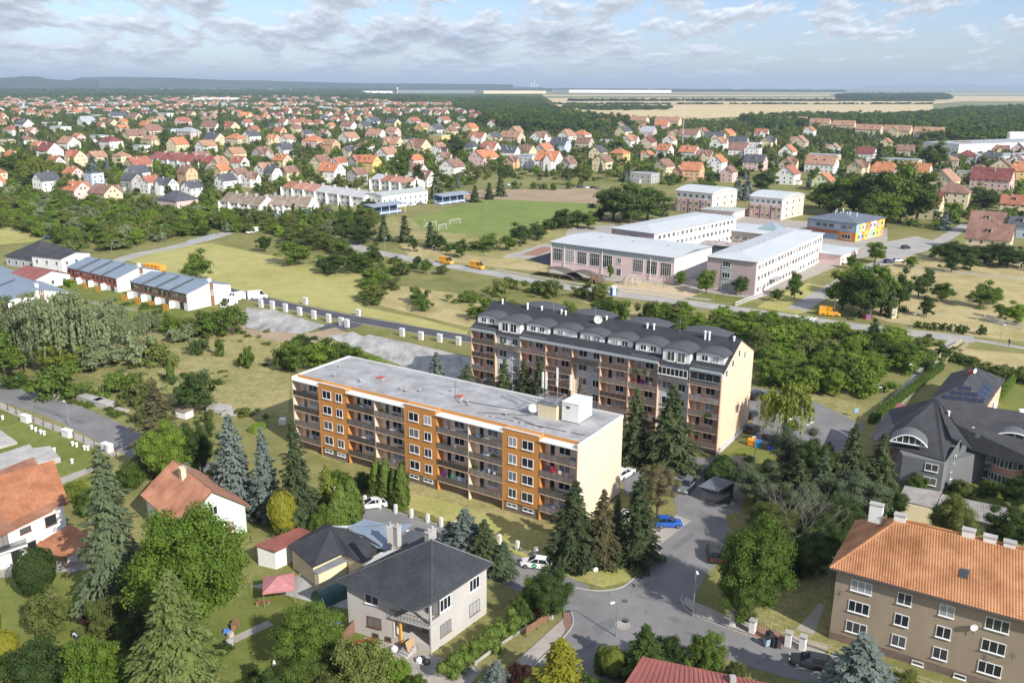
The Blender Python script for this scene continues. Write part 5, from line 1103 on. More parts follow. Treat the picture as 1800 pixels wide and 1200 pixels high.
def eyebrow(cx_, cy_, wpx, zb, h, label=None):
    """arched dormer: a half-round glazed front under a curved hood that runs back into the roof"""
    a, b = P(cx_ - wpx / 2, cy_ - wpx * .07, zb), P(cx_ + wpx / 2, cy_ + wpx * .10, zb); d = b - a; n_ = Vector((d.y, -d.x)).normalized(); o = Vector((B5.location.x, B5.location.y)); K = 12
    arc = [(a + d * (k / K) - o, zb + h * math.sin(PI * k / K) ** .8) for k in range(K + 1)]
    mb = MB(); mb.poly([(*(a - o), zb), (*(b - o), zb)] + [(*p, z) for p, z in arc[1:-1][::-1]]); dm = part('arched_pane', mb, GLASSB, B5)
    hd = MB(); back = -n_ * 3.6
    for (p, z), (r_, z2) in zip(arc, arc[1:]):
        f = n_ * .35; hd.poly([(*(p + f), z + .18), (*(r_ + f), z2 + .18), (*(r_ + back), z2 + .1), (*(p + back), z + .1)])
    part('arched_hood', hd, mat('hood_grey', (.13, .14, .14), .6), B5); fr = MB(); f = n_ * .05
    for (p, z), (r_, z2) in zip(arc, arc[1:]): fr.tube((*(p + n_ * .3), z + .05), (*(r_ + n_ * .3), z2 + .05), .13, n=6)
    for k in range(2, K - 1, 2): p, z = arc[k]; fr.tube((*(p + f), zb), (*(p + f), z), .07, n=5)
    fr.tube((*(arc[0][0] + f), zb), (*(arc[-1][0] + f), zb), .12, n=6); part('arched_frame', fr, OFFW, B5)
eyebrow(1597, 779, 66, 7.0, 1.6); eyebrow(1782, 778, 100, 7.2, 1.9)
m = MB(); T = None
for (x, y, z, w_, h_) in ((1634, 740, 8.4, .5, 1.0), (1751, 742, 8.6, .35, 1.0), (1709, 757, 8.3, .3, .6), (1667, 731, 9.8, .2, .8), (1795, 727, 10.2, .8, .7), (1748, 718, 10.4, .6, 1.0)):
    p = P(x, y, z) - Vector((B5.location.x, B5.location.y)); m = MB(); m.box(p.x - w_ / 2, p.x + w_ / 2, p.y - .2, p.y + .2, z - .9, z + h_); m.box(p.x - w_ / 2 - .08, p.x + w_ / 2 + .08, p.y - .28, p.y + .28, z + h_, z + h_ + .12); part('chimney', m, WHITE, B5)
wroof(B5, 'skylight', [[(1713, 768, 8.45), (1722, 770, 8.4), (1724, 762, 9.0), (1716, 760, 9.05)]], GLASSB)
# side balconies (pink) on the left
wpoly(B5, 'balcony_front', [P(1560, 797, 3.9), P(1586, 800, 3.9), P(1586, 790, 3.9), P(1566, 785, 3.9)], 2.8, 3.9, SAL); wpoly(B5, 'balcony_front', [P(1560, 797, 3.9), P(1586, 800, 3.9), P(1586, 790, 3.9), P(1566, 785, 3.9)], 0, 1.1, SAL)
B6 = thing('solar_roofed_house', 'dark hipped house carrying solar panels behind the grey apartment house', 'house', (*P(1700, 720), 0), 0)
wpoly(B6, 'walls', [P(1645, 700, 3.2), P(1735, 712, 3.2), P(1760, 680, 3.2), P(1680, 660, 3.2)], -.3, 3.3, PEACHW)
wroof(B6, 'roof', [[(1633, 703, 3.2), (1735, 714, 3.2), (1694, 674, 6.3)], [(1735, 714, 3.2), (1768, 666, 3.4), (1714, 645, 6.6), (1694, 674, 6.3)], [(1633, 703, 3.2), (1694, 674, 6.3), (1714, 645, 6.6), (1672, 655, 4.0)]], ROOFDK2)
def onplane(tri_, pts, lift=.1):
    A, B, C_ = [Vector((*P(x, y, z), z + lift)) for x, y, z in tri_]; nn = (B - A).cross(C_ - A); o0 = Vector((0, 0, CAMH)); out = []
    for x, y in pts: g = P(x, y); d = Vector((g.x, g.y, 0)) - o0; t_ = nn.dot(A - o0) / nn.dot(d); out.append((x, y, (o0 + d * t_).z))
    return out
PA = [(1633, 703, 3.2), (1735, 714, 3.2), (1694, 674, 6.3)]; PB = [(1735, 714, 3.2), (1768, 666, 3.4), (1694, 674, 6.3)]
for j in range(3):
    for i in range(6 - 2 * j):
        x = 1655 + i * 12.5 + j * 14; y = 699.5 + i * 1.4 - j * 8; wroof(B6, 'solar_panel', [onplane(PA, [(x, y), (x + 11, y + 1.3), (x + 12.5, y - 5.2), (x + 3, y - 6.4)])], PV, .04)
for j in range(3):
    for i in range(3):
        x, y = 1716 + i * 5.6 + j * 5, 692 + i * 3.6 - j * 7.6; wroof(B6, 'solar_panel', [onplane(PB, [(x, y), (x + 5, y + 3.2), (x + 9.5, y - 3.6), (x + 4.5, y - 6.8)])], PV, .04)
p = P(1705, 660, 6.0) - Vector((B6.location.x, B6.location.y)); m = MB(); m.box(p.x - .4, p.x + .4, p.y - .3, p.y + .3, 5, 7.1); part('chimney', m, BLOCKRED, B6)
dish('round dish on the solar house roof', 0, 0, 6.3, .55, .5, lambda x, y, z: (*P(1713, 660, 6.3), 6.2))
B7 = thing('rust_roofed_house', 'low house with plain rust-coloured roof behind the slate-grey house', 'house', (*P(1580, 745), 0), 0)
wpoly(B7, 'walls', [P(1558, 745, 4), P(1590, 735, 4), P(1604, 716, 4), P(1580, 712, 4)], -.3, 4, GREYW); wroof(B7, 'roof', [[(1555, 752, 4.1), (1592, 735, 4.6), (1606, 714, 5.0), (1577, 708, 5.0)]], METAL_R)

# ---------------- corrugated garages and the steel carport
GA = thing('corrugated_garage', 'cream garage with dark double doors under wavy sheet roof', 'garage', (*P(1630, 925), 0), 0)
wpoly(GA, 'walls', [P(1585, 885, 2.6), P(1640, 893, 2.6), P(1652, 868, 2.6), P(1598, 858, 2.6)], -.2, 2.6, CREAM)
def corrug(parent, pts, m_, n=40, amp=.05):
    V = [Vector((*P(x, y, z), z)) - Vector((parent.location.x, parent.location.y, 0)) for x, y, z in pts]; mb = MB()
    for i in range(n):
        f0, f1 = i / n, (i + 1) / n; h0, h1 = amp * (i % 2), amp * ((i + 1) % 2); a, b = V[0].lerp(V[1], f0), V[0].lerp(V[1], f1); c, d = V[3].lerp(V[2], f1), V[3].lerp(V[2], f0); U = lambda v, h: v + Vector((0, 0, h))
        mb.poly([U(a, h0), U(b, h1), U(c, h1), U(d, h0)])
    lo = [v - Vector((0, 0, .06)) for v in V]; mb.poly(lo[::-1]); return part('sheet_roof', mb, m_, parent)
CORR = mat('fibre_cement_sheet', (.30, .28, .26), .95, .25, .8)
corrug(GA, [(1578, 878, 2.9), (1642, 893, 2.7), (1655, 864, 3.2), (1590, 853, 3.3)], CORR, 36)
p = P(1612, 915) - Vector((GA.location.x, GA.location.y))
for k in (-1, 1): m = MB(); m.box(-.02 if k > 0 else -1.3, 1.3 if k > 0 else -.04, -.04, .04, 0, 2.2); part('garage_door', m, WOOD, GA, loc=(p.x, p.y, 0), rz=-.2)
GB = thing('corrugated_shed', 'long low shed with grey wavy sheet roof right of the garage doors', 'shed', (*P(1710, 930), 0), 0)
wpoly(GB, 'walls', [P(1648, 893, 2.3), P(1775, 925, 2.3), P(1768, 903, 2.3), P(1655, 873, 2.3)], -.2, 2.3, CONC); corrug(GB, [(1643, 895, 2.4), (1778, 930, 2.4), (1770, 892, 3.0), (1655, 868, 3.0)], CORR, 90)
CP = thing('steel_carport', 'dark grey steel garage with mono-pitch roof beside the silver car', 'garage', (*P(1255, 880), 0), 0)
wpoly(CP, 'walls', [P(1232, 855, 2.4), P(1262, 861, 2.4), P(1290, 850, 2.4), P(1256, 840, 2.4)], 0, 2.4, METAL_D); wroof(CP, 'roof', [[(1228, 854, 2.5), (1263, 863, 2.5), (1293, 847, 2.8), (1256, 836, 2.8)]], mat('roof_sheet_slate', (.13, .15, .17), .6))
m = MB(); m.box(0, 2.3, -.03, .03, .05, 2.1); p = P(1244, 884) - Vector((CP.location.x, CP.location.y)); part('garage_door', m, mat('door_charcoal', (.05, .05, .055)), CP, loc=(p.x + 1.2, p.y - .1, 0), rz=-.2)
# ---------------- mint gabled house
a, b = P(447, 958), P(300, 940); C_ = P(447, 958, 0); d = (b - a).normalized(); ang = math.atan2(-d.y, -d.x)
apx = P(372, 861, 8.3); Wm = 12.6; MH = thing('mint_gabled_house', 'pale mint gabled house with weathered red tile roof, lower left', 'house', (*(P(372, 955)), 0), 0)
dirR = (P(305, 809, 8.3) - apx).normalized(); Lm = (P(305, 809, 8.3) - apx).length + .5; ctr = apx + dirR * (Lm / 2 - .3)
MH.location = (ctr.x, ctr.y, 0); MH.rotation_euler.z = math.atan2(-dirR.y, -dirR.x)
house('x', 'x', 'x', None, 0, Lm - 1.0, 9.6, 4.5, 8.2, 'gable', MINT, mat('roof_underlay_red', (.3, .14, .09)), far=False, ov=.6, chim=0, win=False, root=MH)
l_, w_ = (Lm - 1.0) / 2 + .6, 4.8 + .6; k3 = (8.2 - 4.5) / 4.8; e3 = 4.5 - .6 * k3 + .1
mro = [o for o in MH.children if o.name.startswith('roof')][0]
for s in (1, -1): pantiles(mro, (-l_ * s, -s * w_, e3), (l_ * s, -s * w_, e3), (l_ * s, 0, 8.3), (-l_ * s, 0, 8.3), TILE_G2 if s > 0 else mat('clay_tile_brown', (.30, .16, .11), .85, .2, .4, fine=5), .42, .42)
m = MB(); m.box(-.5, .5, -.4, .4, 7.2, 9.3); m.box(-.6, .6, -.5, .5, 9.3, 9.42); part('chimney', m, CREAM, mro, loc=(-1.2, -.9, 0))
for y, z in ((-2.2, 1.0), (2.2, 1.0), (0, 4.3)): window(MH, l_ - .6, y, z, 1.3, 1.4, 2, PI / 2, BLOCKRED if z < 2 else OFFW)
for x in (-2.5, 1.5): window(MH, x, -4.8, 1.2, 1.4, 1.4, 2, 0, OFFW)
t = thing('tv_aerial', 'pale television aerial above the mint house chimney', 'aerial', (*P(331, 836, 8.3), 7.4), 0); m = MB(); m.tube((0, 0, 0), (0, 0, 3.2), .03, n=5); part('mast', m, GALV, t); m = MB(); [m.box(-.5, .5, -.02, .02, z, z + .03) for z in (2.3, 2.6, 2.9, 3.1)]; part('rods', m, GALV, t)
# ---------------- white house, far lower left
WHs = thing('white_balcony_house', 'white two-storey house with orange-brown roof and balcony, left edge', 'house', (*P(30, 985), 0), 0)
wpoly(WHs, 'walls', [P(-60, 945, 5.5), P(0, 935, 5.5), P(112, 888, 5.5), P(92, 830, 5.5), P(-80, 850, 5.5)], -.3, 5.5, WHITE)
wro = wroof(WHs, 'roof', [[(-160, 985, 5.4), (0, 941, 5.4), (121, 884, 5.4), (95, 808, 9.4), (0, 834, 9.4), (-160, 880, 9.4)]], TILE_O)
TZ = mat('clay_tile_faded', (.27, .105, .065), .85, .3, .3, col2=(.29, .155, .10), fine=3.0)
A1 = [Vector((*P(x, y, z), z)) for x, y, z in ((0, 941, 5.5), (121, 884, 5.5), (95, 808, 9.5), (0, 834, 9.5))]; o_ = Vector((WHs.location.x, WHs.location.y, 0))
pantiles(wro, *[tuple(v - o_) for v in (A1[0] + (A1[0] - A1[1]) * .8, A1[1], A1[2], A1[3] + (A1[3] - A1[2]) * .8)], TZ, .4, .4)
wroof(WHs, 'skylight', [[(27, 873, 7.0), (44, 870, 7.0), (39, 858, 7.9), (24, 860, 7.9)]], GLASSB, .03)
for f_, z, w_, h_, n in ((.78, 3.4, 1.7, 1.5, 1), (.36, 3.9, 1.6, .8, 1), (.0, 3.0, 1.4, 2.2, 2), (.15, .6, 1.2, 1.4, 1), (.42, .2, 1.3, 2.1, 1)): seg_win(WHs, P(0, 935, 5.5), P(112, 888, 5.5), f_ * .95 + .02, z, w_, h_, n, mat('window_frame_brown', (.14, .08, .05)), dy=.02)
wpoly(WHs, 'balcony', [P(-40, 985, 2.9), P(48, 955, 2.9), P(40, 938, 2.9), P(-50, 960, 2.9)], 2.55, 2.75, WHITE)
m = MB(); pa, pb = P(-40, 985, 2.9), P(48, 955, 2.9)
for z in (3.0, 3.25, 3.5, 3.7): A2, B2_ = pa - o_.xy, pb - o_.xy; m.tube((A2.x, A2.y, z), (B2_.x, B2_.y, z), .06, n=4)
part('railing', m, METAL_D, WHs)
TP = thing('tiled_pergola', 'garden shelter with orange tiled roof beside the white house', 'shelter', (*P(115, 990), 0), 0)
pr = wroof(TP, 'roof', [[(63, 956, 3.0), (85, 972, 2.5), (118, 978, 2.5), (152, 960, 2.5), (156, 940, 3.0), (122, 921, 3.7)]], TILE_O, .12)
for (x, y) in ((86, 995), (118, 1000), (150, 978), (75, 978)):
    p = P(x, y) - Vector((TP.location.x, TP.location.y)); m = MB(); m.box(p.x - .09, p.x + .09, p.y - .09, p.y + .09, 0, 2.5); part('post', m, WOOD, TP)
p = P(128, 985) - Vector((TP.location.x, TP.location.y)); m = MB(); m.box(p.x - .6, p.x + .6, p.y - .3, p.y + .3, 0, 1.0); part('counter', m, WHITE, TP)
# red metal roof at the bottom edge
RR = thing('red_roofed_building', 'building with worn red metal roof, cut by the bottom edge', 'building', (*P(1250, 1230), 0), 0)
wpoly(RR, 'walls', [P(1098, 1210, 4.0), P(1420, 1250, 4.0), P(1350, 1205, 4.0), P(1130, 1165, 4.0)], -.3, 4.0, SANDW)
rr_ = wroof(RR, 'roof', [[(1085, 1222, 4.1), (1450, 1330, 4.1), (1352, 1200, 5.4), (1130, 1153, 5.4)]], METAL_R)
m = MB()
for k in range(30):
    f = k / 29; a = P(1130, 1153, 5.4).lerp(P(1352, 1200, 5.4), f); b = P(1085, 1222, 4.1).lerp(P(1450, 1330, 4.1), f); m.tube((a.x - RR.location.x, a.y - RR.location.y, 5.43), (b.x - RR.location.x, b.y - RR.location.y, 4.13), .035, n=4)
part('standing_seams', m, METAL_R, rr_, kind='stuff'); p = P(1288, 1192, 5.6) - Vector((RR.location.x, RR.location.y)); m = MB(); m.box(p.x - .3, p.x + .3, p.y - .3, p.y + .3, 4.8, 5.9); part('chimney', m, CONC, RR)
# ---------------- low bunker slabs, left
BU = thing('concrete_bunker', 'flat grey concrete slab roof behind the white house, left edge', 'bunker', (*P(30, 820), 0), 0)
wpoly(BU, 'slab', [P(-80, 812, .9), P(0, 797, .9), P(52, 780, .9), (P(58, 787, .9)), P(88, 783, .9), P(106, 804, .9), P(0, 828, .9), P(-80, 850, .9)], .0, .9, CONC)
BU2 = thing('concrete_slab_roof', 'small flat concrete slab in the lawn at the left edge', 'slab', (*P(8, 770), 0), 0); wpoly(BU2, 'slab', [P(-60, 766, .5), P(0, 755, .5), P(30, 776, .5), P(0, 784, .5), P(-60, 800, .5)], 0, .5, CONC)
# ------------------------------------------------------------------ school, row houses, sports stands
def frame(fl, fr):
    a, b = P(*fl), P(*fr); d = b - a; return a, math.atan2(d.y, d.x), d.length
def facade(par, x0, x1, y, zs, n, w, h, mull=2, rz=0.0, fm=None, axis='x', tr=False):
    for z in zs:
        for i in range(n):
            f = x0 + (x1 - x0) * (i + .5) / n
            if axis == 'x': window(par, f, y, z, w, h, mull, rz, fm, tr)
            else: window(par, y, f, z, w, h, mull, rz, fm, tr)
# gym
a, an, Lg = frame((968, 467), (1183, 499)); Dg, Hg = 28.5, 9.0
GY = thing('school_gym', 'long pale pink gym hall with flat white metal roof', 'gym', (a.x, a.y), an)
m = MB(); m.box(0, Lg, 0, Dg, -.3, Hg - 1.9); part('walls', m, PINKW, GY); m = MB(); m.box(-.05, Lg + .05, -.05, Dg, Hg - 1.9, Hg); part('zinc_fascia', m, ZINC, GY)
m = MB(); m.box(Lg + .051, Lg + .14, 0, Dg, -.3, Hg - .6); part('gable_wall', m, WHITE, GY)
m = MB(); slope(m, (-.5, -.6, Hg + .05), (Lg + .5, -.6, Hg + .05), (Lg + .5, Dg * .5, Hg + .8), (-.5, Dg * .5, Hg + .8)); slope(m, (Lg + .5, Dg + .3, Hg + .05), (-.5, Dg + .3, Hg + .05), (-.5, Dg * .5, Hg + .8), (Lg + .5, Dg * .5, Hg + .8)); rg = part('roof', m, METAL_W, GY)
for i in range(9):
    x = 3.0 + i * (Lg - 5.4) / 8.4 + (1.6 if i > 4 else 0)
    if i == 5: window(GY, x - 2.2, 0, 4.4, 1.7, 2.0, 2); window(GY, x - 2.2, 0, 0, 1.8, 2.6, 2); continue
    window(GY, x, 0, 2.2, 4.0, 4.6, 5, 0, None, True)
for x in (4.9 * .0 + .3, 6.2, 22.3, 41.5): m = MB(); m.tube((x, -.22, -.1), (x, -.22, Hg - .1), .12, n=6); part('downpipe', m, TRIM, GY)
for x in (12, 26, 40): m = MB(); m.disc((x, 15, Hg + .7), .35, .5, 8); part('roof_vent', m, GALV, rg)
def slabblock(name, label, fl, fr, depth, H, wall, roof, rise=1.0, hipr=True, z_at=None, cat='school building'):
    if z_at: A, B = P(*fl, z_at), P(*fr, z_at); d = B - A; a, an, L = A, math.atan2(d.y, d.x), d.length
    else: a, an, L = frame(fl, fr)
    t = thing(name, label, cat, (a.x, a.y), an); m = MB(); m.box(0, L, 0, depth, -.3, H); part('walls', m, wall, t); m = MB(); o = .7
    c = [(-o, -o, H), (L + o, -o, H), (L + o, depth + o, H), (-o, depth + o, H)]
    if L < depth: r0, r1 = (L / 2, L / 2, H + rise), (L / 2, depth - L / 2, H + rise); tri(m, c[0], c[1], r0); slope(m, c[1], c[2], r1, r0); tri(m, c[2], c[3], r1); slope(m, c[3], c[0], r0, r1)
    else: r0, r1 = (depth / 2, depth / 2, H + rise), (L - depth / 2, depth / 2, H + rise); slope(m, c[0], c[1], r1, r0); tri(m, c[1], c[2], r1); slope(m, c[2], c[3], r0, r1); tri(m, c[3], c[0], r0)
    part('roof', m, roof, t); return t, L
WG, Lw = slabblock('school_wing', 'three-storey pink and white school wing with pale roof', (1244, 450), (1330, 460), 70, 11.0, LILAC, METAL_W, 1.3, z_at=11.0)
m = MB(); m.box(Lw + .002, Lw + .1, 0, 70, -.3, 10.98); part('white_facade', m, WHITE, WG)
for y0, y1 in ((.0, 7), (22, 30), (38, 46), (64, 69.9)): m = MB(); m.box(Lw + .102, Lw + .16, y0, y1, -.2, 10.95); part('pink_panel', m, PINKW, WG)
facade(WG, 1, 69, Lw + .17, (.9, 4.5, 8.1), 22, 1.9, 1.6, 2, PI / 2, axis='y')
m = MB(); m.box(Lw * .30, Lw * .52, -.08, -.002, -.2, 10.9); part('pale_strip', m, ZINC, WG)
for z, h in ((.1, 3.0), (4.6, 1.8), (8.2, 1.8)): window(WG, Lw * .41, -.09, z, 2.6, h, 3)
for y in (12, 16, 28, 34, 44, 50): m = MB(); m.disc((Lw * .42, y, 11.9), .3, .5, 8); part('roof_vent', m, CONC, WG)
m = MB(); m.box(Lw + .1, Lw + 2.6, 13, 19, 3.0, 3.2); part('entrance_canopy', m, GALV, WG)
W2, L2w = slabblock('school_wing', 'pale pink school wing behind the gym with flat white roof', (1075, 400), (1150, 410), 62, 10.5, LILAC, METAL_W, 1.2, z_at=10.5)
m = MB(); m.box(L2w + .002, L2w + .1, 0, 62, -.3, 10.4); part('white_facade', m, WHITE, W2); facade(W2, 2, 60, L2w + .11, (1.0, 4.5, 7.8), 18, 1.8, 1.6, 2, PI / 2, axis='y'); window(W2, L2w * .55, -.01, 7.0, 4, 1.8, 4)
CB, Lc = slabblock('school_canteen', 'low school link building with white roof and glass pyramid', (1262, 402), (1388, 416), 22, 5.0, mat('brick_pale', (.42, .36, .32), .9, .15, .8), METAL_W, .5, z_at=5.0)
m = MB(); tri(m, (Lc * .45, 8, 5.6), (Lc * .45 + 9, 8, 5.6), (Lc * .45 + 4.5, 12.5, 8.6)); tri(m, (Lc * .45 + 9, 8, 5.6), (Lc * .45 + 9, 17, 5.6), (Lc * .45 + 4.5, 12.5, 8.6)); tri(m, (Lc * .45 + 9, 17, 5.6), (Lc * .45, 17, 5.6), (Lc * .45 + 4.5, 12.5, 8.6)); tri(m, (Lc * .45, 17, 5.6), (Lc * .45, 8, 5.6), (Lc * .45 + 4.5, 12.5, 8.6)); part('glass_pyramid', m, glassmat('glass_pale', (.25, .32, .36), .15), CB)
facade(CB, 1, Lc - 1, 0, (1.2,), 9, 2.2, 1.8, 3)
CC, _l = slabblock('school_courtyard_hall', 'dark flat-roofed court building between the school wings', (1232, 428), (1300, 434), 9, 4.5, METAL_D, mat('roof_gravel_pink', (.38, .33, .31), .9, .4, .5), .3, z_at=4.5)
AN, La = slabblock('school_annex', 'low pink annex with pale flat roof at the school wing end', (1478, 448), (1508, 436), 14, 4.0, PINKW, METAL_W, .3, z_at=4.0)
facade(AN, .5, La - .5, 0, (1.2,), 4, 1.4, 1.2)
for lb, fl, fr, dp, ze in (('left school pavilion of red and yellow panels with curved white roof', (1186, 371), (1250, 378), 26, 11), ('right school pavilion of red and yellow panels with curved white roof', (1315, 381), (1372, 387), 26, 10.5)):
    a, an, L = frame(fl, fr); t = thing('school_pavilion', lb, 'school building', (a.x, a.y), an); m = MB(); m.box(0, L, 0, dp, -.3, ze * .66); part('walls', m, mat('panel_salmon', (.62, .46, .42), .9), t)
    m = MB(); m.box(.3, L, .3, dp, ze * .66, ze); part('attic_storey', m, WHITE, t); m = MB(); m.box(L + .002, L + .1, 0, dp, -.2, ze - .1); part('gable_wall', m, mat('render_apricot', (.76, .63, .52), .9), t)
    m = MB(); n = 8
    for j in range(n):
        y0, y1 = dp * j / n, dp * (j + 1) / n; zf = lambda y: ze + .1 + 2.0 * (1 - (2 * y / dp - 1) ** 2); m.poly([(-.5, y0, zf(y0)), (L + .5, y0, zf(y0)), (L + .5, y1, zf(y1)), (-.5, y1, zf(y1))])
    m.poly([(L + .4, dp * j / n, ze + .1 + 2.0 * (1 - (2 * j / n - 1) ** 2)) for j in range(n + 1)]); m.poly([(-.4, dp * j / n, ze + .1 + 2.0 * (1 - (2 * j / n - 1) ** 2)) for j in range(n, -1, -1)]); m.box(-.5, L + .5, -.5, dp + .5, ze, ze + .1); part('roof', m, METAL_W, t)
    for j in range(6):
        x = L * (j + .5) / 6; m = MB(); m.box(x - 1.5, x - .9, -.12, -.002, 0, ze * .64); part('facade_panel', m, mat('panel_ochre', (.60, .40, .14), .8) if j % 2 else mat('panel_maroon', (.30, .07, .06), .8), t)
        for z in (.9, 4.2): window(t, x + .2, 0, z, 1.8, 1.7, 2)
        window(t, x, .3, ze * .66 + .9, 1.6, 1.5, 2)
    facade(t, 2, dp - 2, L + .11, (.9, 4.2, 7.4), 3, 1.5, 1.5, 2, PI / 2, axis='y')
LP_, l_ = slabblock('school_link', 'low grey-roofed link building between the two pavilions', (1232, 367), (1290, 372), 15, 4.2, PINKW, mat('roof_sheet_grey', (.40, .43, .42), .7), .4, z_at=4.2); facade(LP_, 1, l_ - 1, 0, (1.0,), 8, 1.6, 1.6)
# kindergarten
KG, Lk = slabblock('kindergarten', 'two-storey kindergarten with grey hipped roof and orange-blue panels', (1420, 383), (1506, 393), 27, 8.0, mat('panel_blue_grey', (.30, .37, .46), .8), mat('roof_sheet_anthracite', (.14, .16, .20), .55, .08, .3), 2.6, z_at=8.0)
PC = [mat('panel_orange', (.66, .25, .04), .8), mat('panel_yellow', (.72, .50, .08), .8), mat('panel_sky', (.30, .50, .66), .8), mat('panel_white', (.75, .75, .75), .8), mat('panel_brick', (.42, .13, .06), .8)]
rr = random.Random(5)
for j in range(9): x = Lk * j / 9; m = MB(); m.box(x, x + Lk / 9 - .05, -.1 - .02 * (j % 2), -.002, .2, 3.7) if j > 5 else m.box(x, x + Lk / 9 - .05, -.1, -.002, 2.6, 4.0); part('facade_panel', m, PC[0] if j > 5 else PC[4], KG)
for j in range(10):
    for z in (0, 1): y = 27 * j / 10; m = MB(); m.box(Lk + .002, Lk + .12, y, y + 2.65, .2 + 3.9 * z, 3.9 + 3.8 * z); part('facade_panel', m, rr.choice(PC[:4] + [PC[1]]), KG)
facade(KG, 1, Lk - 1, -.12, (5.0,), 7, 2.2, 1.8, 3); facade(KG, 1, 26, Lk + .13, (1.0, 5.0), 7, 1.8, 1.7, 2, PI / 2, axis='y'); window(KG, Lk * .82, -.15, 1.0, 4.2, 1.9, 3)
m = MB()
for i in range(10): x, y = rr.uniform(.2, .8) * Lk, rr.uniform(8, 20); m.tube((x, y, 9.5), (x, y, 11.0), .18, n=6)
part('roof_vents', m, WHITE, KG)
# row houses with blue-grey roofs
def row(label, frb, fre, fle, ridge, Wd, frontm, accent):
    fr = P(*frb); ze = zof(frb[0], frb[1], fre[1]); FL = P(*fle, ze); d = fr - FL; an = math.atan2(d.y, d.x); L = d.length; n_ = Vector((-math.sin(an), math.cos(an)))
    mid = fr + n_ * Wd / 2; lo = ze
    while pix(mid.x, mid.y, lo)[1] > ridge[1] and lo < 20: lo += .1
    zr = min(lo, ze + 4.5); t = thing('row_house_block', label, 'row houses', (FL.x, FL.y), an); m = MB(); m.prism([(0, -.3), (Wd, -.3), (Wd, ze), (Wd / 2, zr), (0, ze)], 0, L); part('walls', m, WHITE, t)
    m = MB(); k = (zr - ze) / (Wd / 2); slope(m, (-.3, -.3, ze - .3 * k + .1), (L + .3, -.3, ze - .3 * k + .1), (L + .3, Wd / 2, zr + .12), (-.3, Wd / 2, zr + .12)); slope(m, (L + .3, Wd + .5, ze - .5 * k + .1), (-.3, Wd + .5, ze - .5 * k + .1), (-.3, Wd / 2, zr + .12), (L + .3, Wd / 2, zr + .12)); ro = part('roof', m, METAL_B, t)
    nb = 4
    for i in range(1, nb):
        x = L * i / nb; m = MB(); m.prism([(-.35, ze - .35 * k + .12), (-.35, ze - .35 * k + .45), (Wd / 2, zr + .45), (Wd / 2, zr + .12)], x - .28, x + .28); part('party_wall_cap', m, METAL_D, ro)
    m = MB(); m.box(.2, L - .2, -.06, -.002, ze - 2.9, ze - .3); part('upper_band', m, frontm, t)
    for i in range(nb * 3): window(t, L * (i + .5) / (nb * 3), -.065, ze - 1.9, 1.1, 1.2, 1, 0, METAL_D)
    for i in range(nb):
        x = L * (i + .5) / nb; window(t, x + .8, 0, .2, 1.8, 2.3, 2, 0, METAL_D); m = MB(); m.box(x - L / nb * .5 + .4, x - L / nb * .5 + .52, -1.7, 0, -.1, 2.2); part('divider_wall', m, WHITE, t)
        m = MB(); m.box(x - 3.4, x - .8, -3.6, -3.5, -.1, 2.0); part('garden_screen', m, WOOD_O, t)
        for s in (0,): m = MB(); m.box(x - 1.5, x + .3, -.10, -.062, ze - 1.4, ze - .7); part('shutter_panel', m, accent, t)
    m = MB(); m.box(L + .002, L + .06, Wd * .52, Wd * .60, -.2, ze + 2.0); part('timber_strip', m, WOOD, t); window(t, L + .06, Wd * .56, 3.2, .7, 1.5, 1, PI / 2)
    m = MB(); m.box(L * .93, L * .93 + 1.0, Wd * .55, Wd * .55 + 1.0, zr - 1.2, zr + .9); part('chimney', m, WHITE, ro); return t
row('white row houses with blue-grey roof and green shutters by the caravans', (331, 546.5), (330, 516), (228.6, 494.5), (361, 497), 15.5, WOOD, mat('panel_green', (.18, .42, .22), .8))
row('white row houses with blue-grey roof and red facade band', (207.6, 514), (206.5, 489), (118, 469.3), (239, 470), 15.5, BLOCKRED, BLOCKRED)
row('white row houses with stepped blue-grey roof at the left edge', (16, 545), (15, 529), (-120, 470), (56, 509), 17, WOOD, WOOD)
def block(name, label, cat, fl, fr, dp, ze, zr, typ, wall, roof, **k):
    a, an, L = frame(fl, fr); c, s = math.cos(an), math.sin(an); x, y = a.x + c * L / 2 - s * dp / 2, a.y + s * L / 2 + c * dp / 2
    return house(name, label, cat, (x, y), an, L, dp, ze, zr, typ, wall, roof, **k)
block('black_bungalow', 'bungalow with black hipped roof, skylights and solar collectors, left', 'house', (12, 466), (62, 474), 18, 3.6, 8.6, 'hip', GREYW, ROOFDK2, chim=0)
for i in range(3):
    o = wroof([o for o in bpy.data.objects if o.name == 'black_bungalow'][0], 'solar_collector', [[(36 + i * 6, 424, 6.9), (41 + i * 6, 424.6, 6.9), (43.5 + i * 6, 417.5, 8.0), (38.5 + i * 6, 417, 8.0)]], PV, .05)
for o in [o for o in bpy.data.objects if o.name.startswith('solar_collector')]: pass
block('white_block_house', 'white house with grey mono roof left of the row houses', 'house', (60, 480), (112, 486), 12, 6.4, 7.6, 'gable', WHITE, ROOFDK2, chim=0, far=False)
block('red_roofed_bungalow', 'small white bungalow with red roof between the left row houses', 'house', (20, 500), (62, 510), 12, 3.4, 5.4, 'gable', WHITE, METAL_R, chim=0)
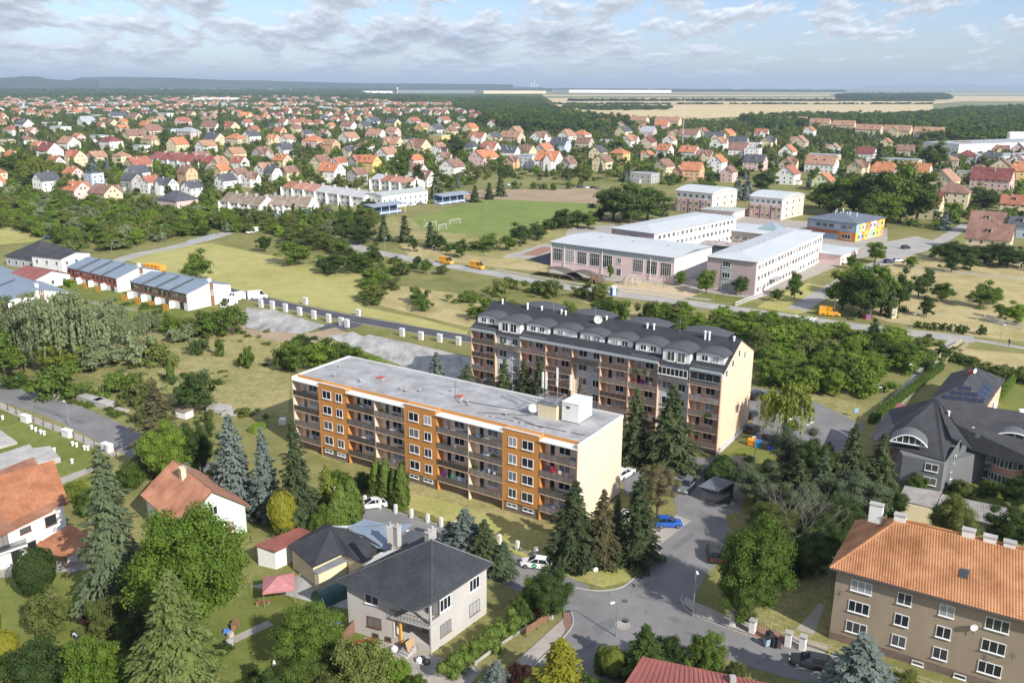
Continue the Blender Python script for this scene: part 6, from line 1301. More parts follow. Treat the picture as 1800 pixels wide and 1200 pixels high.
# sports stands and clubhouse
CH = block('club_house', 'two-storey white and blue clubhouse with grey roof by the pitch', 'clubhouse', (672, 368), (752, 357), 13, 7.2, 8.4, 'gable', WHITE, mat('roof_sheet_grey', (.30, .32, .32), .7), chim=0)
for lb, fl, fr in (('blue and white grandstand beside the clubhouse', (656, 381), (712, 373)), ('blue and white covered grandstand nearest the pitch corner', (778, 361), (828, 354))):
    a, an, L = frame(fl, fr); t = thing('grandstand', lb, 'grandstand', (a.x, a.y), an); BLUE = mat('stand_blue', (.08, .16, .36), .7)
    m = MB(); m.box(0, L, 6, 6.3, 0, 5.0); part('back_wall', m, BLUE, t); m = MB(); m.prism([(-1, 4.6), (6.6, 5.4), (6.6, 5.6), (-1, 4.8)], -.4, L + .4); part('canopy', m, mat('stand_roof', (.28, .32, .38), .6), t)
    for j in range(4): m = MB(); m.box(0, L, 1.5 + j * 1.1, 6, -.1 + j * .5, .4 + j * .5); part('seat_row', m, WHITE if j % 2 else BLUE, t)
    for j in range(5): m = MB(); x = L * j / 4; m.box(x - .1, x + .1, -.2, .0, 0, 4.8); part('post', m, WHITE, t)
# terraces
def terrace(label, fl, fr, n, dp, ze, zr, roofs, wall, grp=None):
    a, an, L = frame(fl, fr); t = thing('terrace_houses', label, 'terrace', (a.x, a.y), an)
    for i in range(n):
        x0, x1 = L * i / n, L * (i + 1) / n; dz = -.15 * i if n > 3 else 0
        m = MB(); m.prism([(0, -.3), (dp, -.3), (dp, ze + dz), (dp / 2, zr + dz), (0, ze + dz)], x0 + .003, x1); part('house_wall', m, wall, t)
        m = MB(); k = (zr - ze) / (dp / 2); slope(m, (x0, -.5, ze + dz - .4 * k + .1), (x1 - .05, -.5, ze + dz - .4 * k + .1), (x1 - .05, dp / 2, zr + dz + .1), (x0, dp / 2, zr + dz + .1)); slope(m, (x1 - .05, dp + .5, ze + dz - .4 * k + .1), (x0, dp + .5, ze + dz - .4 * k + .1), (x0, dp / 2, zr + dz + .1), (x1 - .05, dp / 2, zr + dz + .1)); ro = part('roof', m, roofs[i % len(roofs)], t)
        m = MB(); m.box(x1 - 1.1, x1 - .3, dp * .4, dp * .55, zr - .8 + dz, zr + 1.0 + dz); part('chimney', m, CONC, ro)
        for z in (.9, 3.8):
            for f in (.28, .72): window(t, x0 + (x1 - x0) * f, 0, z, 1.7, 1.5, 2)
        m = MB(); m.box(x0 + .15, x0 + .35, -1.4, 0, 0, ze + dz); part('fin_wall', m, wall, t)
    for z in (1.0, 4.0): window(t, L, dp * .5, z, 1.4, 1.4, 2, PI / 2)
    return t
T1, T2, T3 = tilemat('roof_tile_taupe', (.22, .17, .13), (.30, .24, .19)), tilemat('roof_tile_salmon', (.42, .20, .15), (.48, .27, .2)), mat('roof_sheet_pale', (.46, .46, .47), .6)
terrace('white terrace with taupe stepped roofs, left group', (388, 372), (457, 380), 4, 12, 5.6, 9.6, [T1], WHITE); terrace('white terrace with taupe stepped roofs, right group', (457, 377), (542, 381), 4, 12, 5.6, 9.6, [T1], WHITE)
terrace('long white terrace with red then pale grey roofs', (497, 348), (640, 366), 7, 13, 6.6, 9.4, [TILE_RB, T2, T2, T3, T3, T3, T3], WHITE)
terrace('white terrace with red and pale roofs right of the long one', (652, 332), (722, 340), 4, 12, 6.4, 9.2, [T3, TILE_RB, T2, T2], WHITE)
terrace('long house row with maroon roofs and white walls', (262, 292), (370, 300), 6, 18, 6.5, 11.0, [METAL_R, tilemat('roof_tile_maroon', (.24, .06, .05), (.30, .09, .07))], WHITE)
# ------------------------------------------------------------------ village houses
RC = {'o': tilemat('far_roof_orange', (.42, .155, .07), (.50, .22, .12)), 'r': tilemat('far_roof_red', (.30, .105, .07), (.36, .15, .10)), 'b': tilemat('far_roof_brown', (.20, .11, .085), (.27, .16, .12)),
      'd': tilemat('far_roof_dark', (.075, .08, .095), (.10, .105, .12)), 'g': mat('far_roof_grey', (.36, .38, .40), .7, .15, .4), 'm': tilemat('far_roof_maroon', (.17, .05, .045), (.23, .085, .075)), 't': tilemat('far_roof_terracotta', (.33, .175, .115), (.40, .24, .165))}
WC = {'w': WHITE, 'c': CREAM, 'p': mat('far_wall_pink', (.68, .50, .47), .9), 'y': mat('far_wall_yellow', (.70, .52, .20), .9), 'g': mat('far_wall_grey', (.42, .41, .39), .9), 'o': mat('far_wall_peach', (.66, .42, .26), .9), 'l': mat('far_wall_blue', (.50, .58, .68), .9), 'n': mat('far_wall_lime', (.62, .66, .42), .9), 's': mat('far_wall_sand', (.55, .48, .37), .9)}
RN = dict(o='orange', r='brick-red', b='brown', d='slate', g='grey', m='maroon', t='terracotta'); WN_ = dict(w='white', c='cream', p='pink', y='yellow', g='grey', o='peach', l='pale blue', n='lime', s='sandy'); FN = {'g': 'gabled', 's': 'gabled', 'h': 'hipped', 'm': 'half-hipped', 'f': 'flat-roofed'}
HS = []
def vh(px, py, w, typ, rc, wc, ang=None, hs=1.0, tree_ok=True):
    g = P(px, py); s = SPX(g.x, g.y, 4); i = len(HS); rr = random.Random(i * 13 + 5); Wm_ = w * 1.1 / s
    if wc == 'w' and rr.random() < .3: wc = rr.choice('ccsp')
    if rc == 'o' and rr.random() < .3: rc = rr.choice('tbr')
    if ang is None: ang = AXA + rr.uniform(-.12, .12) + (PI / 2 if typ == 'g' else 0)
    foot = 1.0; L = max(9, Wm_ * foot * (.82 if typ in 'sh' else .78)); Wd = max(8.5, min(L * .82, 15)); L = max(L, Wd + .5)
    if typ == 'f': ze, zr = rr.choice((6.2, 7.0, 9.5)) * hs, 7
    else: ze = rr.uniform(5.8, 7.4) * hs * (1.12 if Wm_ > 17 else 1); zr = ze + Wd * rr.uniform(.38, .46)
    if typ == 'h': ze += .6; zr = ze + Wd * .33
    T = {'g': 'gable', 's': 'gable', 'h': 'hip', 'm': 'half', 'f': 'flat'}[typ]
    if typ == 'm': ang += rr.choice((0, PI / 2)); zr += 1.0
    y = g.y + Wd * .4; xw = None
    lab = '%s-roofed %s %s house %s' % (RN[rc], WN_[wc], FN[typ], where(px, py))
    if typ == 'f': lab = '%s flat-roofed house %s' % (WN_[wc], where(px, py))
    t = house('village_house', lab, 'house', (g.x, y), ang, L, Wd, ze, zr, T, WC[wc], RC[rc] if typ != 'f' else RC['g' if rc in 'gw' else 'd'], 'houses of the village', ov=.5, chim=rr.choice((1, 1, 2)), floors=2 if ze < 8 else 3, dormer=rr.choice((0, 0, 1, 2)) if typ in 'sm' else 0, annex=rr.random() < .4, seed=i)
    if typ in 'gs' and rr.random() < .4:
        xw, hw, w_, zt = rr.uniform(-.2, .2) * L, L * .2, Wd / 2, ze + (zr - ze) * .8; sd = rr.choice((1, -1)); m = MB(); y0, y1 = sorted((sd * (w_ + 1.8), 0)); m.prism([(xw - hw, 0), (xw + hw, 0), (xw + hw, ze), (xw, zt), (xw - hw, ze)], y0, y1, 0, 'y'); cw = part('cross_wing', m, WC[wc], t); m = MB(); y0 -= .4 * (sd < 0); y1 += .4 * (sd > 0)
        for q in (1, -1): e_ = (xw - q * (hw + .4), ze - .25); P_ = [(e_[0], y1 if q > 0 else y0, e_[1]), (e_[0], y0 if q > 0 else y1, e_[1]), (xw, y0 if q > 0 else y1, zt + .12), (xw, y1 if q > 0 else y0, zt + .12)]; slope(m, *P_)
        part('cross_roof', m, RC[rc], cw)
    HS.append((px, py, w, g.x, y, max(L, Wd) / 2)); return t
LIST = """78 337 40 g d w|132 354 45 s o w|180 358 48 s b w|163 331 28 f d l|240 306 42 g r w|238 320 40 g d w|335 347 30 g d w|290 343 36 s d w|308 376 60 h d w|212 290 28 h t c|388 316 28 g o c|420 325 30 g b w|462 312 28 g t w|440 329 26 g b w|478 320 26 m d w|507 318 30 g b c|412 285 34 g o w|413 257 34 h o s|385 302 28 m t w|460 283 34 g b g|500 276 30 m d w|495 294 30 s o c|563 300 34 g b c|550 260 38 h o w|594 300 30 g r w|440 252 30 g d w|375 255 36 s d w|360 270 34 g t w|310 268 34 g o c|265 259 36 h o c|247 268 30 f g w|192 264 36 h m w|118 266 34 s t w|83 279 40 s m w|43 260 28 h b w|66 268 24 s o w|
175 250 46 f g w|233 250 38 m b c|265 240 36 m b w|300 236 34 f d l|370 232 42 m b w|13 255 34 f r w|87 222 44 f d w|103 232 46 f g w|330 244 44 h g p|345 196 48 f g w|383 190 38 f g w|400 232 46 s r c|320 222 28 g r w|150 222 30 m g w|205 210 34 g d w|170 208 30 f g w|40 228 34 s d w|20 240 30 h r w|235 213 28 s b w|290 208 34 f g w|430 210 32 g o c|425 190 36 f g w|475 186 44 f g w|45 300 26 g o w|20 290 26 s o w|95 300 30 s r w|130 292 34 s o c|230 335 34 s d g|262 340 26 g r w|395 335 34 g d w|420 300 28 s r w|
627 324 34 g b g|795 310 45 g b w|850 292 60 g o p|900 299 24 g o o|965 300 45 s o w|1000 302 28 m b g|1060 301 38 g b w|1090 287 32 h o y|1140 286 28 g o s|1168 309 38 g b w|1135 322 48 f g g|1197 316 24 g o o|627 297 28 g r g|650 302 34 s o y|680 286 40 g o w|728 296 30 g o w|780 292 30 g b w|732 316 34 s o w|745 328 36 s b w|690 264 34 s t w|735 270 42 s b c|772 273 28 m t w|828 271 34 h d w|862 273 32 s r w|897 282 32 s d w|926 279 30 s b c|957 277 32 g o w|930 295 44 f g w|985 267 36 m d l|1028 264 30 s b s|1052 281 34 g d c|
840 253 34 s r w|868 253 28 g d c|900 252 46 s t s|950 253 42 g o w|997 250 32 m t w|1023 249 30 h o w|1073 255 34 f d w|1107 259 40 g o w|1140 263 34 g m w|1187 247 28 g b w|1097 241 34 g d w|1140 242 30 m g w|827 234 28 g o c|767 238 28 g d w|743 234 28 g o y|773 253 34 f g y|720 257 30 f d w|660 247 34 s t w|612 253 34 g t w|727 221 26 g r w|640 232 24 g d w|690 225 26 s d w|780 220 26 g r w|655 222 24 g d l|612 232 28 s o w|1165 228 26 s o w|960 233 30 s o w|985 222 28 s b w|1060 228 28 s o c|
1218 317 40 s o o|1262 303 38 g o w|1283 320 28 g b p|1330 299 40 s d w|1387 279 36 g o w|1408 262 38 g t s|1388 302 34 g o c|1388 324 46 g r w|1450 336 44 g o n|1452 287 58 f g c|1448 304 56 s o w|1510 311 38 g b w|1525 284 34 s m w|1468 271 26 g t w|1588 294 74 f g w|1617 320 46 s o w|1665 337 62 g t c|1700 318 32 f g w|1728 320 34 g b c|1765 309 56 g b c|1750 338 70 s m p|1790 296 34 g r w|1800 318 40 m o y|1300 262 36 s d g|1280 247 30 g o y|1258 253 38 s d w|1213 248 38 s b w|1236 244 26 g r w|1300 277 34 s o w|1213 282 34 s o w|1265 264 34 g t w|1328 262 30 f d w|1325 280 30 f g w|1240 285 30 s b w|1352 262 30 g d w|1425 240 24 g o w|1632 385 58 s m w|1680 366 60 h b c|1748 445 78 s b c|1742 412 60 s o w|1788 376 46 s o w|1800 418 40 s d l|1030 214 40 s t c|1068 214 36 s t c|1125 219 34 s t c|1175 223 50 s t c|1560 262 26 g o w|1340 243 24 s r w|
1403 222 38 s t c|1443 226 38 s t c|1485 230 42 s t c|1530 238 48 s t c|1580 243 50 s t c|1635 248 54 s t c"""
for q in LIST.replace('\n', '').split('|'):
    if not q.strip(): continue
    a_ = q.split(); hs = 1.25 if a_[2] in ('38', '42', '48', '50', '54') and a_[3:] == ['s', 't', 'c'] and float(a_[1]) < 250 else 1.0
    if float(a_[1]) > 360 and a_[0] in ('1748', '1742', '1788', '1800'): hs = .8
    vh(float(a_[0]), float(a_[1]), float(a_[2]), a_[3], a_[4], a_[5], hs=hs)
# factory
t = block('factory', 'white factory with long window band and silos, right edge', 'factory', (1683, 277), (1880, 268), 40, 12, 12.5, 'flat', WHITE, RC['g'], floors=3)
t = block('factory_hall', 'low pale blue-roofed hall in front of the white factory', 'factory', (1705, 288), (1880, 285), 30, 6, 6.5, 'flat', WC['l'], RC['g'], floors=1)
for i in range(6): g = P(1772 + i * 5, 262); mb = MB(); mb.disc((0, 0, 0), 3.2, 17, 14); mb.tube((0, 0, 17), (0, 0, 18.2), 3.2, .6, 14); tag(part('silo', mb, WHITE, None, loc=(g.x, g.y, 0)), 'white cylindrical silo in the row at the factory, right edge', 'silo', 'factory silos')
# further houses: the streets between, drawn with the same builder
rr = random.Random(21)
def inside(px, py):
    if py < 262: lim = 1250 if py > 208 else 960
    else: lim = 1800
    if px > 600 and py > 300 and px < 1210: return False
    if 1240 < px and py > 250 and not (px > 1500 and py < 330): return False
    if px > 1180 and py < 245: return False
    if py > 345 + max(0, (300 - px)) * -.0: return False
    if 860 < px < 960 and py < 222: return False
    return px < lim
y = 188; cand = []
while y < 352:
    step = 7.4 * ((y - 150) / 50) ** .95 + 2.2; sc_ = SPX(0, P(900, y).y, 4)
    x = -30 + rr.uniform(0, 20)
    while x < 1830:
        w = rr.uniform(13, 18) * sc_; yy = y + rr.uniform(-1, 1) * step * .3
        if inside(x, yy) and rr.random() < .9 and all(abs(x - h[0]) > (w + h[2]) * .45 or abs(yy - h[1]) > step * .72 for h in HS): cand.append((x, yy, w))
        x += w * rr.uniform(1.0, 1.45)
    y += step
cand.sort(key=lambda c: -c[1]); k0 = 300 - len(HS)
for x, yy, w in cand[:k0]:
    red = yy < 225 and 480 < x < 860; vh(x, yy, w, rr.choice('ggsshmg') if not red else rr.choice('gs'), rr.choice('oorrbbtdm') if not red else rr.choice('rrrdm'), rr.choice('wwwccsogp') if not red else 'w')
# the outermost houses are too small to pick apart: one mass
mb = MB(); far_ = [(x, y, w) for x, y, w in cand[k0:]]
while len(far_) < len(cand[k0:]) + 330:
    px_, py_ = rr.uniform(-40, 860), 169 + rr.random() * 20
    if px_ > 700 and py_ < 184: continue
    far_.append((px_, py_, 0))
for px_, py_, w in far_:
    g = P(px_, py_); a = AXA + rr.uniform(-.2, .2) + rr.choice((0, PI / 2)); T = Matrix.Translation((g.x, g.y, 0)) @ Matrix.Rotation(a, 4, 'Z'); L, Wd, ze, zr = rr.uniform(7.5, 11), rr.uniform(6, 7.5), 6.2, 10.6; c = lambda *p: tuple(T @ Vector(p)); ri = rr.choice((1, 2, 2, 3, 3, 4, 5)); wi = rr.choice((0, 0, 6, 7))
    if w: HS.append((px_, py_, w, g.x, g.y, L))
    for q in ([(-L, -Wd, 0), (L, -Wd, 0), (L, -Wd, ze), (-L, -Wd, ze)], [(L, Wd, 0), (-L, Wd, 0), (-L, Wd, ze), (L, Wd, ze)]): mb.poly([c(*p) for p in q], wi)
    for s in (1, -1):
        mb.poly([c(s * L, -s * Wd, 0), c(s * L, s * Wd, 0), c(s * L, s * Wd, ze), c(s * L, 0, zr), c(s * L, -s * Wd, ze)], wi); mb.poly([c(-s * (L + .5), -s * Wd * 1.07, ze - .3), c(s * (L + .5), -s * Wd * 1.07, ze - .3), c(s * (L + .5), 0, zr + .1), c(-s * (L + .5), 0, zr + .1)], ri)
        if w:
            for z in (1, 3.9):
                for f in (-.6, 0, .6): mb.box(f * L - .6, f * L + .6, s * Wd - .03, s * Wd + .03, z, z + 1.5, 8, T)
                mb.box(s * L - .03, s * L + .03, -.7, .7, z, z + 1.5, 8, T)
    mb.box(L * .2, L * .2 + .8, .5, 1.3, ze, zr + 1, 5, T)
part('distant_houses', mb, [WHITE, RC['o'], RC['b'], RC['r'], RC['t'], RC['g'], WC['c'], WC['p'], GLASS], None, kind='stuff')
# warehouses and towns towards the horizon
for (x0, x1, y_, h, dp, wc, lb) in ((700, 851, 163.5, 20, 120, 'g', 'long grey warehouse with pale right end, beyond the village'), (850, 960, 165, 22, 160, 'c', 'cream warehouse right of the grey one, beyond the village'), (1000, 1180, 163.5, 24, 300, 'w', 'very long white warehouse on the horizon fields'), (240, 400, 160.5, 20, 250, 'w', 'white warehouse on the left horizon'), (400, 520, 161, 20, 200, 'w', 'second white warehouse on the left horizon'), (1010, 1060, 162.0, 22, 200, 'w', 'small white warehouse left of the very long one'), (340, 420, 178, 12, 30, 'w', 'long white flat building left of the pine, behind the village'), (640, 690, 164, 16, 80, 'w', 'white hall beside the water tower'), (1120, 1150, 160, 20, 200, 'w', 'white hall behind the very long warehouse')):
    a, b = P(x0, y_), P(x1, y_); d = b - a; L = d.length; t = thing('warehouse', lb, 'warehouse', (a.x, a.y), math.atan2(d.y, d.x)); m = MB(); m.box(0, L, 0, dp, 0, h); part('walls', m, {'g': mat('warehouse_grey', (.22, .24, .27), .8), 'c': CREAM, 'w': WHITE}[wc], t); m = MB(); m.box(-.5, L + .5, -.5, dp + .5, h, h + 1); part('roof', m, METAL_W, t)
mb = MB()
for k in range(90):
    px_ = rr.uniform(560, 900) if k < 60 else rr.uniform(80, 170) if k < 66 else rr.uniform(900, 1480); g = P(px_, 155.8 if k < 66 else rr.uniform(156.5, 159)); h = rr.uniform(20, 42) if k < 66 else rr.uniform(8, 16); L = rr.uniform(25, 90); mb.box(g.x - L, g.x + L, g.y, g.y + 40, 0, h)
part('distant_town', mb, WHITE, None, kind='stuff')
for lb, px_, py_, hpx, r0, r1 in (('tall chimney of the power plant on the horizon', 939, 156, 16, 14, 9), ('shorter tower left of the power plant chimney', 934, 156, 9, 22, 16), ('right tower beside the power plant chimney', 944, 156, 8, 18, 14)):
    g = P(px_, py_); h = zof(px_, py_, py_ - hpx) if False else hpx / SPX(g.x, g.y, 60); m = MB(); m.tube((0, 0, 0), (0, 0, h), r0, r1, 10); tag(part('power_plant_tower', m, WHITE, None, loc=(g.x, g.y, 0)), lb, 'tower')
g = P(699, 171); t = thing('water_tower', 'white water tower with ball head behind the village', 'water tower', (g.x, g.y)); m = MB(); m.tube((0, 0, 0), (0, 0, 38), 2.2, 1.8, 8); part('shaft', m, WHITE, t); m = MB(); m.tube((0, 0, 38), (0, 0, 44), 2, 6, 10); m.tube((0, 0, 44), (0, 0, 49), 6, 3, 10); part('tank', m, WHITE, t)
for px_, py_, hh in ((1280, 157.5, 9), (1306, 157.5, 9), (1359, 158, 12)):
    g = P(px_, py_); h = hh / SPX(g.x, g.y, 60); t = thing('wind_turbine', 'white wind turbine standing on the right horizon', 'wind turbine', (g.x, g.y), 0, 'wind turbines on the horizon'); m = MB(); m.tube((0, 0, 0), (0, 0, h), h * .03, h * .02, 6); part('tower', m, WHITE, t)
    for k in range(3): a = k * 2.09 + px_; m = MB(); m.tube((0, -4, h), (math.cos(a) * h * .5, -4, h + math.sin(a) * h * .5), h * .014, h * .004, 4); part('blade', m, WHITE, t)
g = P(1199, 262); t = thing('radio_mast', 'thin lattice radio mast rising in the middle of the village', 'mast', (g.x, g.y)); m = MB(); H_ = zof(1199, 262, 172)
for s in ((-.6, -.6), (.6, -.6), (0, .7)): m.tube((s[0], s[1], 0), (s[0] * .3, s[1] * .3, H_), .12, .08, 4)
part('legs', m, WHITE, t); m = MB()
for k in range(24): z = H_ * k / 24; f = 1 - .7 * k / 24; m.tube((-.6 * f, -.6 * f, z), (.6 * f, -.6 * f, z + H_ / 24), .06, n=4); m.tube((.6 * f, -.6 * f, z), (0, .7 * f, z + H_ / 24), .06, n=4)
part('bracing', m, BLOCKRED, t)
# ------------------------------------------------------------------ trees and shrubs told apart
CN = dict(green='green', bright='bright green', dark='dark green', olive='olive', silver='silvery', yellow='golden yellow', lime='lime-green', red='dark red', spruce='dark green', blue='blue-grey', fir='light green', brownish='brownish', pine='grey-green', thuja='green')
KN = dict(broad_near='broadleaf tree', broad_oval='tall broadleaf tree', broad_mid='broadleaf tree', broad_far='broadleaf tree', bush_near='shrub', bush_mid='shrub', ball_near='clipped shrub', spruce_near='spruce', blue_near='blue spruce', fir_near='fir', spruce_far='spruce', pine_near='spreading pine', column_near='columnar thuja', cone_near='golden cypress', willow='willow')
def T_(kind, bx, by, ty, w, color, label=None, parts=True):
    nm = KN[kind]; cn = CN[color]
    if color == 'blue' and kind == 'blue_near': cn = 'silvery'
    if kind == 'cone_near' and color == 'yellow': cn = 'bright'
    sz = 'small ' if (by - ty) < 30 else 'tall ' if (by - ty) > 110 else ''
    lab = label or ('%s%s %s %s' % (sz if 'tall' not in nm else '', cn, nm, where(bx, by))).replace('tall tall', 'tall')
    return tree_px(kind, bx, by, ty, w, color, lab, 'trees and shrubs ' + where(bx, by), parts)
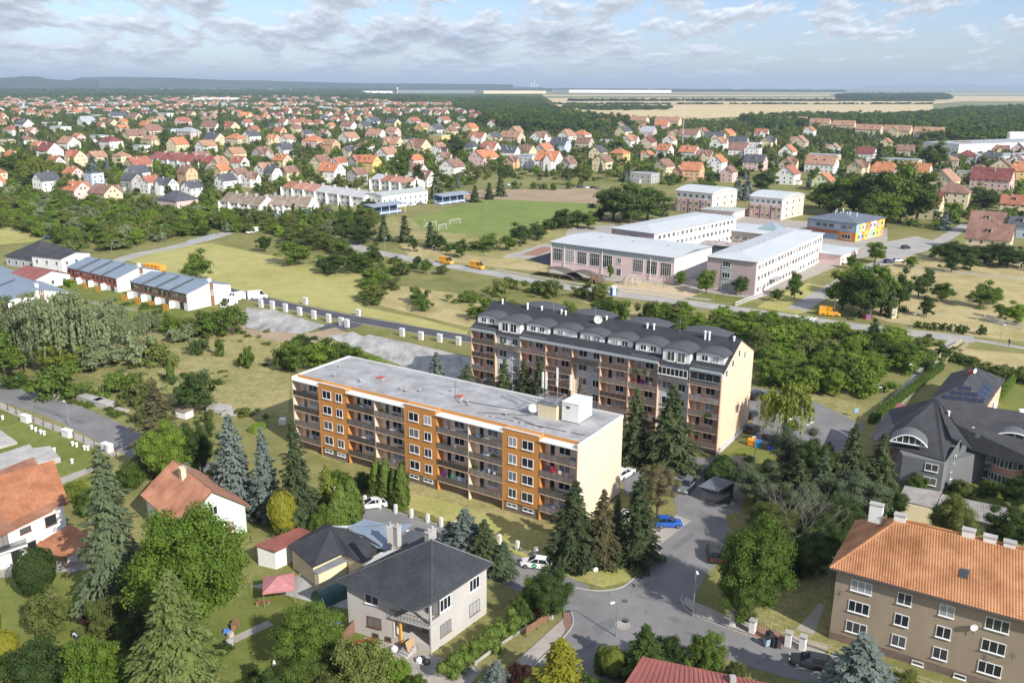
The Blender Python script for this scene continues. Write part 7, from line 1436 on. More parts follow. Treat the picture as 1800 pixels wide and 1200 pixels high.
SP = """spruce_near 208 1062 778 128 pine|broad_near 340 1115 885 215 bright|fir_near 322 1250 1000 190 fir|ball_near 68 1048 966 72 dark|bush_near 85 1110 1042 84 olive|bush_near 192 1118 1048 74 olive|bush_near 160 1102 1070 34 red|ball_near 12 1170 1110 52 yellow|ball_near -12 1130 1060 36 yellow|bush_near 75 1225 1128 140 dark|bush_near 172 1235 1125 120 bright|bush_near 20 1235 1180 60 olive|
broad_near 545 1168 1062 130 green|bush_near 640 1222 1125 110 olive|bush_near 520 1215 1165 90 green|bush_near 665 1205 1140 80 green|bush_near 735 1222 1185 40 green|bush_near 470 1235 1180 70 dark|bush_near 590 1240 1190 80 olive|bush_near 445 1190 1165 24 dark|
spruce_near 283 815 668 88 brownish|broad_near 308 850 745 95 bright|pine_near 358 850 738 70 dark|bush_near 170 900 855 70 green|bush_near 130 880 850 60 lime|bush_near 230 858 815 60 green|bush_near 380 868 820 50 green|blue_near 415 900 724 84 blue|blue_near 470 912 748 58 blue|spruce_near 527 930 735 80 spruce|ball_near 501 940 862 58 yellow|cone_near 577 905 815 44 lime|column_near 600 930 850 36 thuja|column_near 619 925 838 38 thuja|column_near 590 935 870 30 thuja|bush_near 566 940 890 50 green|
column_near 663 880 805 22 thuja|column_near 679 886 806 24 thuja|column_near 707 895 812 26 thuja|column_near 693 893 825 16 thuja|bush_near 640 862 830 40 green|bush_near 596 858 828 50 green|
blue_near 818 985 893 80 blue|spruce_near 852 1000 912 70 spruce|spruce_near 885 1010 950 50 pine|blue_near 790 975 915 46 blue|spruce_near 1008 990 843 92 spruce|spruce_near 1057 990 858 66 brownish|spruce_near 1120 985 835 88 spruce|spruce_near 1083 960 868 40 brownish|
spruce_near 1114 808 680 64 spruce|spruce_near 1176 822 673 92 spruce|blue_near 768 690 617 46 blue|spruce_near 822 712 638 56 pine|spruce_near 886 728 630 50 spruce|spruce_near 920 736 628 50 spruce|spruce_near 946 742 626 46 spruce|spruce_near 1018 758 660 30 brownish|
pine_near 1155 905 808 70 brownish|column_near 1272 838 800 42 dark|column_near 1252 846 815 24 dark|willow 1378 782 668 100 lime|pine_near 1388 855 752 96 pine|pine_near 1420 880 765 84 dark|spruce_near 1490 885 742 74 spruce|spruce_near 1540 890 760 74 spruce|spruce_near 1448 868 775 60 spruce|pine_near 1325 890 818 100 pine|pine_near 1500 925 830 130 pine|pine_near 1560 920 850 70 dark|broad_near 1318 1090 912 128 green|broad_near 1300 1095 985 90 green|broad_near 1365 975 890 90 olive|broad_near 1425 1010 930 90 dark|bush_near 1415 1000 960 60 green|bush_near 1370 1000 945 70 green|bush_near 1505 960 915 60 green|
blue_near 1502 1262 1112 150 blue|broad_near 1668 975 872 90 olive|pine_near 1768 985 882 100 dark|broad_near 1785 895 838 60 dark|bush_near 1610 865 835 40 green|bush_near 1690 872 845 40 olive|bush_near 1740 868 845 34 green|
broad_near 1472 958 872 90 dark|spruce_near 1398 915 805 74 spruce|broad_near 1345 955 880 74 olive|spruce_near 1440 905 790 66 pine|broad_near 1440 988 902 84 dark|pine_near 1395 940 848 90 pine|broad_near 1350 1012 925 74 green|bush_near 1392 1008 960 60 dark|bush_near 240 1135 1085 64 dark|bush_near 292 1112 1062 60 green|bush_near 600 1172 1130 60 dark|bush_near 700 1200 1160 54 bright|bush_near 130 1180 1130 50 green|bush_near 560 1205 1160 70 olive|broad_near 968 1085 1003 78 dark|bush_near 936 1075 1010 50 green|bush_near 915 1095 1050 40 dark|cone_near 985 1222 1122 78 yellow|blue_near 872 1222 1160 60 blue|bush_near 915 1225 1165 55 red|ball_near 1076 1190 1138 46 lime|column_near 1056 1182 1132 22 thuja|spruce_near 1130 1195 1095 80 dark|bush_near 1175 1175 1120 70 dark|bush_near 1240 1182 1118 70 green|bush_near 1290 1200 1165 40 olive|bush_near 1020 1225 1185 60 dark|bush_near 1048 1225 1195 60 green|blue_near 1100 1178 1140 36 blue|bush_near 1140 1225 1180 60 dark|bush_near 930 1232 1190 50 olive|bush_near 1590 1240 1180 70 olive|
bush_mid 97 698 644 82 green|bush_mid 210 690 655 62 green|bush_mid 243 712 668 60 olive|broad_mid 342 725 655 78 dark|column_near 301 672 630 12 thuja|bush_mid 345 623 598 26 dark|bush_mid 386 626 594 14 green|bush_mid 438 646 609 24 green|bush_mid 424 642 625 18 green|bush_mid 270 735 700 40 green|bush_mid 250 745 715 30 olive|bush_mid 430 730 716 26 olive|bush_mid 365 742 722 26 olive|bush_mid 30 680 660 50 green|bush_mid 230 680 672 20 olive|bush_mid 360 615 596 18 olive|
broad_mid 346 494 447 52 green|willow 38 648 528 110 silver|willow 112 652 508 118 silver|willow 165 632 535 100 silver|willow 222 608 560 70 silver|willow 5 640 560 90 silver|willow 258 590 548 50 silver|willow 60 600 520 90 silver|willow 190 590 530 80 silver|broad_near 108 655 575 76 lime|broad_mid 10 668 585 80 green|broad_mid 170 650 600 80 silver|bush_mid 245 640 590 60 silver|bush_mid 280 640 605 60 olive|broad_mid 410 588 538 46 green|bush_mid 372 590 550 60 green|bush_mid 345 590 555 46 olive|bush_mid 300 585 552 44 green|bush_mid 265 575 550 34 dark|bush_mid 320 600 575 50 silver|
broad_mid 520 655 598 60 green|broad_mid 560 650 600 60 bright|broad_mid 595 650 602 60 green|broad_mid 535 625 588 50 dark|broad_mid 625 655 610 50 green|broad_mid 655 660 622 44 bright|bush_mid 500 650 610 40 olive|
spruce_far 675 424 375 30 spruce|spruce_far 712 426 377 32 spruce|spruce_far 757 434 388 24 spruce|broad_mid 770 440 412 30 dark|broad_mid 727 442 418 18 dark|broad_mid 811 452 424 34 dark|broad_mid 655 470 432 30 dark|broad_mid 630 478 445 60 green|broad_mid 590 482 450 50 dark|broad_mid 735 468 452 22 dark|broad_mid 750 482 455 20 green|
broad_mid 512 428 400 50 olive|broad_mid 548 430 400 56 olive|broad_mid 575 440 412 50 olive|broad_mid 520 466 425 60 green|broad_mid 600 448 420 40 green|broad_mid 635 430 398 50 dark|broad_mid 570 478 452 34 dark|broad_mid 466 443 415 26 dark|broad_mid 605 425 385 40 dark|broad_mid 640 425 380 36 dark|
broad_mid 1078 388 330 70 dark|broad_mid 1108 392 325 80 dark|broad_mid 1138 388 330 66 dark|spruce_far 1166 380 352 22 dark|broad_mid 915 430 397 42 dark|broad_mid 945 422 395 36 dark|broad_mid 988 402 368 36 dark|broad_mid 1015 400 370 34 dark|broad_mid 1035 402 376 30 green|broad_mid 855 440 415 46 green|broad_mid 895 440 415 30 green|bush_mid 790 440 428 24 green|bush_mid 835 436 424 24 olive|
broad_mid 1500 375 310 90 bright|broad_mid 1460 378 318 70 green|broad_mid 1540 385 300 80 dark|broad_mid 1580 392 290 90 green|broad_mid 1610 395 318 70 green|broad_mid 1555 400 340 70 bright|broad_mid 1620 372 330 50 dark|broad_mid 1520 400 350 60 green|broad_mid 1440 365 330 40 green|
broad_mid 1480 545 478 60 green|broad_mid 1515 555 470 66 green|broad_mid 1548 550 468 56 green|broad_mid 1530 560 495 66 dark|broad_mid 1580 545 482 40 dark|broad_mid 1500 520 465 50 bright|spruce_far 1564 556 500 30 dark|broad_mid 1614 522 485 34 dark|broad_mid 1630 508 474 24 dark|broad_mid 1628 556 522 30 dark|broad_mid 1655 530 497 40 green|broad_mid 1722 540 500 46 green|broad_mid 1745 535 508 34 green|broad_mid 1785 572 535 40 bright|spruce_far 1535 600 558 32 spruce|broad_mid 1760 560 535 26 green|
broad_mid 1241 516 474 36 green|broad_mid 1302 518 485 30 green|broad_mid 1195 502 478 24 green|broad_mid 1396 524 480 30 green|broad_mid 1366 530 508 22 green|broad_mid 1538 462 425 34 green|broad_mid 1141 490 465 18 green|broad_mid 1073 488 465 12 green|bush_mid 1050 600 590 30 green|broad_mid 1495 472 448 20 green|broad_mid 1600 470 450 26 green|broad_mid 1642 452 432 24 bright|
broad_mid 1665 460 425 46 dark|broad_mid 1695 462 430 50 dark|broad_mid 1730 465 430 56 dark|broad_mid 1770 470 432 60 dark|broad_mid 1672 478 445 30 dark|broad_mid 1705 475 448 36 dark|broad_mid 1795 470 440 40 dark|spruce_far 1660 405 370 30 blue|spruce_far 1735 395 370 30 blue|broad_mid 1668 350 330 40 lime|broad_mid 1735 366 335 44 dark|broad_mid 1710 395 368 26 lime|broad_mid 1640 300 255 50 green|spruce_far 1545 290 250 30 dark|broad_mid 1245 345 320 40 green|spruce_far 1295 352 308 26 blue|spruce_far 1312 352 308 26 blue|broad_mid 1340 340 300 46 dark|broad_mid 1215 366 330 26 dark|
bush_mid 1612 575 564 12 green|bush_mid 1626 577 566 13 green|bush_mid 1641 579 566 14 green|bush_mid 1655 580 568 14 green|bush_mid 1668 581 570 13 green|bush_mid 1683 584 571 13 green|bush_mid 1695 586 572 13 green|bush_mid 1725 588 574 18 dark|broad_mid 1630 660 632 22 dark|
willow 60 318 272 60 lime|willow 100 316 282 50 lime|broad_mid 28 310 268 60 green|broad_mid 130 350 318 36 dark|spruce_far 165 312 272 32 blue|spruce_far 190 312 275 22 blue|spruce_far 36 265 220 22 dark|spruce_far 290 330 295 20 dark|spruce_far 390 236 178 16 dark|broad_mid 290 262 228 20 dark|spruce_far 765 350 300 28 dark|broad_mid 708 325 262 34 green|broad_mid 735 330 290 20 dark|spruce_far 835 355 325 22 dark|spruce_far 860 350 320 22 dark|spruce_far 880 345 300 22 spruce|broad_mid 1024 328 290 34 olive|broad_mid 1085 268 240 30 green|broad_mid 640 290 252 34 green|broad_mid 805 275 240 36 dark|bush_mid 938 332 320 14 green|bush_mid 955 333 322 14 green|bush_mid 972 334 322 13 green|bush_mid 1000 332 320 13 green|bush_mid 905 332 318 13 green"""
for q in SP.replace('\n', '').split('|'):
    if not q.strip(): continue
    k_n, bx, by, ty, w, c = q.split()
    if k_n == 'spruce_far' and c == 'dark': c = 'spruce'
    T_(k_n, float(bx), float(by), float(ty), float(w), c)
t = thing('dead_tree', 'bare dead tree with pale spreading branches among the pines', 'tree', (*P(1400, 985), 0)); dm_ = limb_tree(3, 12).mesh('dead_branches', DEADWOOD); link('branches', dm_, t)
t = thing('dead_tree', 'second bare branching tree left of the big dead one', 'tree', (*P(1345, 960), 0), 2.0); t.scale = (.6, .6, .55); link('branches', dm_, t)
def hedge(name, label, pts, w, h, color, cat='hedge', n_=90, leaf=.22):
    g = smooth_line([P(*p) for p in pts], 4); rs = np.random.RandomState(len(label)); C, Nn = [], []; core = MB()
    A, B = offs(g, w / 2 * .85), offs(g, -w / 2 * .85)
    for i in range(len(g) - 1):
        a, b = g[i], g[i + 1]; L = (b - a).length; d = (b - a).normalized(); nn = Vector((-d.y, d.x)); n = int(L * (2 * h + w) * n_ / 6)
        for _ in range(n):
            f = rs.rand(); s = rs.rand() * (2 * h + w); p = a.lerp(b, f)
            if s < h: q, z, no = p + nn * w / 2, s, (nn.x, nn.y, .3)
            elif s < h + w: q, z, no = p + nn * (w / 2 - (s - h)), h + .08 * math.sin(q_ := f * 9 + i), (0, 0, 1)
            else: q, z, no = p - nn * w / 2, s - h - w, (-nn.x, -nn.y, .3)
            C.append((q.x + rs.normal(0, .08), q.y + rs.normal(0, .08), z + rs.normal(0, .1))); Nn.append(no)
        core.poly([(B[i].x, B[i].y, h - .1), (B[i + 1].x, B[i + 1].y, h - .1), (A[i + 1].x, A[i + 1].y, h - .1), (A[i].x, A[i].y, h - .1)]); core.poly([(A[i].x, A[i].y, 0), (A[i + 1].x, A[i + 1].y, 0), (A[i + 1].x, A[i + 1].y, h - .1), (A[i].x, A[i].y, h - .1)]); core.poly([(B[i].x, B[i].y, 0), (B[i + 1].x, B[i + 1].y, 0), (B[i + 1].x, B[i + 1].y, h - .1), (B[i].x, B[i].y, h - .1)])
    for e_, p in ((0, g[0]), (1, g[-1])): core.poly([(A[-e_].x, A[-e_].y, 0), (B[-e_].x, B[-e_].y, 0), (B[-e_].x, B[-e_].y, h - .1), (A[-e_].x, A[-e_].y, h - .1)])
    V, F = leaves(rs, np.array(C), np.array(Nn, float), leaf, .5); Vc = np.array(core.v); Fc = np.array(core.f); V2, F2 = merge([(V, F), (Vc, Fc)])
    return tag(link(name, np_mesh(name, V2, F2, L_[color])), label, cat)
rs = np.random.RandomState(9); pc = []
for i, p in enumerate(smooth_line([P(*q) for q in ((792, 1190), (830, 1162), (880, 1124), (925, 1088))], 4)):
    for _ in range(7):
        c = np.array([p.x + rs.normal(0, .45), p.y + rs.normal(0, .45), rs.uniform(.3, 2.3)]); q = rs.normal(0, 1, (170, 3)); q /= np.linalg.norm(q, axis=1)[:, None]; r_ = rs.uniform(.6, 1.05); pc += [leaves(rs, c + q * r_ * rs.uniform(.6, 1.15, 170)[:, None], q, .17, .6), quads_core(rs, c, r_ * .7)]
tag(link('hedge', np_mesh('hedge', *merge(pc), L_['thuja'])), 'tall shaggy green hedge along the pavement by the grey villa', 'hedge')
hedge('hedge', 'long trimmed hedge beside the footpath, right', [(1530, 745), (1600, 690), (1655, 648)], 1.2, 1.7, 'green', leaf=.3); hedge('hedge', 'short trimmed hedge right of the solar-roofed house', [(1752, 705), (1785, 668)], 1.0, 1.7, 'green', leaf=.3)
hedge('hedge', 'yellow-green clipped hedge behind the white house', [(112, 872), (150, 858), (195, 845)], 2.2, 1.6, 'lime'); hedge('hedge', 'clipped green hedge block left of the orange block', [(442, 762), (462, 752)], 1.6, 1.3, 'bright')
hedge('hedge', 'garden hedge in front of the red-band row houses', [(95, 490), (130, 505)], 2.5, 1.6, 'bright', leaf=.4); hedge('hedge', 'low hedge in front of the green-shutter row houses', [(245, 545), (290, 540)], 1, .9, 'green', leaf=.35)
# ------------------------------------------------------------------ masses: wood, scrub, garden greenery, weeds
def mass(name, label, poly, step, kinds, cols, h0, h1, r0, r1, seed=1, avoid=None, dens=1.0, cat=None, clump=0.0):
    """plants spread over an area of ground outlined as the photograph shows it"""
    rr = random.Random(seed); W_ = [P(*p) for p in poly]; wp = [(p.x, p.y) for p in W_]; x0, x1 = min(p[0] for p in wp), max(p[0] for p in wp); y0, y1 = min(p[1] for p in wp), max(p[1] for p in wp); pts = []; ph = [rr.uniform(0, 6) for _ in range(4)]
    y = y0
    while y < y1:
        x = x0
        while x < x1:
            X, Y = x + rr.uniform(-.5, .5) * step, y + rr.uniform(-.5, .5) * step; x += step
            if rr.random() > dens or not in_poly(X, Y, wp): continue
            if clump:
                f = math.sin(X * clump + ph[0]) * math.sin(Y * clump * 1.1 + ph[1]) + .6 * math.sin(X * clump * 2.3 + ph[2]) * math.sin(Y * clump * 2.1 + ph[3])
                if f < -.05 + rr.uniform(-.3, .3): continue
            if avoid and avoid(X, Y): continue
            k = rr.choice(kinds); ki = rr.randrange(len(PROTO[k])); H, rad = PROTO[k][ki][:2]; h = rr.uniform(h0, h1); r = rr.uniform(r0, r1)
            if 'spruce' in k: r *= .6; h *= 1.15; c = rr.choice(('spruce', 'spruce', 'blue'))
            else: c = rr.choice(cols)
            pts.append((X, Y, -.1, r / rad, h / H, rr.uniform(0, 6.28), src(k, ki, c)))
        y += step
    return scatter(name, pts, label, cat) if pts else None
# sources have to be fixed before the collection is read, so order does not matter here
GR = ['green', 'olive', 'dark', 'olive', 'bright']
houses_xy = [(h[3], h[4], h[5]) for h in HS]
import bisect
hx = sorted(houses_xy); hxs = [h[0] for h in hx]
def near_house(X, Y, m_=1.5):
    i = bisect.bisect_left(hxs, X - 25); 
    while i < len(hx) and hx[i][0] < X + 25:
        if (hx[i][0] - X) ** 2 + (hx[i][1] - Y) ** 2 < (hx[i][2] + m_) ** 2: return True
        # leave the view of a house front partly open
        if abs(hx[i][0] - X - 0) < hx[i][2] * .8 and -22 < Y - hx[i][1] < 0: return True
        i += 1
    return False
def near_tree(X, Y, m_=1.0): return any(abs(x - X) < r and abs(y - Y) < r and (x - X) ** 2 + (y - Y) ** 2 < (r * .8 + m_) ** 2 for x, y, r in TREE_SPOTS)
VP = [(-60, 345), (-60, 167), (950, 167), (1000, 205), (1250, 215), (1400, 215), (1660, 240), (1900, 250), (1900, 345), (1800, 350), (1640, 350), (1420, 350), (1420, 300), (1210, 330), (1060, 318), (880, 315), (860, 325), (740, 345), (640, 330), (500, 345), (380, 370), (300, 355), (200, 350)]
mass('garden_trees', 'garden trees and bushes filling the plots between village houses', VP, 11.5, ['broad_far'] * 5 + ['spruce_far'], GR, 5, 9, 2.3, 4.2, 2, lambda X, Y: near_house(X, Y, 2.5), .55)
mass('garden_shrubs', 'low garden shrubs between the village houses', VP, 9, ['bush_mid'], GR, 1.5, 3.0, 1.5, 2.8, 3, lambda X, Y: near_house(X, Y, .5), .42)
mass('wood', 'dark wood in front of the wheat fields', [(850, 214), (880, 200), (960, 198), (1040, 215), (1110, 226), (1000, 240), (880, 228), (840, 222)], 13, ['broad_far'], ['dark', 'dark', 'green'], 13, 20, 6, 9, 4)
mass('wood', 'dark wood in front of the wheat fields, back part', [(790, 180), (860, 174), (955, 178), (962, 198), (870, 206), (810, 198)], 17, ['broad_far'], ['dark', 'dark', 'green'], 12, 18, 7, 11, 5)
mass('wood', 'woodland along the right side behind the yellow flats', [(1300, 214), (1400, 209), (1560, 211), (1640, 205), (1700, 196), (1900, 190), (1990, 196), (1990, 262), (1800, 262), (1640, 252), (1500, 222), (1350, 232)], 15, ['broad_far'], ['dark', 'green', 'green', 'dark'], 11, 17, 6, 10, 6)
mass('wood', 'band of woodland behind the left part of the village', [(-60, 167), (200, 163), (560, 163), (700, 170), (790, 177), (720, 182), (560, 172), (300, 171), (-60, 175)], 30, ['broad_far'], ['dark', 'green'], 12, 18, 11, 16, 7, None, .75)
mass('tree_line', 'thin lines of trees between the stubble fields', [(1000, 177.8), (1640, 177.8), (1640, 178.6), (1000, 178.6)], 20, ['broad_far'], ['dark'], 8, 13, 8, 14, 8, None, .75)
mass('tree_line', 'line of small trees at the near edge of the wheat', [(990, 188), (1180, 190), (1180, 194), (1060, 195), (990, 192)], 16, ['broad_far'], ['dark', 'green'], 6, 12, 5, 9, 9, None, .6)
mass('tree_line', 'hedge line of bushes in the stubble field', [(960, 183.2), (1480, 183.4), (1640, 182.6), (1640, 183.6), (960, 184.2)], 16, ['broad_far'], ['dark'], 4, 8, 6, 10, 10, None, .55)
mass('wood', 'dark copse far out in the fields, right', [(1470, 172), (1500, 169), (1660, 169), (1670, 175.5), (1600, 176.5), (1480, 175)], 30, ['broad_far'], ['dark'], 16, 24, 15, 22, 11)
mass('wood', 'far band of woodland under the horizon', [(-300, 163.5), (-300, 158), (300, 158.5), (620, 158), (940, 158.2), (1480, 160.5), (1480, 162.8), (940, 161.2), (640, 163), (250, 164.5)], 75, ['broad_far'], ['dark'], 15, 24, 45, 60, 12, None, .62)
mass('wood', 'belt of mixed trees behind the row houses, left', [(-40, 400), (-40, 340), (60, 345), (140, 360), (240, 365), (350, 375), (430, 385), (500, 390), (600, 385), (640, 395), (600, 420), (480, 415), (420, 408), (372, 412), (330, 420), (280, 428), (200, 442), (120, 445), (60, 412)], 6.3, ['broad_mid', 'broad_mid', 'bush_mid'], ['green', 'olive', 'bright', 'silver', 'olive', 'bright'], 3.5, 7.5, 2.6, 4.8, 13, lambda X, Y: near_tree(X, Y, 0), .8)
mass('scrub', 'line of bushes along the stream between meadow and road', [(620, 480), (700, 478), (780, 486), (850, 495), (920, 510), (1000, 515), (1080, 528), (1120, 545), (1060, 555), (960, 548), (880, 545), (800, 528), (700, 515), (640, 505)], 5.0, ['broad_mid', 'bush_mid', 'bush_mid'], ['green', 'bright', 'olive', 'olive'], 2.2, 5.8, 2, 4, 14, None, .7, clump=.09)
mass('scrub', 'bushes at the edge of the mown meadow', [(590, 515), (660, 520), (760, 528), (820, 545), (830, 560), (740, 550), (660, 540), (600, 530)], 5.5, ['bush_mid', 'broad_mid'], ['green', 'dark', 'olive'], 2, 5, 2, 3.8, 15, None, .5, clump=.12)
mass('thicket', 'dense green thicket behind the peach block', [(1130, 560), (1200, 552), (1320, 575), (1450, 592), (1540, 605), (1600, 612), (1620, 640), (1590, 665), (1520, 705), (1430, 695), (1400, 690), (1340, 680), (1330, 620), (1280, 600), (1120, 575)], 4.2, ['broad_mid', 'broad_mid', 'bush_mid'], ['green', 'bright', 'olive', 'bright'], 2.6, 5.8, 2.4, 4.2, 16, lambda X, Y: near_tree(X, Y, 0), .82)
mass('thicket', 'bushes between the peach block and the long road', [(830, 555), (900, 545), (1000, 550), (1130, 556), (1120, 580), (1000, 562), (900, 575), (830, 590)], 4.4, ['broad_mid', 'bush_mid'], ['green', 'dark', 'bright'], 3, 6, 2.2, 4, 17, None, .75, clump=.15)
mass('reeds', 'pale reedy scrub along the road, right', [(1250, 545), (1400, 566), (1500, 582), (1600, 596), (1660, 606), (1600, 612), (1480, 594), (1300, 570)], 3.6, ['bush_mid'], ['silver', 'olive', 'green'], 1.2, 2.6, 1.3, 2.4, 18, None, .7)
mass('weeds', 'tall weeds and seedlings over the rough meadow', [(0, 640), (130, 640), (200, 600), (380, 560), (430, 580), (560, 590), (510, 640), (505, 735), (430, 745), (260, 700), (120, 690)], 4.2, ['bush_mid'], ['olive', 'green', 'silver'], .3, 1.0, .5, 1.3, 19, None, .6, clump=.11)
mass('weeds', 'low growth along the road verge, left', [(0, 655), (80, 672), (160, 705), (262, 745), (255, 757), (150, 716), (0, 668)], 2.2, ['bush_mid'], ['olive', 'green'], .4, 1.1, .5, 1.2, 20, None, .5)
mass('scrub', 'scrub belt beyond the footbridge, right', [(1660, 612), (1720, 640), (1800, 662), (1860, 670), (1860, 700), (1790, 672), (1720, 655), (1650, 640)], 3.4, ['bush_mid'], ['green', 'olive', 'dark'], 1.5, 3, 1.5, 2.8, 21, None, .75)
mass('scrub', 'bushes around the school edge of the pitch', [(860, 432), (960, 408), (1050, 392), (1060, 384), (980, 392), (880, 425)], 6, ['bush_mid', 'broad_mid'], ['green', 'dark', 'olive'], 2, 5, 2, 3.6, 22, None, .6)
mass('scrub', 'hedgerow trees between sports ground and terraces', [(470, 392), (650, 375), (660, 400), (640, 425), (590, 410), (480, 405)], 6.5, ['broad_mid', 'spruce_far'], ['green', 'dark', 'olive'], 4, 8.5, 2.5, 4.5, 23, None, .7)
mass('scrub', 'verge bushes between meadow and long road', [(610, 440), (700, 462), (860, 492), (860, 500), (700, 476), (610, 456)], 7, ['bush_mid', 'broad_mid'], ['green', 'dark', 'olive'], 1.5, 4, 1.5, 3, 24, None, .5)
mass('garden_shrubs', 'garden plants in front of the row houses', [(100, 505), (210, 520), (300, 550), (330, 562), (250, 560), (130, 530)], 4.5, ['bush_mid'], GR, .5, 1.3, .7, 1.5, 25, None, .3)
mass('garden_shrubs', 'garden trees round the houses right of the kindergarten', [(1600, 360), (1800, 340), (1900, 380), (1900, 450), (1800, 425), (1690, 400), (1620, 400)], 8, ['broad_mid', 'bush_mid'], GR, 2.5, 7, 2, 4, 26, lambda X, Y: near_house(X, Y, 1.5), .55)
mass('garden_shrubs', 'undergrowth beneath the trees right of the junction', [(1290, 930), (1450, 900), (1470, 985), (1330, 1010)], 3, ['bush_mid'], ['dark', 'green', 'olive'], 1, 2.6, 1.2, 2.2, 27, None, .75)
mass('garden_shrubs', 'undergrowth between the mint house and the spruces', [(240, 800), (330, 800), (400, 850), (450, 880), (560, 900), (560, 925), (470, 912), (300, 870)], 3, ['bush_mid'], ['dark', 'green', 'olive'], 1, 2.2, 1.0, 2.0, 28, None, .5)
mass('garden_shrubs', 'shrubs along the bottom garden edge', [(220, 1120), (440, 1120), (460, 1200), (230, 1200)], 3, ['bush_mid'], ['dark', 'green', 'dark'], .8, 2, 1.0, 2.0, 29, None, .5)
mass('garden_shrubs', 'shrubs in the garden right of the grey apartment house', [(1600, 850), (1700, 842), (1840, 870), (1840, 885), (1690, 868), (1600, 872)], 2.6, ['bush_mid'], ['dark', 'green', 'red'], .6, 1.6, .7, 1.3, 30, None, .6)
mass('undergrowth', 'low bushes under the spruces right of the lane', [(1300, 800), (1420, 810), (1560, 850), (1560, 905), (1420, 905), (1310, 880)], 3, ['bush_mid'], ['dark', 'green', 'olive'], 1, 2.4, 1.2, 2.4, 31, None, .7)
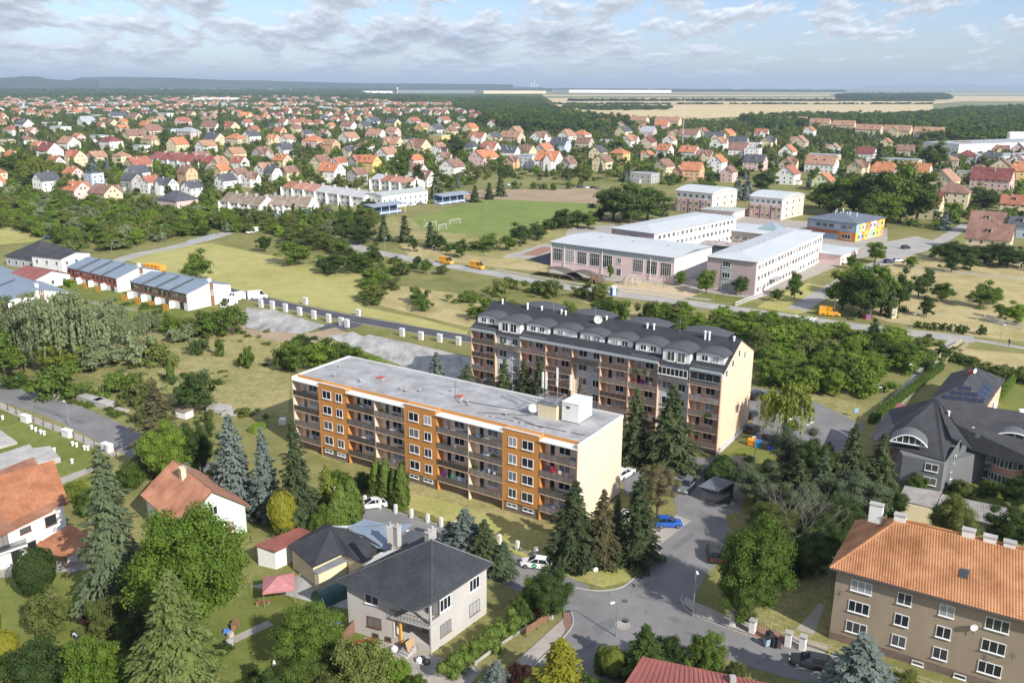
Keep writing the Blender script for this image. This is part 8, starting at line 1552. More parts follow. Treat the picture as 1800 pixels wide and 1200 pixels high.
# ------------------------------------------------------------------ vehicles
def paint(name, c): 
    m = mat(name, c, .28, .03, .5, spec=.6); return m
TYRE = mat('tyre_rubber', (.02, .02, .02), .9); RIM = mat('wheel_rim', (.35, .36, .37), .4, .05, metal=.7); CARGLASS = glassmat('car_glass', (.015, .02, .025), .05); LAMP = mat('headlight_glass', (.7, .7, .68), .2); TAIL = mat('tail_light_red', (.35, .01, .01), .3)
VMESH = {}
def vehicle(name, label, cat, back, front, body, kind='hatch', L=None, roofm=None):
    a, b = P(*back), P(*front); c = (a + b) / 2; d = b - a; an = math.atan2(d.y, d.x)
    if kind not in VMESH:
        S = {}
        spec = {'hatch': (4.2, 1.78, [(-2.1, .45, .8), (-2.05, .9, .95), (-1.2, .98, 1), (.75, .95, 1), (1.9, .72, .93), (2.1, .45, .8)], [(-1.98, .98), (-1.5, 1.5), (.05, 1.5), (1.0, .95)]),
                'suv': (4.6, 1.88, [(-2.3, .5, .85), (-2.25, 1.05, .97), (-1.2, 1.1, 1), (.9, 1.08, 1), (2.1, .88, .95), (2.3, .5, .85)], [(-2.2, 1.1), (-1.85, 1.68), (.2, 1.68), (1.1, 1.06)]),
                'estate': (4.8, 1.84, [(-2.4, .45, .85), (-2.35, .92, .96), (-1.2, .97, 1), (.9, .94, 1), (2.2, .72, .93), (2.4, .45, .82)], [(-2.25, .98), (-1.75, 1.46), (.15, 1.46), (1.15, .94)]),
                'van': (6.0, 2.05, [(-3.0, .5, .97), (-2.98, 1.5, 1), (-1, 1.5, 1), (1.6, 1.45, 1), (2.7, 1.1, .95), (3.0, .5, .88)], [(-2.97, 1.5), (-2.92, 2.6), (1.3, 2.6), (2.25, 1.38)])}
        Lc, Wc, st, cab = spec[kind if kind in spec else 'hatch']; w = Wc / 2; m = MB()
        for (x0, z0, f0), (x1, z1, f1) in zip(st, st[1:]):
            for s in (1, -1):
                q = [(x0, s * w * f0, .28), (x1, s * w * f1, .28), (x1, s * w * f1, z1 * .72), (x0, s * w * f0, z0 * .72)]; q2 = [(x0, s * w * f0, z0 * .72), (x1, s * w * f1, z1 * .72), (x1, s * w * f1 * .9, z1), (x0, s * w * f0 * .9, z0)]
                m.poly(q if s < 0 else q[::-1]); m.poly(q2 if s < 0 else q2[::-1])
            m.poly([(x0, -w * f0 * .9, z0), (x1, -w * f1 * .9, z1), (x1, w * f1 * .9, z1), (x0, w * f0 * .9, z0)]); m.poly([(x0, w * f0, .28), (x1, w * f1, .28), (x1, -w * f1, .28), (x0, -w * f0, .28)])
        for x, z, f, sg in ((st[0][0], st[0][1], st[0][2], -1), (st[-1][0], st[-1][1], st[-1][2], 1)): q = [(x, -w * f, .28), (x, w * f, .28), (x, w * f * .9, z), (x, -w * f * .9, z)]; m.poly(q if sg > 0 else q[::-1])
        (xa, za), (xb, zb), (xc, zc), (xd, zd) = cab; wt = w * (.72 if kind != 'van' else .9); wl = w * .9
        m.poly([(xb, -wt, zb), (xc, -wt, zc), (xc, wt, zc), (xb, wt, zb)])
        m.poly([(xb, -wt, zb - .02), (xb, wt, zb - .02), (xc, wt, zc - .02), (xc, -wt, zc - .02)])
        for s in (1, -1):    # pillars
            P4 = [((xa, za), (xb, zb), wl, wt), ((xd, zd), (xc, zc), wl, wt), ((-.45, 1.0 if kind != 'van' else 1.5), (-.5, zb), wl, wt)]
            for (p, q, w0, w1) in P4: m.tube((p[0], s * w0, p[1]), (q[0], s * w1, q[1]), .05, n=4)
            if kind == 'van': qq = [(xa, s * (wl + .02), za), (xc - .6, s * (wl + .02), za - .02), (xc - .6, s * (wt + .02), zc), (xb, s * (wt + .02), zb)]; m.poly(qq if s < 0 else qq[::-1])
        S['body'] = m
        def gq(pts, flip=False): g = MB(); g.poly(pts[::-1] if flip else pts); return g
        S['windscreen'] = gq([(xd, -wl + .04, zd), (xd, wl - .04, zd), (xc, wt - .03, zc - .03), (xc, -wt + .03, zc - .03)]); S['rear_window'] = gq([(xa, wl - .04, za), (xa, -wl + .04, za), (xb, -wt + .03, zb - .03), (xb, wt - .03, zb - .03)])
        S['side_window'] = [gq([(xa, -wl, za), (xd, -wl, zd), (xc, -wt, zc), (xb, -wt, zb)]), gq([(xa, wl, za), (xd, wl, zd), (xc, wt, zc), (xb, wt, zb)], True)]
        r = .33 if kind != 'van' else .37; wm = MB(); wm.tube((0, -.11, 0), (0, .11, 0), r, n=14); rmb = MB(); rmb.tube((0, -.125, 0), (0, .125, 0), r * .62, n=10)
        hl = MB(); hl.box(-.06, .03, -.2, .2, -.09, .09)
        VMESH[kind] = dict(L=Lc, w=w, st=st, body=m, ws=S['windscreen'].mesh('windscreen', CARGLASS), rw=S['rear_window'].mesh('rear_window', CARGLASS), sw=[q.mesh('side_window', CARGLASS) for q in S['side_window']], wheel=wm.mesh('wheel', TYRE), rim=rmb.mesh('rim', RIM), r=r, hl=hl.mesh('headlight', LAMP), tl=hl.mesh('tail_light', TAIL))
    K = VMESH[kind]; t = thing(name, label, cat, (c.x, c.y, gz(c.x, c.y) + .01), an); part('body', K['body'], body, t)
    link('windscreen', K['ws'], t, (0.015, 0, .02)); link('rear_window', K['rw'], t, (-.015, 0, .02))
    for s in K['sw']: link('side_window', s, t)
    for x in (-K['L'] * .30, K['L'] * .31):
        for s in (-1, 1): o = link('wheel', K['wheel'], t, (x, s * (K['w'] - .1), K['r'])); link('rim', K['rim'], o)
    for s in (-1, 1): link('headlight', K['hl'], t, (K['L'] / 2 - .02, s * K['w'] * .6, .62)); link('tail_light', K['tl'], t, (-K['L'] / 2 + .06, s * K['w'] * .62, .75))
    return t
CW, CBL, CS, CD, CY, CDB = paint('paint_white', (.78, .78, .78)), paint('paint_blue', (.02, .10, .42)), paint('paint_silver', (.15, .165, .18)), paint('paint_black', (.025, .027, .03)), paint('paint_yellow', (.78, .36, .015)), paint('paint_navy', (.03, .05, .12))
v = vehicle('parked_car', 'white hatchback with round green emblem on its door by the junction', 'car', (969, 999), (915, 992), CW)
m = MB(); m.tube((0, 0, 0), (0, .012, 0), .36, n=16); e = part('door_emblem', m, mat('emblem_green', (.02, .30, .16), .5), v, loc=(.05, .895, .62)); m = MB(); m.box(-.2, .2, .012, .018, -.04, .04); part('emblem_bar', m, CW, e)
vehicle('parked_car', 'white estate car parked behind the thuja shrubs', 'car', (672, 889), (637, 893), CW, 'estate'); vehicle('parked_car', 'bright blue hatchback parked right of the spruces', 'car', (1156, 924), (1194, 924), CBL)
vehicle('parked_car', 'silver-grey estate standing beside the steel carport', 'car', (1214, 852), (1200, 868), CS, 'suv'); vehicle('parked_car', 'dark estate car at the kerb beside the big blue spruce', 'car', (1462, 1177), (1388, 1162), CD, 'estate')
vehicle('parked_car', 'black car half hidden beside the round bright tree', 'car', (1258, 992), (1252, 965), CD, 'suv'); vehicle('parked_car', 'white car glimpsed between the gable spruces', 'car', (1092, 960), (1090, 938), CW)
vehicle('parked_car', 'white car with green stripe behind the orange gable', 'car', (1088, 842), (1106, 832), CW, 'estate'); vehicle('parked_car', 'black car parked nearest the peach gable, first in line', 'car', (1322, 702), (1338, 696), CD, 'suv')
vehicle('parked_car', 'navy car parked right of the black one behind the peach gable', 'car', (1346, 704), (1360, 697), CDB); vehicle('parked_car', 'dark car at the corner of the peach gable', 'car', (1313, 738), (1328, 727), CD); vehicle('parked_car', 'dark car in the shade of the peach gable foot', 'car', (1315, 764), (1330, 752), CD)
vehicle('parked_car', 'black car parked under the tall spruces of the peach block', 'car', (1180, 815), (1212, 818), CD, 'estate'); vehicle('parked_car', 'white car behind the brownish spruce, second by the gable', 'car', (1092, 918), (1112, 905), CW)
vehicle('delivery_van', 'yellow delivery van standing on the road by the school trees', 'van', (1438, 553), (1478, 556), CY, 'van'); vehicle('delivery_van', 'yellow truck on the long road, left one of the pair', 'van', (770, 461), (800, 466), CY, 'van'); vehicle('delivery_van', 'small yellow and white truck right of the other on the road', 'van', (828, 470), (850, 474), CY, 'van')
vehicle('delivery_van', 'white van parked near the terraces on the pale yard', 'van', (456, 407), (430, 412), CW, 'van'); vehicle('parked_van', 'white van parked at the end of the black road', 'van', (440, 526), (466, 524), CW, 'van'); vehicle('parked_van', 'white motorhome parked beside the row house gable', 'motorhome', (420, 532), (384, 544), CW, 'van'); vehicle('parked_van', 'white motorhome partly behind the front one', 'motorhome', (428, 526), (400, 531), CW, 'van')
for k, (x, y, c, lb) in enumerate(((1592, 437, CD, 'black car on the school car park'), (1562, 462, CDB, 'navy car parked by the school annex trees'), (1578, 460, CW, 'white car next to the navy one by the school annex'), (1020, 330, CDB, 'navy car in the row beside the dry turf'), (1032, 331, CW, 'white car in the row beside the dry turf'), (1043, 331, CD, 'dark car in the row beside the dry turf'), (1052, 332, CS, 'silver car in the row beside the dry turf'), (740, 360, CS, 'silver car parked at the clubhouse'), (895, 326, CW, 'white car on the street behind the dry turf'), (724, 362, CW, 'white car parked at the clubhouse'))): vehicle('parked_car', lb, 'car', (x - 6, y + .5), (x + 6, y - .5), c)
# orange digger-like machine parked behind the row houses
g = P(273, 474); t = thing('orange_skip', 'orange works container behind the row house roofs', 'container', (*P(273, 476), 0), -.5); m = MB(); m.prism([(-1.2, .3), (1.2, .3), (1.5, 2.4), (-1.5, 2.4)], -4, 4); part('body', m, WOOD_O, t); m = MB(); [m.box(x - .1, x + .1, -1.62, 1.62, .3, 2.45) for x in (-3, -1, 1, 3)]; part('ribs', m, CY, t)
# ------------------------------------------------------------------ street furniture
def lamp(px, py, ty, label, arm=(.9, -.2), h=None):
    g = P(px, py); h = zof(px, py, ty); t = thing('street_lamp', label, 'street lamp', (g.x, g.y, 0)); m = MB(); m.tube((0, 0, -.05), (0, 0, h), .085, .05, 8); m.tube((0, 0, 0), (0, 0, .6), .12, .1, 8); m.tube((0, 0, h), (arm[0], arm[1], h + .08), .035, n=5); part('pole', m, GALV, t)
    m = MB(); A = Vector((arm[0], arm[1], h + .08)); d = A.normalized(); m.box(-.1, .5, -.13, .13, -.05, .07, 0, Matrix.Translation(A) @ Matrix.Rotation(math.atan2(arm[1], arm[0]), 4, 'Z')); part('lamp_head', m, OFFW, t)
for q in ((1083, 1118, 1057, 'tall street lamp on the corner in front of the junction', (-.5, -.3)), (1218, 1083, 1002, 'tall street lamp on the pavement right of the junction', (.0, -.5)), (1325, 818, 768, 'lamp post on the small lawn beside the containers', (-.3, -.1)), (122, 748, 706, 'street lamp on the verge of the access road, left', (-.3, .1)), (1599, 684, 641, 'footpath lamp nearest the long hedge', (-.3, 0)), (1547, 718, 681, 'footpath lamp by the small car park', (-.3, 0)), (854, 405, 357, 'floodlight pole on the near side of the pitch', (.5, 0)), (763, 365, 328, 'floodlight pole beside the clubhouse', (.5, 0)), (737, 364, 330, 'left floodlight pole at the clubhouse', (.5, 0)), (745, 425, 388, 'pole at the near corner of the pitch', (.4, 0)), (676, 440, 418, 'road lamp left of the three spruces', (.5, 0)), (760, 452, 432, 'road lamp above the yellow truck', (.5, 0)), (852, 466, 446, 'road lamp left of the gym path', (.5, 0)), (1062, 500, 470, 'road lamp in front of the gym', (.5, 0)), (1254, 530, 508, 'road lamp left of the pink wing', (.5, 0)), (1465, 558, 528, 'road lamp above the yellow van', (.4, 0)), (1600, 590, 552, 'road lamp beside the row of bushes', (.4, 0)), (1757, 605, 572, 'lamp on the park path', (.4, 0)), (1790, 482, 462, 'lamp on the upper park path', (.4, 0)), (952, 335, 313, 'lamp at the far side of the dry turf', (.3, 0)), (285, 427, 396, 'lamp on the curved estate road', (.4, 0)), (197, 446, 428, 'second lamp on the curved estate road', (.4, 0)), (715, 958, 933, 'thin post beside the parked white estate', (.1, 0)), (75, 590, 552, 'x', (0, 0))):
    if q[3] != 'x': lamp(*q[:4], arm=q[4])
g = P(1046, 1030); t = thing('round_sign', 'round white sign on a thin post at the grass corner', 'sign', (g.x, g.y, 0), .3); h = zof(1046, 1030, 1000); m = MB(); m.tube((0, 0, 0), (0, 0, h), .035, n=6); part('post', m, GALV, t); m = MB(); m.tube((0, -.05, h), (0, -.08, h), .34, n=16); part('sign_plate', m, WHITE, t)
g = P(29, 680); t = thing('parking_sign', 'blue and white sign by the access road, left edge', 'sign', (g.x, g.y, 0), .2); m = MB(); m.tube((0, 0, 0), (0, 0, 2.2), .04, n=6); part('post', m, GALV, t); m = MB(); m.box(-.5, .5, -.07, -.04, 1.5, 2.3); part('sign_plate', m, mat('sign_blue', (.25, .45, .75), .5), t)
g = P(1504, 733); t = thing('parking_sign', 'blue sign at the end of the small car park', 'sign', (g.x, g.y, 0), .2); m = MB(); m.tube((0, 0, 0), (0, 0, 1.6), .04, n=6); part('post', m, GALV, t); m = MB(); m.box(-.4, .4, -.07, -.04, 1.0, 1.9); part('sign_plate', m, mat('sign_blue', (.25, .45, .75), .5), t)
# bins and recycling containers
BINC = [mat('bin_orange', (.75, .28, .02), .5), mat('bin_blue', (.03, .2, .55), .5), mat('bin_dark', (.04, .045, .05), .5), mat('bin_navy', (.01, .04, .35), .5)]
for x, y, c, lb in ((1322, 783, 0, 'orange recycling container at the left of the row'), (1334, 786, 1, 'blue recycling container second in the row'), (1345, 789, 2, 'dark recycling container third in the row'), (1357, 791, 3, 'navy recycling container at the right of the row'), (1346, 776, 2, 'dark container behind the recycling row'), (1358, 780, 2, 'dark container behind the navy one')):
    g = P(x, y); t = thing('recycling_container', lb, 'container', (g.x, g.y, gz(g.x, g.y)), AXA); m = MB(); m.prism([(-.55, .12), (.55, .12), (.62, 1.15), (-.62, 1.15)], -.68, .68); part('body', m, BINC[c], t); m = MB(); n = 5
    pr = [(-.66, 1.15)] + [(-.66 * math.cos(PI * k / n), 1.15 + .32 * math.sin(PI * k / n)) for k in range(1, n)] + [(.66, 1.15)]; m.prism(pr[::-1], -.72, .72); part('lid', m, BINC[c], t)
    for sx in (-.5, .5): m = MB(); m.tube((sx, -.45, .08), (sx, .45, .08), .09, n=6); part('wheel', m, TYRE, t)
for x, y, c, lb in ((1347, 1136, 1, 'pale blue wheelie bin on the red paving'), (1360, 1137, 2, 'black wheelie bin right of the blue one'), (1366, 1139, 2, 'brown-black wheelie bin at the gate post'), (1352, 1125, 2, 'dark wheelie bin nearest the gate')):
    g = P(x, y); t = thing('wheelie_bin', lb, 'bin', (g.x, g.y, .17), .4); m = MB(); m.prism([(-.25, .05), (.25, .05), (.32, 1.0), (-.32, 1.0)], -.28, .28); part('body', m, BINC[c] if c == 2 else mat('bin_pale_blue', (.3, .42, .5), .6), t); m = MB(); m.box(-.3, .3, -.36, .34, 1.0, 1.08); part('lid', m, BLACKP, t)
    for sx in (-.25, .25): m = MB(); m.tube((sx - .03, .26, .1), (sx + .03, .26, .1), .1, n=8); part('wheel', m, TYRE, t)
# white utility boxes along the black road: brick pillars with a cap
UB = []
def ubox(px, py, ty, w, label, grp):
    g = P(px, py); h = zof(px, py, ty); wm = w / SPX(g.x, g.y); t = thing('utility_cabinet', label, 'utility cabinet', (g.x, g.y, 0), AXA, grp); m = MB(); m.box(-wm / 2, wm / 2, -.3, .3, 0, h - .12); part('cabinet', m, WHITE, t); m = MB(); m.box(-wm / 2 - .08, wm / 2 + .08, -.38, .38, h - .12, h); part('cap', m, OFFW, t); m = MB(); m.box(-wm / 2 + .1, wm / 2 - .1, -.325, -.3, .3, h - .3); part('door', m, mat('cabinet_door', (.62, .62, .6), .6), t)
for x, y in ((459, 540), (479, 543), (502, 548), (527, 554), (552, 560), (578, 566), (600, 572), (610, 575), (707, 591), (740, 597), (773, 601), (806, 606)): ubox(x, y, y - 14, 9, 'white utility cabinet in the row along the black road', 'white cabinets along the black road')
ubox(537, 535, 523, 9, 'white cabinet on the meadow side of the black road, left', None); ubox(630, 555, 544, 8, 'white cabinet on the meadow side of the black road, right', None); ubox(388, 552 - 20, 520, 9, 'white pillar at the driveway of the row houses', None)
for x, y, lb in ((46, 741, 'upper left'), (119, 767, 'middle'), (189, 792, 'lower right')):
    g = P(x, y); t = thing('meter_house', 'white box-shaped meter housing on the fenced lawn, %s one' % lb, 'utility cabinet', (g.x, g.y, 0), -.55); m = MB(); m.box(-1.1, 1.1, -.5, .5, 0, 1.35); part('cabinet', m, WHITE, t); m = MB(); m.box(-1.18, 1.18, -.58, .58, 1.35, 1.45); part('cap', m, OFFW, t)
for x, y in ((5, 737), (56, 754), (63, 758), (72, 762), (78, 764), (128, 783), (135, 785), (149, 790), (155, 791), (127, 814), (96, 794)):
    g = P(x, y); t = thing('lawn_vent', 'stubby white vent post standing in the fenced lawn', 'vent', (g.x, g.y, 0), 0, 'vent posts in the fenced lawn'); m = MB(); m.disc((0, 0, 0), .22, .7, 8); part('pipe', m, WHITE, t); m = MB(); m.tube((0, 0, .7), (0, 0, .85), .34, .2, 8); part('cap', m, OFFW, t)
# concrete rubble slabs along the verge and in the meadow
for x, y, w, d, h, rz, lb in ((160, 705, 6.5, 2.0, 1.0, -.5, 'long stack of pale concrete slabs beside the access road, left one'), (182, 712, 5.0, 2.2, 1.1, -.5, 'stack of pale concrete slabs beside the access road, right one'), (215, 722, 3.2, 1.2, .6, -.5, 'low grey slab heap beside the access road'), (385, 722, 4.0, 3.0, 1.0, -.3, 'pile of grey slabs in the meadow left of the hedge'), (405, 728, 3.2, 2.2, .8, .1, 'smaller slab pile in the meadow beside the other'), (100, 697, 3, 1, .4, -.4, 'flat slab remains under the roadside bush')):
    g = P(x, y); t = thing('concrete_slabs', lb, 'slab pile', (g.x, g.y, 0), rz); k = max(2, int(h / .25)); rr = random.Random(int(x))
    for i in range(k): m = MB(); dx, dy = rr.uniform(-.2, .2), rr.uniform(-.15, .15); m.box(-w / 2 + dx, w / 2 + dx, -d / 2 + dy, d / 2 + dy, i * .25, i * .25 + .2); part('slab', m, CONC, t)
g = P(328, 730); t = thing('small_shed', 'little shed with white front in the rough meadow', 'shed', (*P(325, 732), 0), -.5); m = MB(); m.box(-1.4, 1.4, -1, 1, 0, 1.5); part('walls', m, WHITE, t); m = MB(); m.box(-1.6, 1.6, -1.2, 1.2, 1.5, 1.62); part('roof', m, T1, t)
for x, y, s in ((258, 630, 1.0), (209, 633, .7), (497, 745, 1.1)): g = P(x, y); m = MB(); m.box(-.6 * s, .6 * s, -.5 * s, .5 * s, 0, .9 * s); m.box(-.5 * s, .5 * s, -.4 * s, .4 * s, .9 * s, 1.1 * s); tag(part('white_chamber', m, WHITE, None, loc=(g.x, g.y, 0)), {258: 'white concrete block in the rough meadow', 209: 'small pale stone in the rough meadow', 497: 'white box by the orange block corner'}[x], 'block')
# ------------------------------------------------------------------ fences and walls
def fence(label, pts, post_h, step, m_post, m_panel=None, slat=False, rails=2, pw=.12, base=0.0, name='fence', panel_h=None, z0=0.0, pillar_h=None):
    g = [P(*p) for p in pts]; o = g[0]; t = thing(name, label, 'fence' if name == 'fence' else 'wall', (o.x, o.y, z0)); pm = MB(); pm.box(-pw / 2, pw / 2, -pw / 2, pw / 2, 0, post_h); pmesh = pm.mesh('post', m_post); rl = MB(); cnt = 0
    for a, b in zip(g, g[1:]):
        L = (b - a).length; n = max(1, round(L / step)); d = (b - a).normalized(); an = math.atan2(d.y, d.x)
        for i in range(n + 1):
            p = a + d * (L * i / n) - o
            if i < n or b is g[-1]: link('post', pmesh, t, (p.x, p.y, 0), an)
        if m_panel:
            for i in range(n):
                p0 = a + d * (L * i / n + pw / 2) - o; p1 = a + d * (L * (i + 1) / n - pw / 2) - o; q = MB(); T = Matrix.Translation((p0.x, p0.y, 0)) @ Matrix.Rotation(an, 4, 'Z'); ll = (p1 - p0).length; hh = panel_h or post_h * .92
                if slat:
                    k = max(2, int(hh / .2)); [q.box(0, ll, -.02, .02, base + .05 + j * (hh - base) / k, base + .05 + j * (hh - base) / k + .13, 0, T) for j in range(k)]
                elif slat is None:
                    k = max(4, int(ll / .3)); [q.box(ll * j / k - .03, ll * j / k + .03, -.02, .02, base, hh, 0, T) for j in range(k)]; q.box(0, ll, -.03, .03, hh * .85, hh * .95, 0, T); q.box(0, ll, -.03, .03, base + .1, base + .2, 0, T)
                else: q.box(0, ll, -.03, .03, base + .03, hh, 0, T)
                part('panel', q, m_panel, t)
    return t
for i, (a, b) in enumerate((((590, 870), (752, 918)), ((752, 918), (800, 932)), ((878, 955), (942, 978)))): fence('low garden wall with white pillars %s the orange block' % ('left in front of', 'middle, in front of', 'right in front of')[i], [a, b], 1.45, 3.1, OFFW, CONC, False, pw=.42, name='pillar_wall', panel_h=.35)
fence('wooden board fence on a low wall by the pavement corner', [(925, 1120), (965, 1092)], 1.5, 2.2, WOOD, WOOD, True, base=.35); fence('rusty brown gate panel left of the grey villa', [(603, 1132), (624, 1110)], 1.8, 2.6, mat('rust_steel', (.22, .12, .08), .8), mat('rust_steel', (.22, .12, .08), .8), False)
fence('pale low wall at the pavement below the dark hedge', [(835, 1168), (880, 1135), (925, 1105), (970, 1087)], .6, 40, CONC, CONC, False, pw=.3, name='garden_wall', panel_h=.5)
YF = mat('fence_yellow_steel', (.52, .46, .25), .7, .15, 1.0)
fence('pale yellow steel fence between white pillars, left section', [(1330, 1100), (1380, 1118)], 1.3, 2.0, YF, YF, None); fence('yellow steel fence panels in front of the brown block', [(1415, 1135), (1500, 1165), (1650, 1215), (1800, 1262)], 1.3, 2.4, YF, YF, None, base=.35)
for x, y, lb in ((1288, 1099, 'white gate pillar farthest left by the pavement'), (1322, 1112, 'white gate pillar left of the red paving'), (1385, 1134, 'white gate pillar right of the bins'), (1410, 1141, 'white gate pillar nearest the big blue spruce')):
    g = P(x, y); t = thing('gate_pillar', lb, 'pillar', (g.x, g.y, 0), ax4); m = MB(); m.box(-.35, .35, -.35, .35, 0, 1.75); part('pillar_shaft', m, WHITE, t); m = MB(); m.box(-.43, .43, -.43, .43, 1.75, 1.9); part('cap', m, CONC, t)
fence('dark wire fence posts along the lawn by the access road', [(0, 715), (60, 742), (130, 770), (205, 805)], 1.5, 4.0, METAL_D); fence('small garden fence by the row houses', [(145, 532), (240, 548)], 1.2, 3, CONC, CONC, None, pw=.1)
fence('light timber railing of the footbridge, left side', [(1632, 648), (1660, 621), (1690, 602)], 1.2, 2.2, mat('timber_pale', (.5, .42, .28), .8), mat('timber_pale', (.5, .42, .28), .8), True, name='fence'); fence('light timber railing of the footbridge, right side', [(1650, 650), (1672, 629), (1702, 606)], 1.2, 2.2, mat('timber_pale', (.5, .42, .28), .8), mat('timber_pale', (.5, .42, .28), .8), None, name='fence')
fence('white fence along the road bridge railing, far left', [(330, 428), (378, 415)], 1.3, 4, mat('rail_blue', (.35, .45, .5), .6), mat('rail_blue', (.35, .45, .5), .6), None); fence('white school fence at the wing corner', [(1293, 538), (1340, 520)], 1.4, 3, OFFW, OFFW, None); fence('pale paling fence round the park playground, right', [(1730, 560), (1765, 573), (1800, 580), (1860, 585)], 1.6, 4, OFFW, OFFW, None)
# ------------------------------------------------------------------ garden things
t = thing('gazebo', 'faded red garden gazebo with four-sided canopy', 'gazebo', (*P(492, 1050), 0), .25); m = MB(); 
for a, b in (((-2, -2), (2, -2)), ((2, -2), (2, 2)), ((2, 2), (-2, 2)), ((-2, 2), (-2, -2))): m.poly([(*a, 2.2), (*b, 2.2), (0, 0, 3.2)]); m.poly([(*a, 1.95), (*b, 1.95), (*b, 2.2), (*a, 2.2)])
part('canopy', m, mat('canvas_faded_red', (.46, .20, .20), .9, .1, .5), t)
for sx in (-1.9, 1.9):
    for sy in (-1.9, 1.9): m = MB(); m.tube((sx, sy, 0), (sx, sy, 2.2), .045, n=6); part('leg', m, GALV, t)
m = MB()
for cx_ in (-.75, .75):
    for k in range(9): a = k * .7; m.tube((cx_ + math.cos(a) * .28, -1.42 - .0, 2.55 + math.sin(a) * .13), (cx_ + math.cos(a + .7) * .28, -1.42, 2.55 + math.sin(a + .7) * .13), .03, n=4)
part('canopy_emblem', m, mat('print_pale', (.66, .55, .55), .9), t)
t = thing('garden_table', 'garden table with orange tray under the red gazebo', 'table', (*P(492, 1046), 0), .2); m = MB(); m.box(-.8, .8, -.4, .4, .7, .75); part('tabletop', m, WOOD, t); [part('leg', (lambda q: (q.box(sx - .04, sx + .04, sy - .04, sy + .04, 0, .7), q)[1])(MB()), WOOD, t) for sx in (-.7, .7) for sy in (-.3, .3)]
m = MB(); m.box(-.25, .25, -.15, .15, 0, .1); tag(part('tray', m, BINC[0], None, loc=(*P(492, 1046), .75)), 'orange tray on the table under the gazebo', 'tray')
t = thing('polytunnel', 'dark green round-topped polytunnel beside the yellow bungalow', 'greenhouse', (*P(588, 1048), 0), -.75); m = MB(); n = 10; GT = mat('film_green', (.03, .10, .09), .35, .15, .5, spec=.5)
for k in range(n): a0, a1 = PI * k / n, PI * (k + 1) / n; q = lambda a, y: (math.cos(a) * 1.5, y, math.sin(a) * 1.9); m.poly([q(a0, -2.6), q(a0, 2.6), q(a1, 2.6), q(a1, -2.6)][::-1])
part('film', m, GT, t)
for s in (-2.6, 2.6): m = MB(); m.poly([(math.cos(PI * k / n) * 1.5, s, math.sin(PI * k / n) * 1.9) for k in range(n + 1)][::(1 if s < 0 else -1)]); part('end_wall', m, GT, t)
for y in (-2.62, -.9, .9, 2.62):
    m = MB(); [m.tube((math.cos(PI * k / n) * 1.52, y, math.sin(PI * k / n) * 1.92), (math.cos(PI * (k + 1) / n) * 1.52, y, math.sin(PI * (k + 1) / n) * 1.92), .03, n=4) for k in range(n)]; part('hoop', m, METAL_D, t)
t = thing('red_covered_trailer', 'low trailer under a bright red cover beside the grey villa', 'trailer', (*P(640, 1142), 0), .4); m = MB(); m.prism([(-.8, .5), (.8, .5), (.75, .95), (.4, 1.15), (-.4, 1.15), (-.75, .95)], -1.2, 1.2); part('cover', m, mat('cover_red', (.5, .015, .02), .6), t); m = MB(); m.box(-1.15, 1.15, -.75, .75, .3, .5); part('trailer_bed', m, METAL_D, t)
for s in (-.8, .8): m = MB(); m.tube((0, s - .06, .28), (0, s + .06, .28), .28, n=10); part('wheel', m, TYRE, t)
for (x, y, w, h, tl, lb) in ((726, 1148, 1.3, 1.7, .35, 'big sheet of brown cardboard leaning by the villa steps'), (716, 1142, .8, 1.2, .5, 'smaller cardboard sheet behind the leaning one')):
    m = MB(); m.box(-w / 2, w / 2, 0, .03, 0, h, 0, Matrix.Rotation(-tl, 4, 'X')); tag(part('cardboard_sheet', m, mat('cardboard', (.42, .27, .15), .95), None, loc=(*P(x, y), .0), rz=.9), lb, 'cardboard')
for (x, y, c, lb) in ((693, 1142, 0, 'pale bag of rubble on the villa steps'), (742, 1160, 2, 'black rubbish bag at the villa corner'), (750, 1165, 2, 'second black rubbish bag at the villa corner'), (737, 1162, 0, 'white box beside the black rubbish bags')):
    m = MB(); m.tube((0, 0, 0), (0, 0, .35), .4, .42, 8); m.tube((0, 0, .35), (0, 0, .6), .42, .12, 8); tag(part('bag', m, OFFW if c == 0 else BLACKP, None, loc=(*P(x, y), 0)), lb, 'bag')
t = thing('clothes_dryer', 'rotary clothes dryer with blue cloth behind the fruit tree', 'clothes dryer', (*P(577, 1098), 0)); m = MB(); m.tube((0, 0, 0), (0, 0, 1.9), .03, n=5); part('pole', m, GALV, t); m = MB(); [m.tube((0, 0, 1.6), (math.cos(a) * 1.2, math.sin(a) * 1.2, 1.95), .02, n=4) for a in (0, 1.57, 3.14, 4.71)]; part('arms', m, GALV, t)
m = MB(); m.prism([(-.3, 0), (.3, 0), (.2, .35), (-.1, .42)], -.6, .6); tag(part('blue_tarpaulin', m, mat('tarp_blue', (.08, .25, .7), .7), None, loc=(*P(588, 1095), 0)), 'crumpled blue tarpaulin on the grass near the dryer', 'tarpaulin')
for k, (x, y, c) in enumerate(((399, 1112, 1), (405, 1118, 0), (410, 1105, 2), (415, 1100, 2), (404, 1135, 0))): m = MB(); m.box(-.35, .35, -.25, .25, 0, .45 + .12 * k); m.box(-.4, .4, -.06, .06, .2, .3); tag(part('garden_junk', m, [CONC, mat('tarp_blue', (.08, .25, .7)), WOOD][c], None, loc=(*P(x, y), 0), rz=k), ['blue crate in the junk pile by the big walnut', 'grey block in the junk pile by the big walnut', 'brown crate in the junk pile', 'tall brown crate behind the junk pile', 'grey block at the near end of the junk pile'][[1, 0, 2, 2, 0].index(c) if k < 3 else k], 'crate')
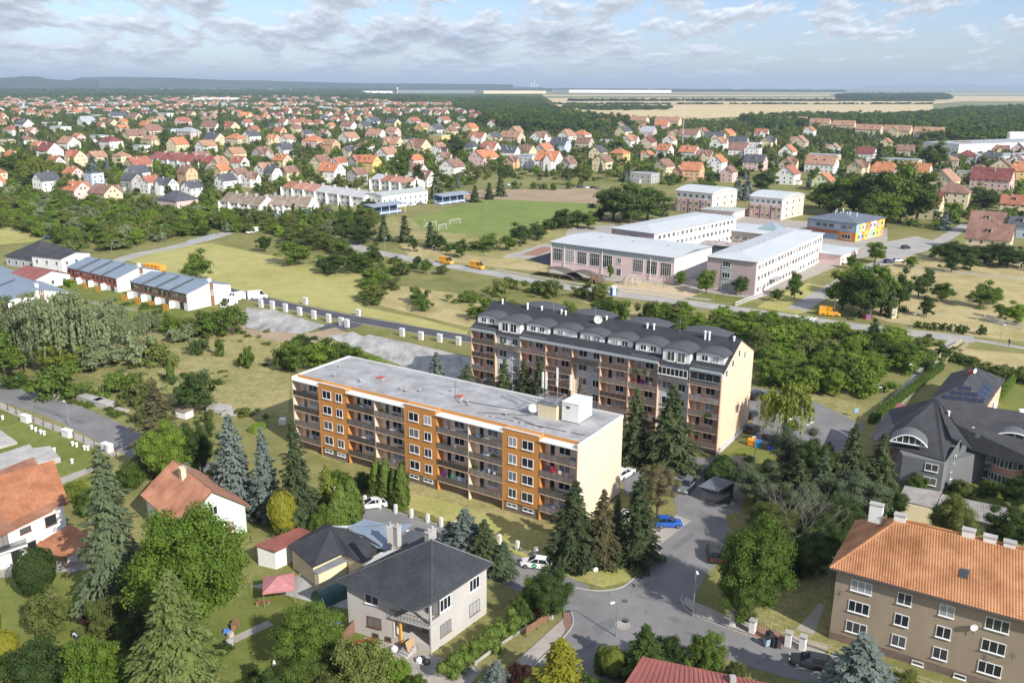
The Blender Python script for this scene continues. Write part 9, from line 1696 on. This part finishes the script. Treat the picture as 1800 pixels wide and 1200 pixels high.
t = thing('garden_bench', 'red-brown garden bench at the lawn edge near the gazebo', 'bench', (*P(462, 1062), 0), .3); m = MB(); m.box(-.9, .9, -.2, .2, .4, .46); part('seat', m, mat('bench_red', (.30, .10, .07), .8), t); [part('leg', (lambda q: (q.box(x - .05, x + .05, -.18, .18, 0, .4), q)[1])(MB()), CONC, t) for x in (-.7, .7)]
t = thing('rotary_dryer', 'folded rotary dryer on the lawn before the white house', 'clothes dryer', (*P(16, 1030), 0)); m = MB(); m.tube((0, 0, 0), (0, 0, 1.8), .03, n=5); part('pole', m, mat('pole_lime', (.3, .5, .1), .6), t); m = MB(); [m.tube((0, 0, 1.3), (math.cos(a) * 1.1, math.sin(a) * 1.1, 1.8), .02, n=4) for a in (0.4, 1.97, 3.54, 5.1)]; part('arms', m, GALV, t)
m = MB(); m.disc((0, 0, 0), .75, .18, 16); m.disc((0, 0, .18), .55, .05, 16); tag(part('round_well_cover', m, CONC, None, loc=(*P(127, 1002), 0)), 'round stone well cover beside the tiled shelter', 'well cover')
for x, y, lb in ((482, 1168, 'white garden figure standing on the grass, upper one'), (477, 1184, 'white garden figure lying nearer the bottom edge')):
    t = thing('garden_figure', lb, 'garden figure', (*P(x, y), 0)); m = MB(); m.tube((0, 0, 0), (0, 0, .35), .24, .17, 8); part('body', m, WHITE, t); m = MB(); m.tube((0, 0, .35), (0, 0, .62), .15, .08, 8); part('head', m, WHITE, t)
for k in range(7): t = thing('stacked_timber', 'reddish timber pile under the bush by the junction', 'timber', (*P(905 + k * 7, 1052 + k * 5), 0), 1.0, 'timber piles left of the junction'); [part('plank', (lambda q: (q.box(-1.0, 1.0, -.3 + j * .2, -.14 + j * .2, .0, .22 + .06 * ((j + k) % 2)), q)[1])(MB()), mat('timber_red', (.28, .12, .07), .9, .2, 1), t) for j in range(3)]
# goals and playground
for (x, y, w, lb) in ((758, 400, 7.3, 'white football goal, left one on the pitch'), (800, 395, 7.3, 'white football goal nearest the floodlight pole'), (778, 404, 5, 'small training goal at the near touchline')):
    g = P(x, y); t = thing('football_goal', lb, 'goal', (g.x, g.y, 0), .9); m = MB(); r = .09; h = 2.5; [m.tube(a, b, r, n=5) for a, b in (((-w / 2, 0, 0), (-w / 2, 0, h)), ((w / 2, 0, 0), (w / 2, 0, h)), ((-w / 2, 0, h), (w / 2, 0, h)))]; part('goal_frame', m, WHITE, t); m = MB()
    for k in range(9): xx = -w / 2 + w * k / 8; m.tube((xx, 0, h), (xx, 2, 0), .025, n=3)
    for k in range(4): f = k / 4; m.tube((-w / 2, 2 * (1 - f), h * f), (w / 2, 2 * (1 - f), h * f), .025, n=3)
    part('net', m, WHITE, t)
t = thing('climbing_dome', 'climbing dome of pale bars on the playground sand', 'climbing frame', (*P(1109, 500), 0)); m = MB(); Rr = 3.4
for k in range(8):
    a = k * PI / 4
    for j in range(4): f0, f1 = j * PI / 8, (j + 1) * PI / 8; p = lambda a, f: (math.cos(a) * math.cos(f) * Rr, math.sin(a) * math.cos(f) * Rr, math.sin(f) * Rr); m.tube(p(a, f0), p(a, f1), .09, n=4); m.tube(p(a, f0), p(a + PI / 4, f0), .07, n=4); m.tube(p(a, f0), p(a + PI / 4, f1), .05, n=4)
part('bars', m, mat('bars_buff', (.5, .42, .36), .7), t)
t = thing('swing_frame', 'dark swing frame at the right end of the playground', 'swing', (*P(1171, 504), 0), an); m = MB(); [m.tube(a, b, .1, n=5) for a, b in (((-2, 0, 0), (-2, 0, 3.6)), ((2, 0, 0), (2, 0, 3.6)), ((0, 0, 0), (0, 0, 3.6)), ((-2, 0, 3.6), (2, 0, 3.6)))]; part('frame', m, WOOD, t)
for k, (x, y, w_) in enumerate(((968, 486, 9), (1012, 492, 8))):
    t = thing('sloping_canopy', 'dark wave-shaped play canopy %s before the gym' % ('at the left corner' if k == 0 else 'next to the first'), 'canopy', (*P(x + 10, y), 0), -.6); m = MB(); n = 8
    for j in range(n): f0, f1 = j / n, (j + 1) / n; zf = lambda f: .5 + 2.6 * math.sin(PI * f); m.poly([(-w_ + 2 * w_ * f0, -3, zf(f0)), (-w_ + 2 * w_ * f1, -3, zf(f1)), (-w_ + 2 * w_ * f1, 3, zf(f1)), (-w_ + 2 * w_ * f0, 3, zf(f0))])
    part('canopy_sheet', m, mat('canopy_brown', (.12, .10, .09), .9), t); m = MB(); [m.tube((x2, -2.8, 0), (x2, -2.8, 1.2), .1, n=5) for x2 in (-w_ + 1, 0, w_ - 1)]; part('posts', m, WOOD, t)
t = thing('wooden_climber', 'wooden log climbing stack on the play area', 'climbing frame', (*P(1045, 498), 0)); rr = random.Random(2); [part('log', (lambda q: (q.tube((rr.uniform(-3, 3), rr.uniform(-2, 2), 0), (rr.uniform(-3, 3), rr.uniform(-2, 2), rr.uniform(1.5, 3.4)), .16, n=6), q)[1])(MB()), WOOD, t) for _ in range(12)]
def booth(lb, px, py, m1, m2): t = thing('portable_toilet', lb, 'booth', (*P(px, py), 0), .3); q = MB(); q.box(-.8, .8, -.8, .8, 0, 2.6); part('cabin', q, m1, t); q = MB(); q.box(-.85, .85, -.85, .85, 2.6, 2.9); part('roof', q, m2, t); q = MB(); q.box(-.5, .5, -.84, -.8, .2, 2.3); part('door', q, m2, t)
booth('blue booth standing at the roadside below the gym', 1078, 519, mat('booth_blue', (.05, .15, .4), .5), WHITE); booth('red and blue kiosk under the park trees', 1523, 560, mat('kiosk_red', (.5, .06, .06), .6), mat('booth_blue', (.05, .15, .4), .5)); booth('small beige kiosk right of the park trees', 1568, 558, CREAM, CONC)
# ------------------------------------------------------------------ the gardener bending over
def person(label, px, py, heading, pose='bend', top=(.55, .6, .68), legs=(.03, .04, .08), scale=1.0):
    g = P(px, py); V = {}; E_ = []; R_ = {}
    if pose == 'bend': pts = dict(pel=(0, 0, .92), ch=(.32, 0, 1.12), nk=(.5, 0, 1.12), hd=(.62, 0, 1.06), hd2=(.74, 0, 1.0), sl=(.42, .19, 1.1), el=(.5, .23, .82), wl=(.58, .2, .58), hl=(.62, .18, .5), sr_=(.42, -.19, 1.1), er=(.52, -.23, .82), wr=(.6, -.2, .58), hr=(.64, -.18, .5), hpl=(0, .1, .88), kl=(.04, .13, .48), al=(-.04, .14, .08), tl=(.14, .15, .04), hpr=(0, -.1, .88), kr=(.06, -.13, .48), ar=(-.02, -.14, .08), tr=(.16, -.15, .04))
    else: pts = dict(pel=(0, 0, .95), ch=(0, 0, 1.3), nk=(0, 0, 1.48), hd=(0, 0, 1.6), hd2=(.01, 0, 1.72), sl=(0, .19, 1.4), el=(0, .25, 1.12), wl=(.06, .25, .88), hl=(.08, .25, .8), sr_=(0, -.19, 1.4), er=(0, -.25, 1.12), wr=(.1, -.24, .9), hr=(.12, -.24, .82), hpl=(0, .1, .9), kl=(.1, .11, .5), al=(.12, .12, .08), tl=(.26, .13, .04), hpr=(0, -.1, .9), kr=(-.02, -.11, .5), ar=(-.16, -.12, .1), tr=(-.02, -.13, .04))
    rad = dict(pel=.15, ch=.16, nk=.065, hd=.095, hd2=.08, sl=.07, el=.05, wl=.035, hl=.04, sr_=.07, er=.05, wr=.035, hr=.04, hpl=.1, kl=.065, al=.045, tl=.04, hpr=.1, kr=.065, ar=.045, tr=.04)
    nm = list(pts); ix = {k: i for i, k in enumerate(nm)}; ed = [('pel', 'ch'), ('ch', 'nk'), ('nk', 'hd'), ('hd', 'hd2'), ('ch', 'sl'), ('sl', 'el'), ('el', 'wl'), ('wl', 'hl'), ('ch', 'sr_'), ('sr_', 'er'), ('er', 'wr'), ('wr', 'hr'), ('pel', 'hpl'), ('hpl', 'kl'), ('kl', 'al'), ('al', 'tl'), ('pel', 'hpr'), ('hpr', 'kr'), ('kr', 'ar'), ('ar', 'tr')]
    me = bpy.data.meshes.new('person'); me.from_pydata([pts[k] for k in nm], [(ix[a], ix[b]) for a, b in ed], []); o = link('person', me, None, (g.x, g.y, gz(g.x, g.y)), heading, scale); md = o.modifiers.new('skin', 'SKIN'); 
    for i, k in enumerate(nm): me.skin_vertices[0].data[i].radius = (rad[k], rad[k])
    me.skin_vertices[0].data[ix['pel']].use_root = True; o.modifiers.new('sub', 'SUBSURF').levels = 1; o.modifiers['sub'].render_levels = 1
    pm = bpy.data.materials.new('clothes_and_skin'); pm.use_nodes = True; tn = pm.node_tree; b = tn.nodes['Principled BSDF']; tc = N(tn, 'ShaderNodeTexCoord'); s = N(tn, 'ShaderNodeSeparateXYZ'); tn.links.new(tc.outputs['Object'], s.inputs[0])
    zc = s.outputs[2]; lg = math_n(tn, 'LESS_THAN', zc, .9 if pose == 'bend' else .96); c = mixc(tn, lg, tuple(top), tuple(legs))
    skn = math_n(tn, 'GREATER_THAN', s.outputs[0], .56) if pose == 'bend' else math_n(tn, 'GREATER_THAN', zc, 1.47); c = mixc(tn, skn, c, (.42, .27, .2)); tn.links.new(c, b.inputs['Base Color']); b.inputs['Roughness'].default_value = .9; me.materials.append(pm)
    hr_ = MB(); h = Vector(pts['hd2']); hr_.tube(h + Vector((-.06, 0, .0)), h + Vector((.04, 0, .08)), .1, .07, 8); part('hair', hr_, mat('hair_dark', (.05, .03, .02), .9), o, smooth=True); return tag(o, label, 'person')
person('person in pale shirt and dark trousers bending over the garden bed', 137, 1128, 2.6); person('person walking on the park path at the right', 1773, 608, .3, 'walk', (.03, .03, .04), scale=1.15)
relabel()
# ------------------------------------------------------------------ air
hz = bpy.data.materials.new('haze_air'); hz.use_nodes = True; t = hz.node_tree; t.nodes.clear()
pv = N(t, 'ShaderNodeVolumePrincipled', _Density=HAZE, _Anisotropy=.1); pv.inputs['Color'].default_value = (.66, .82, 1.0, 1); ho = N(t, 'ShaderNodeOutputMaterial'); t.links.new(pv.outputs[0], ho.inputs[1])
m = MB(); m.box(-90000, 90000, -3000, 100000, -1.5, HAZETOP); part('haze', m, hz, None, kind='stuff')
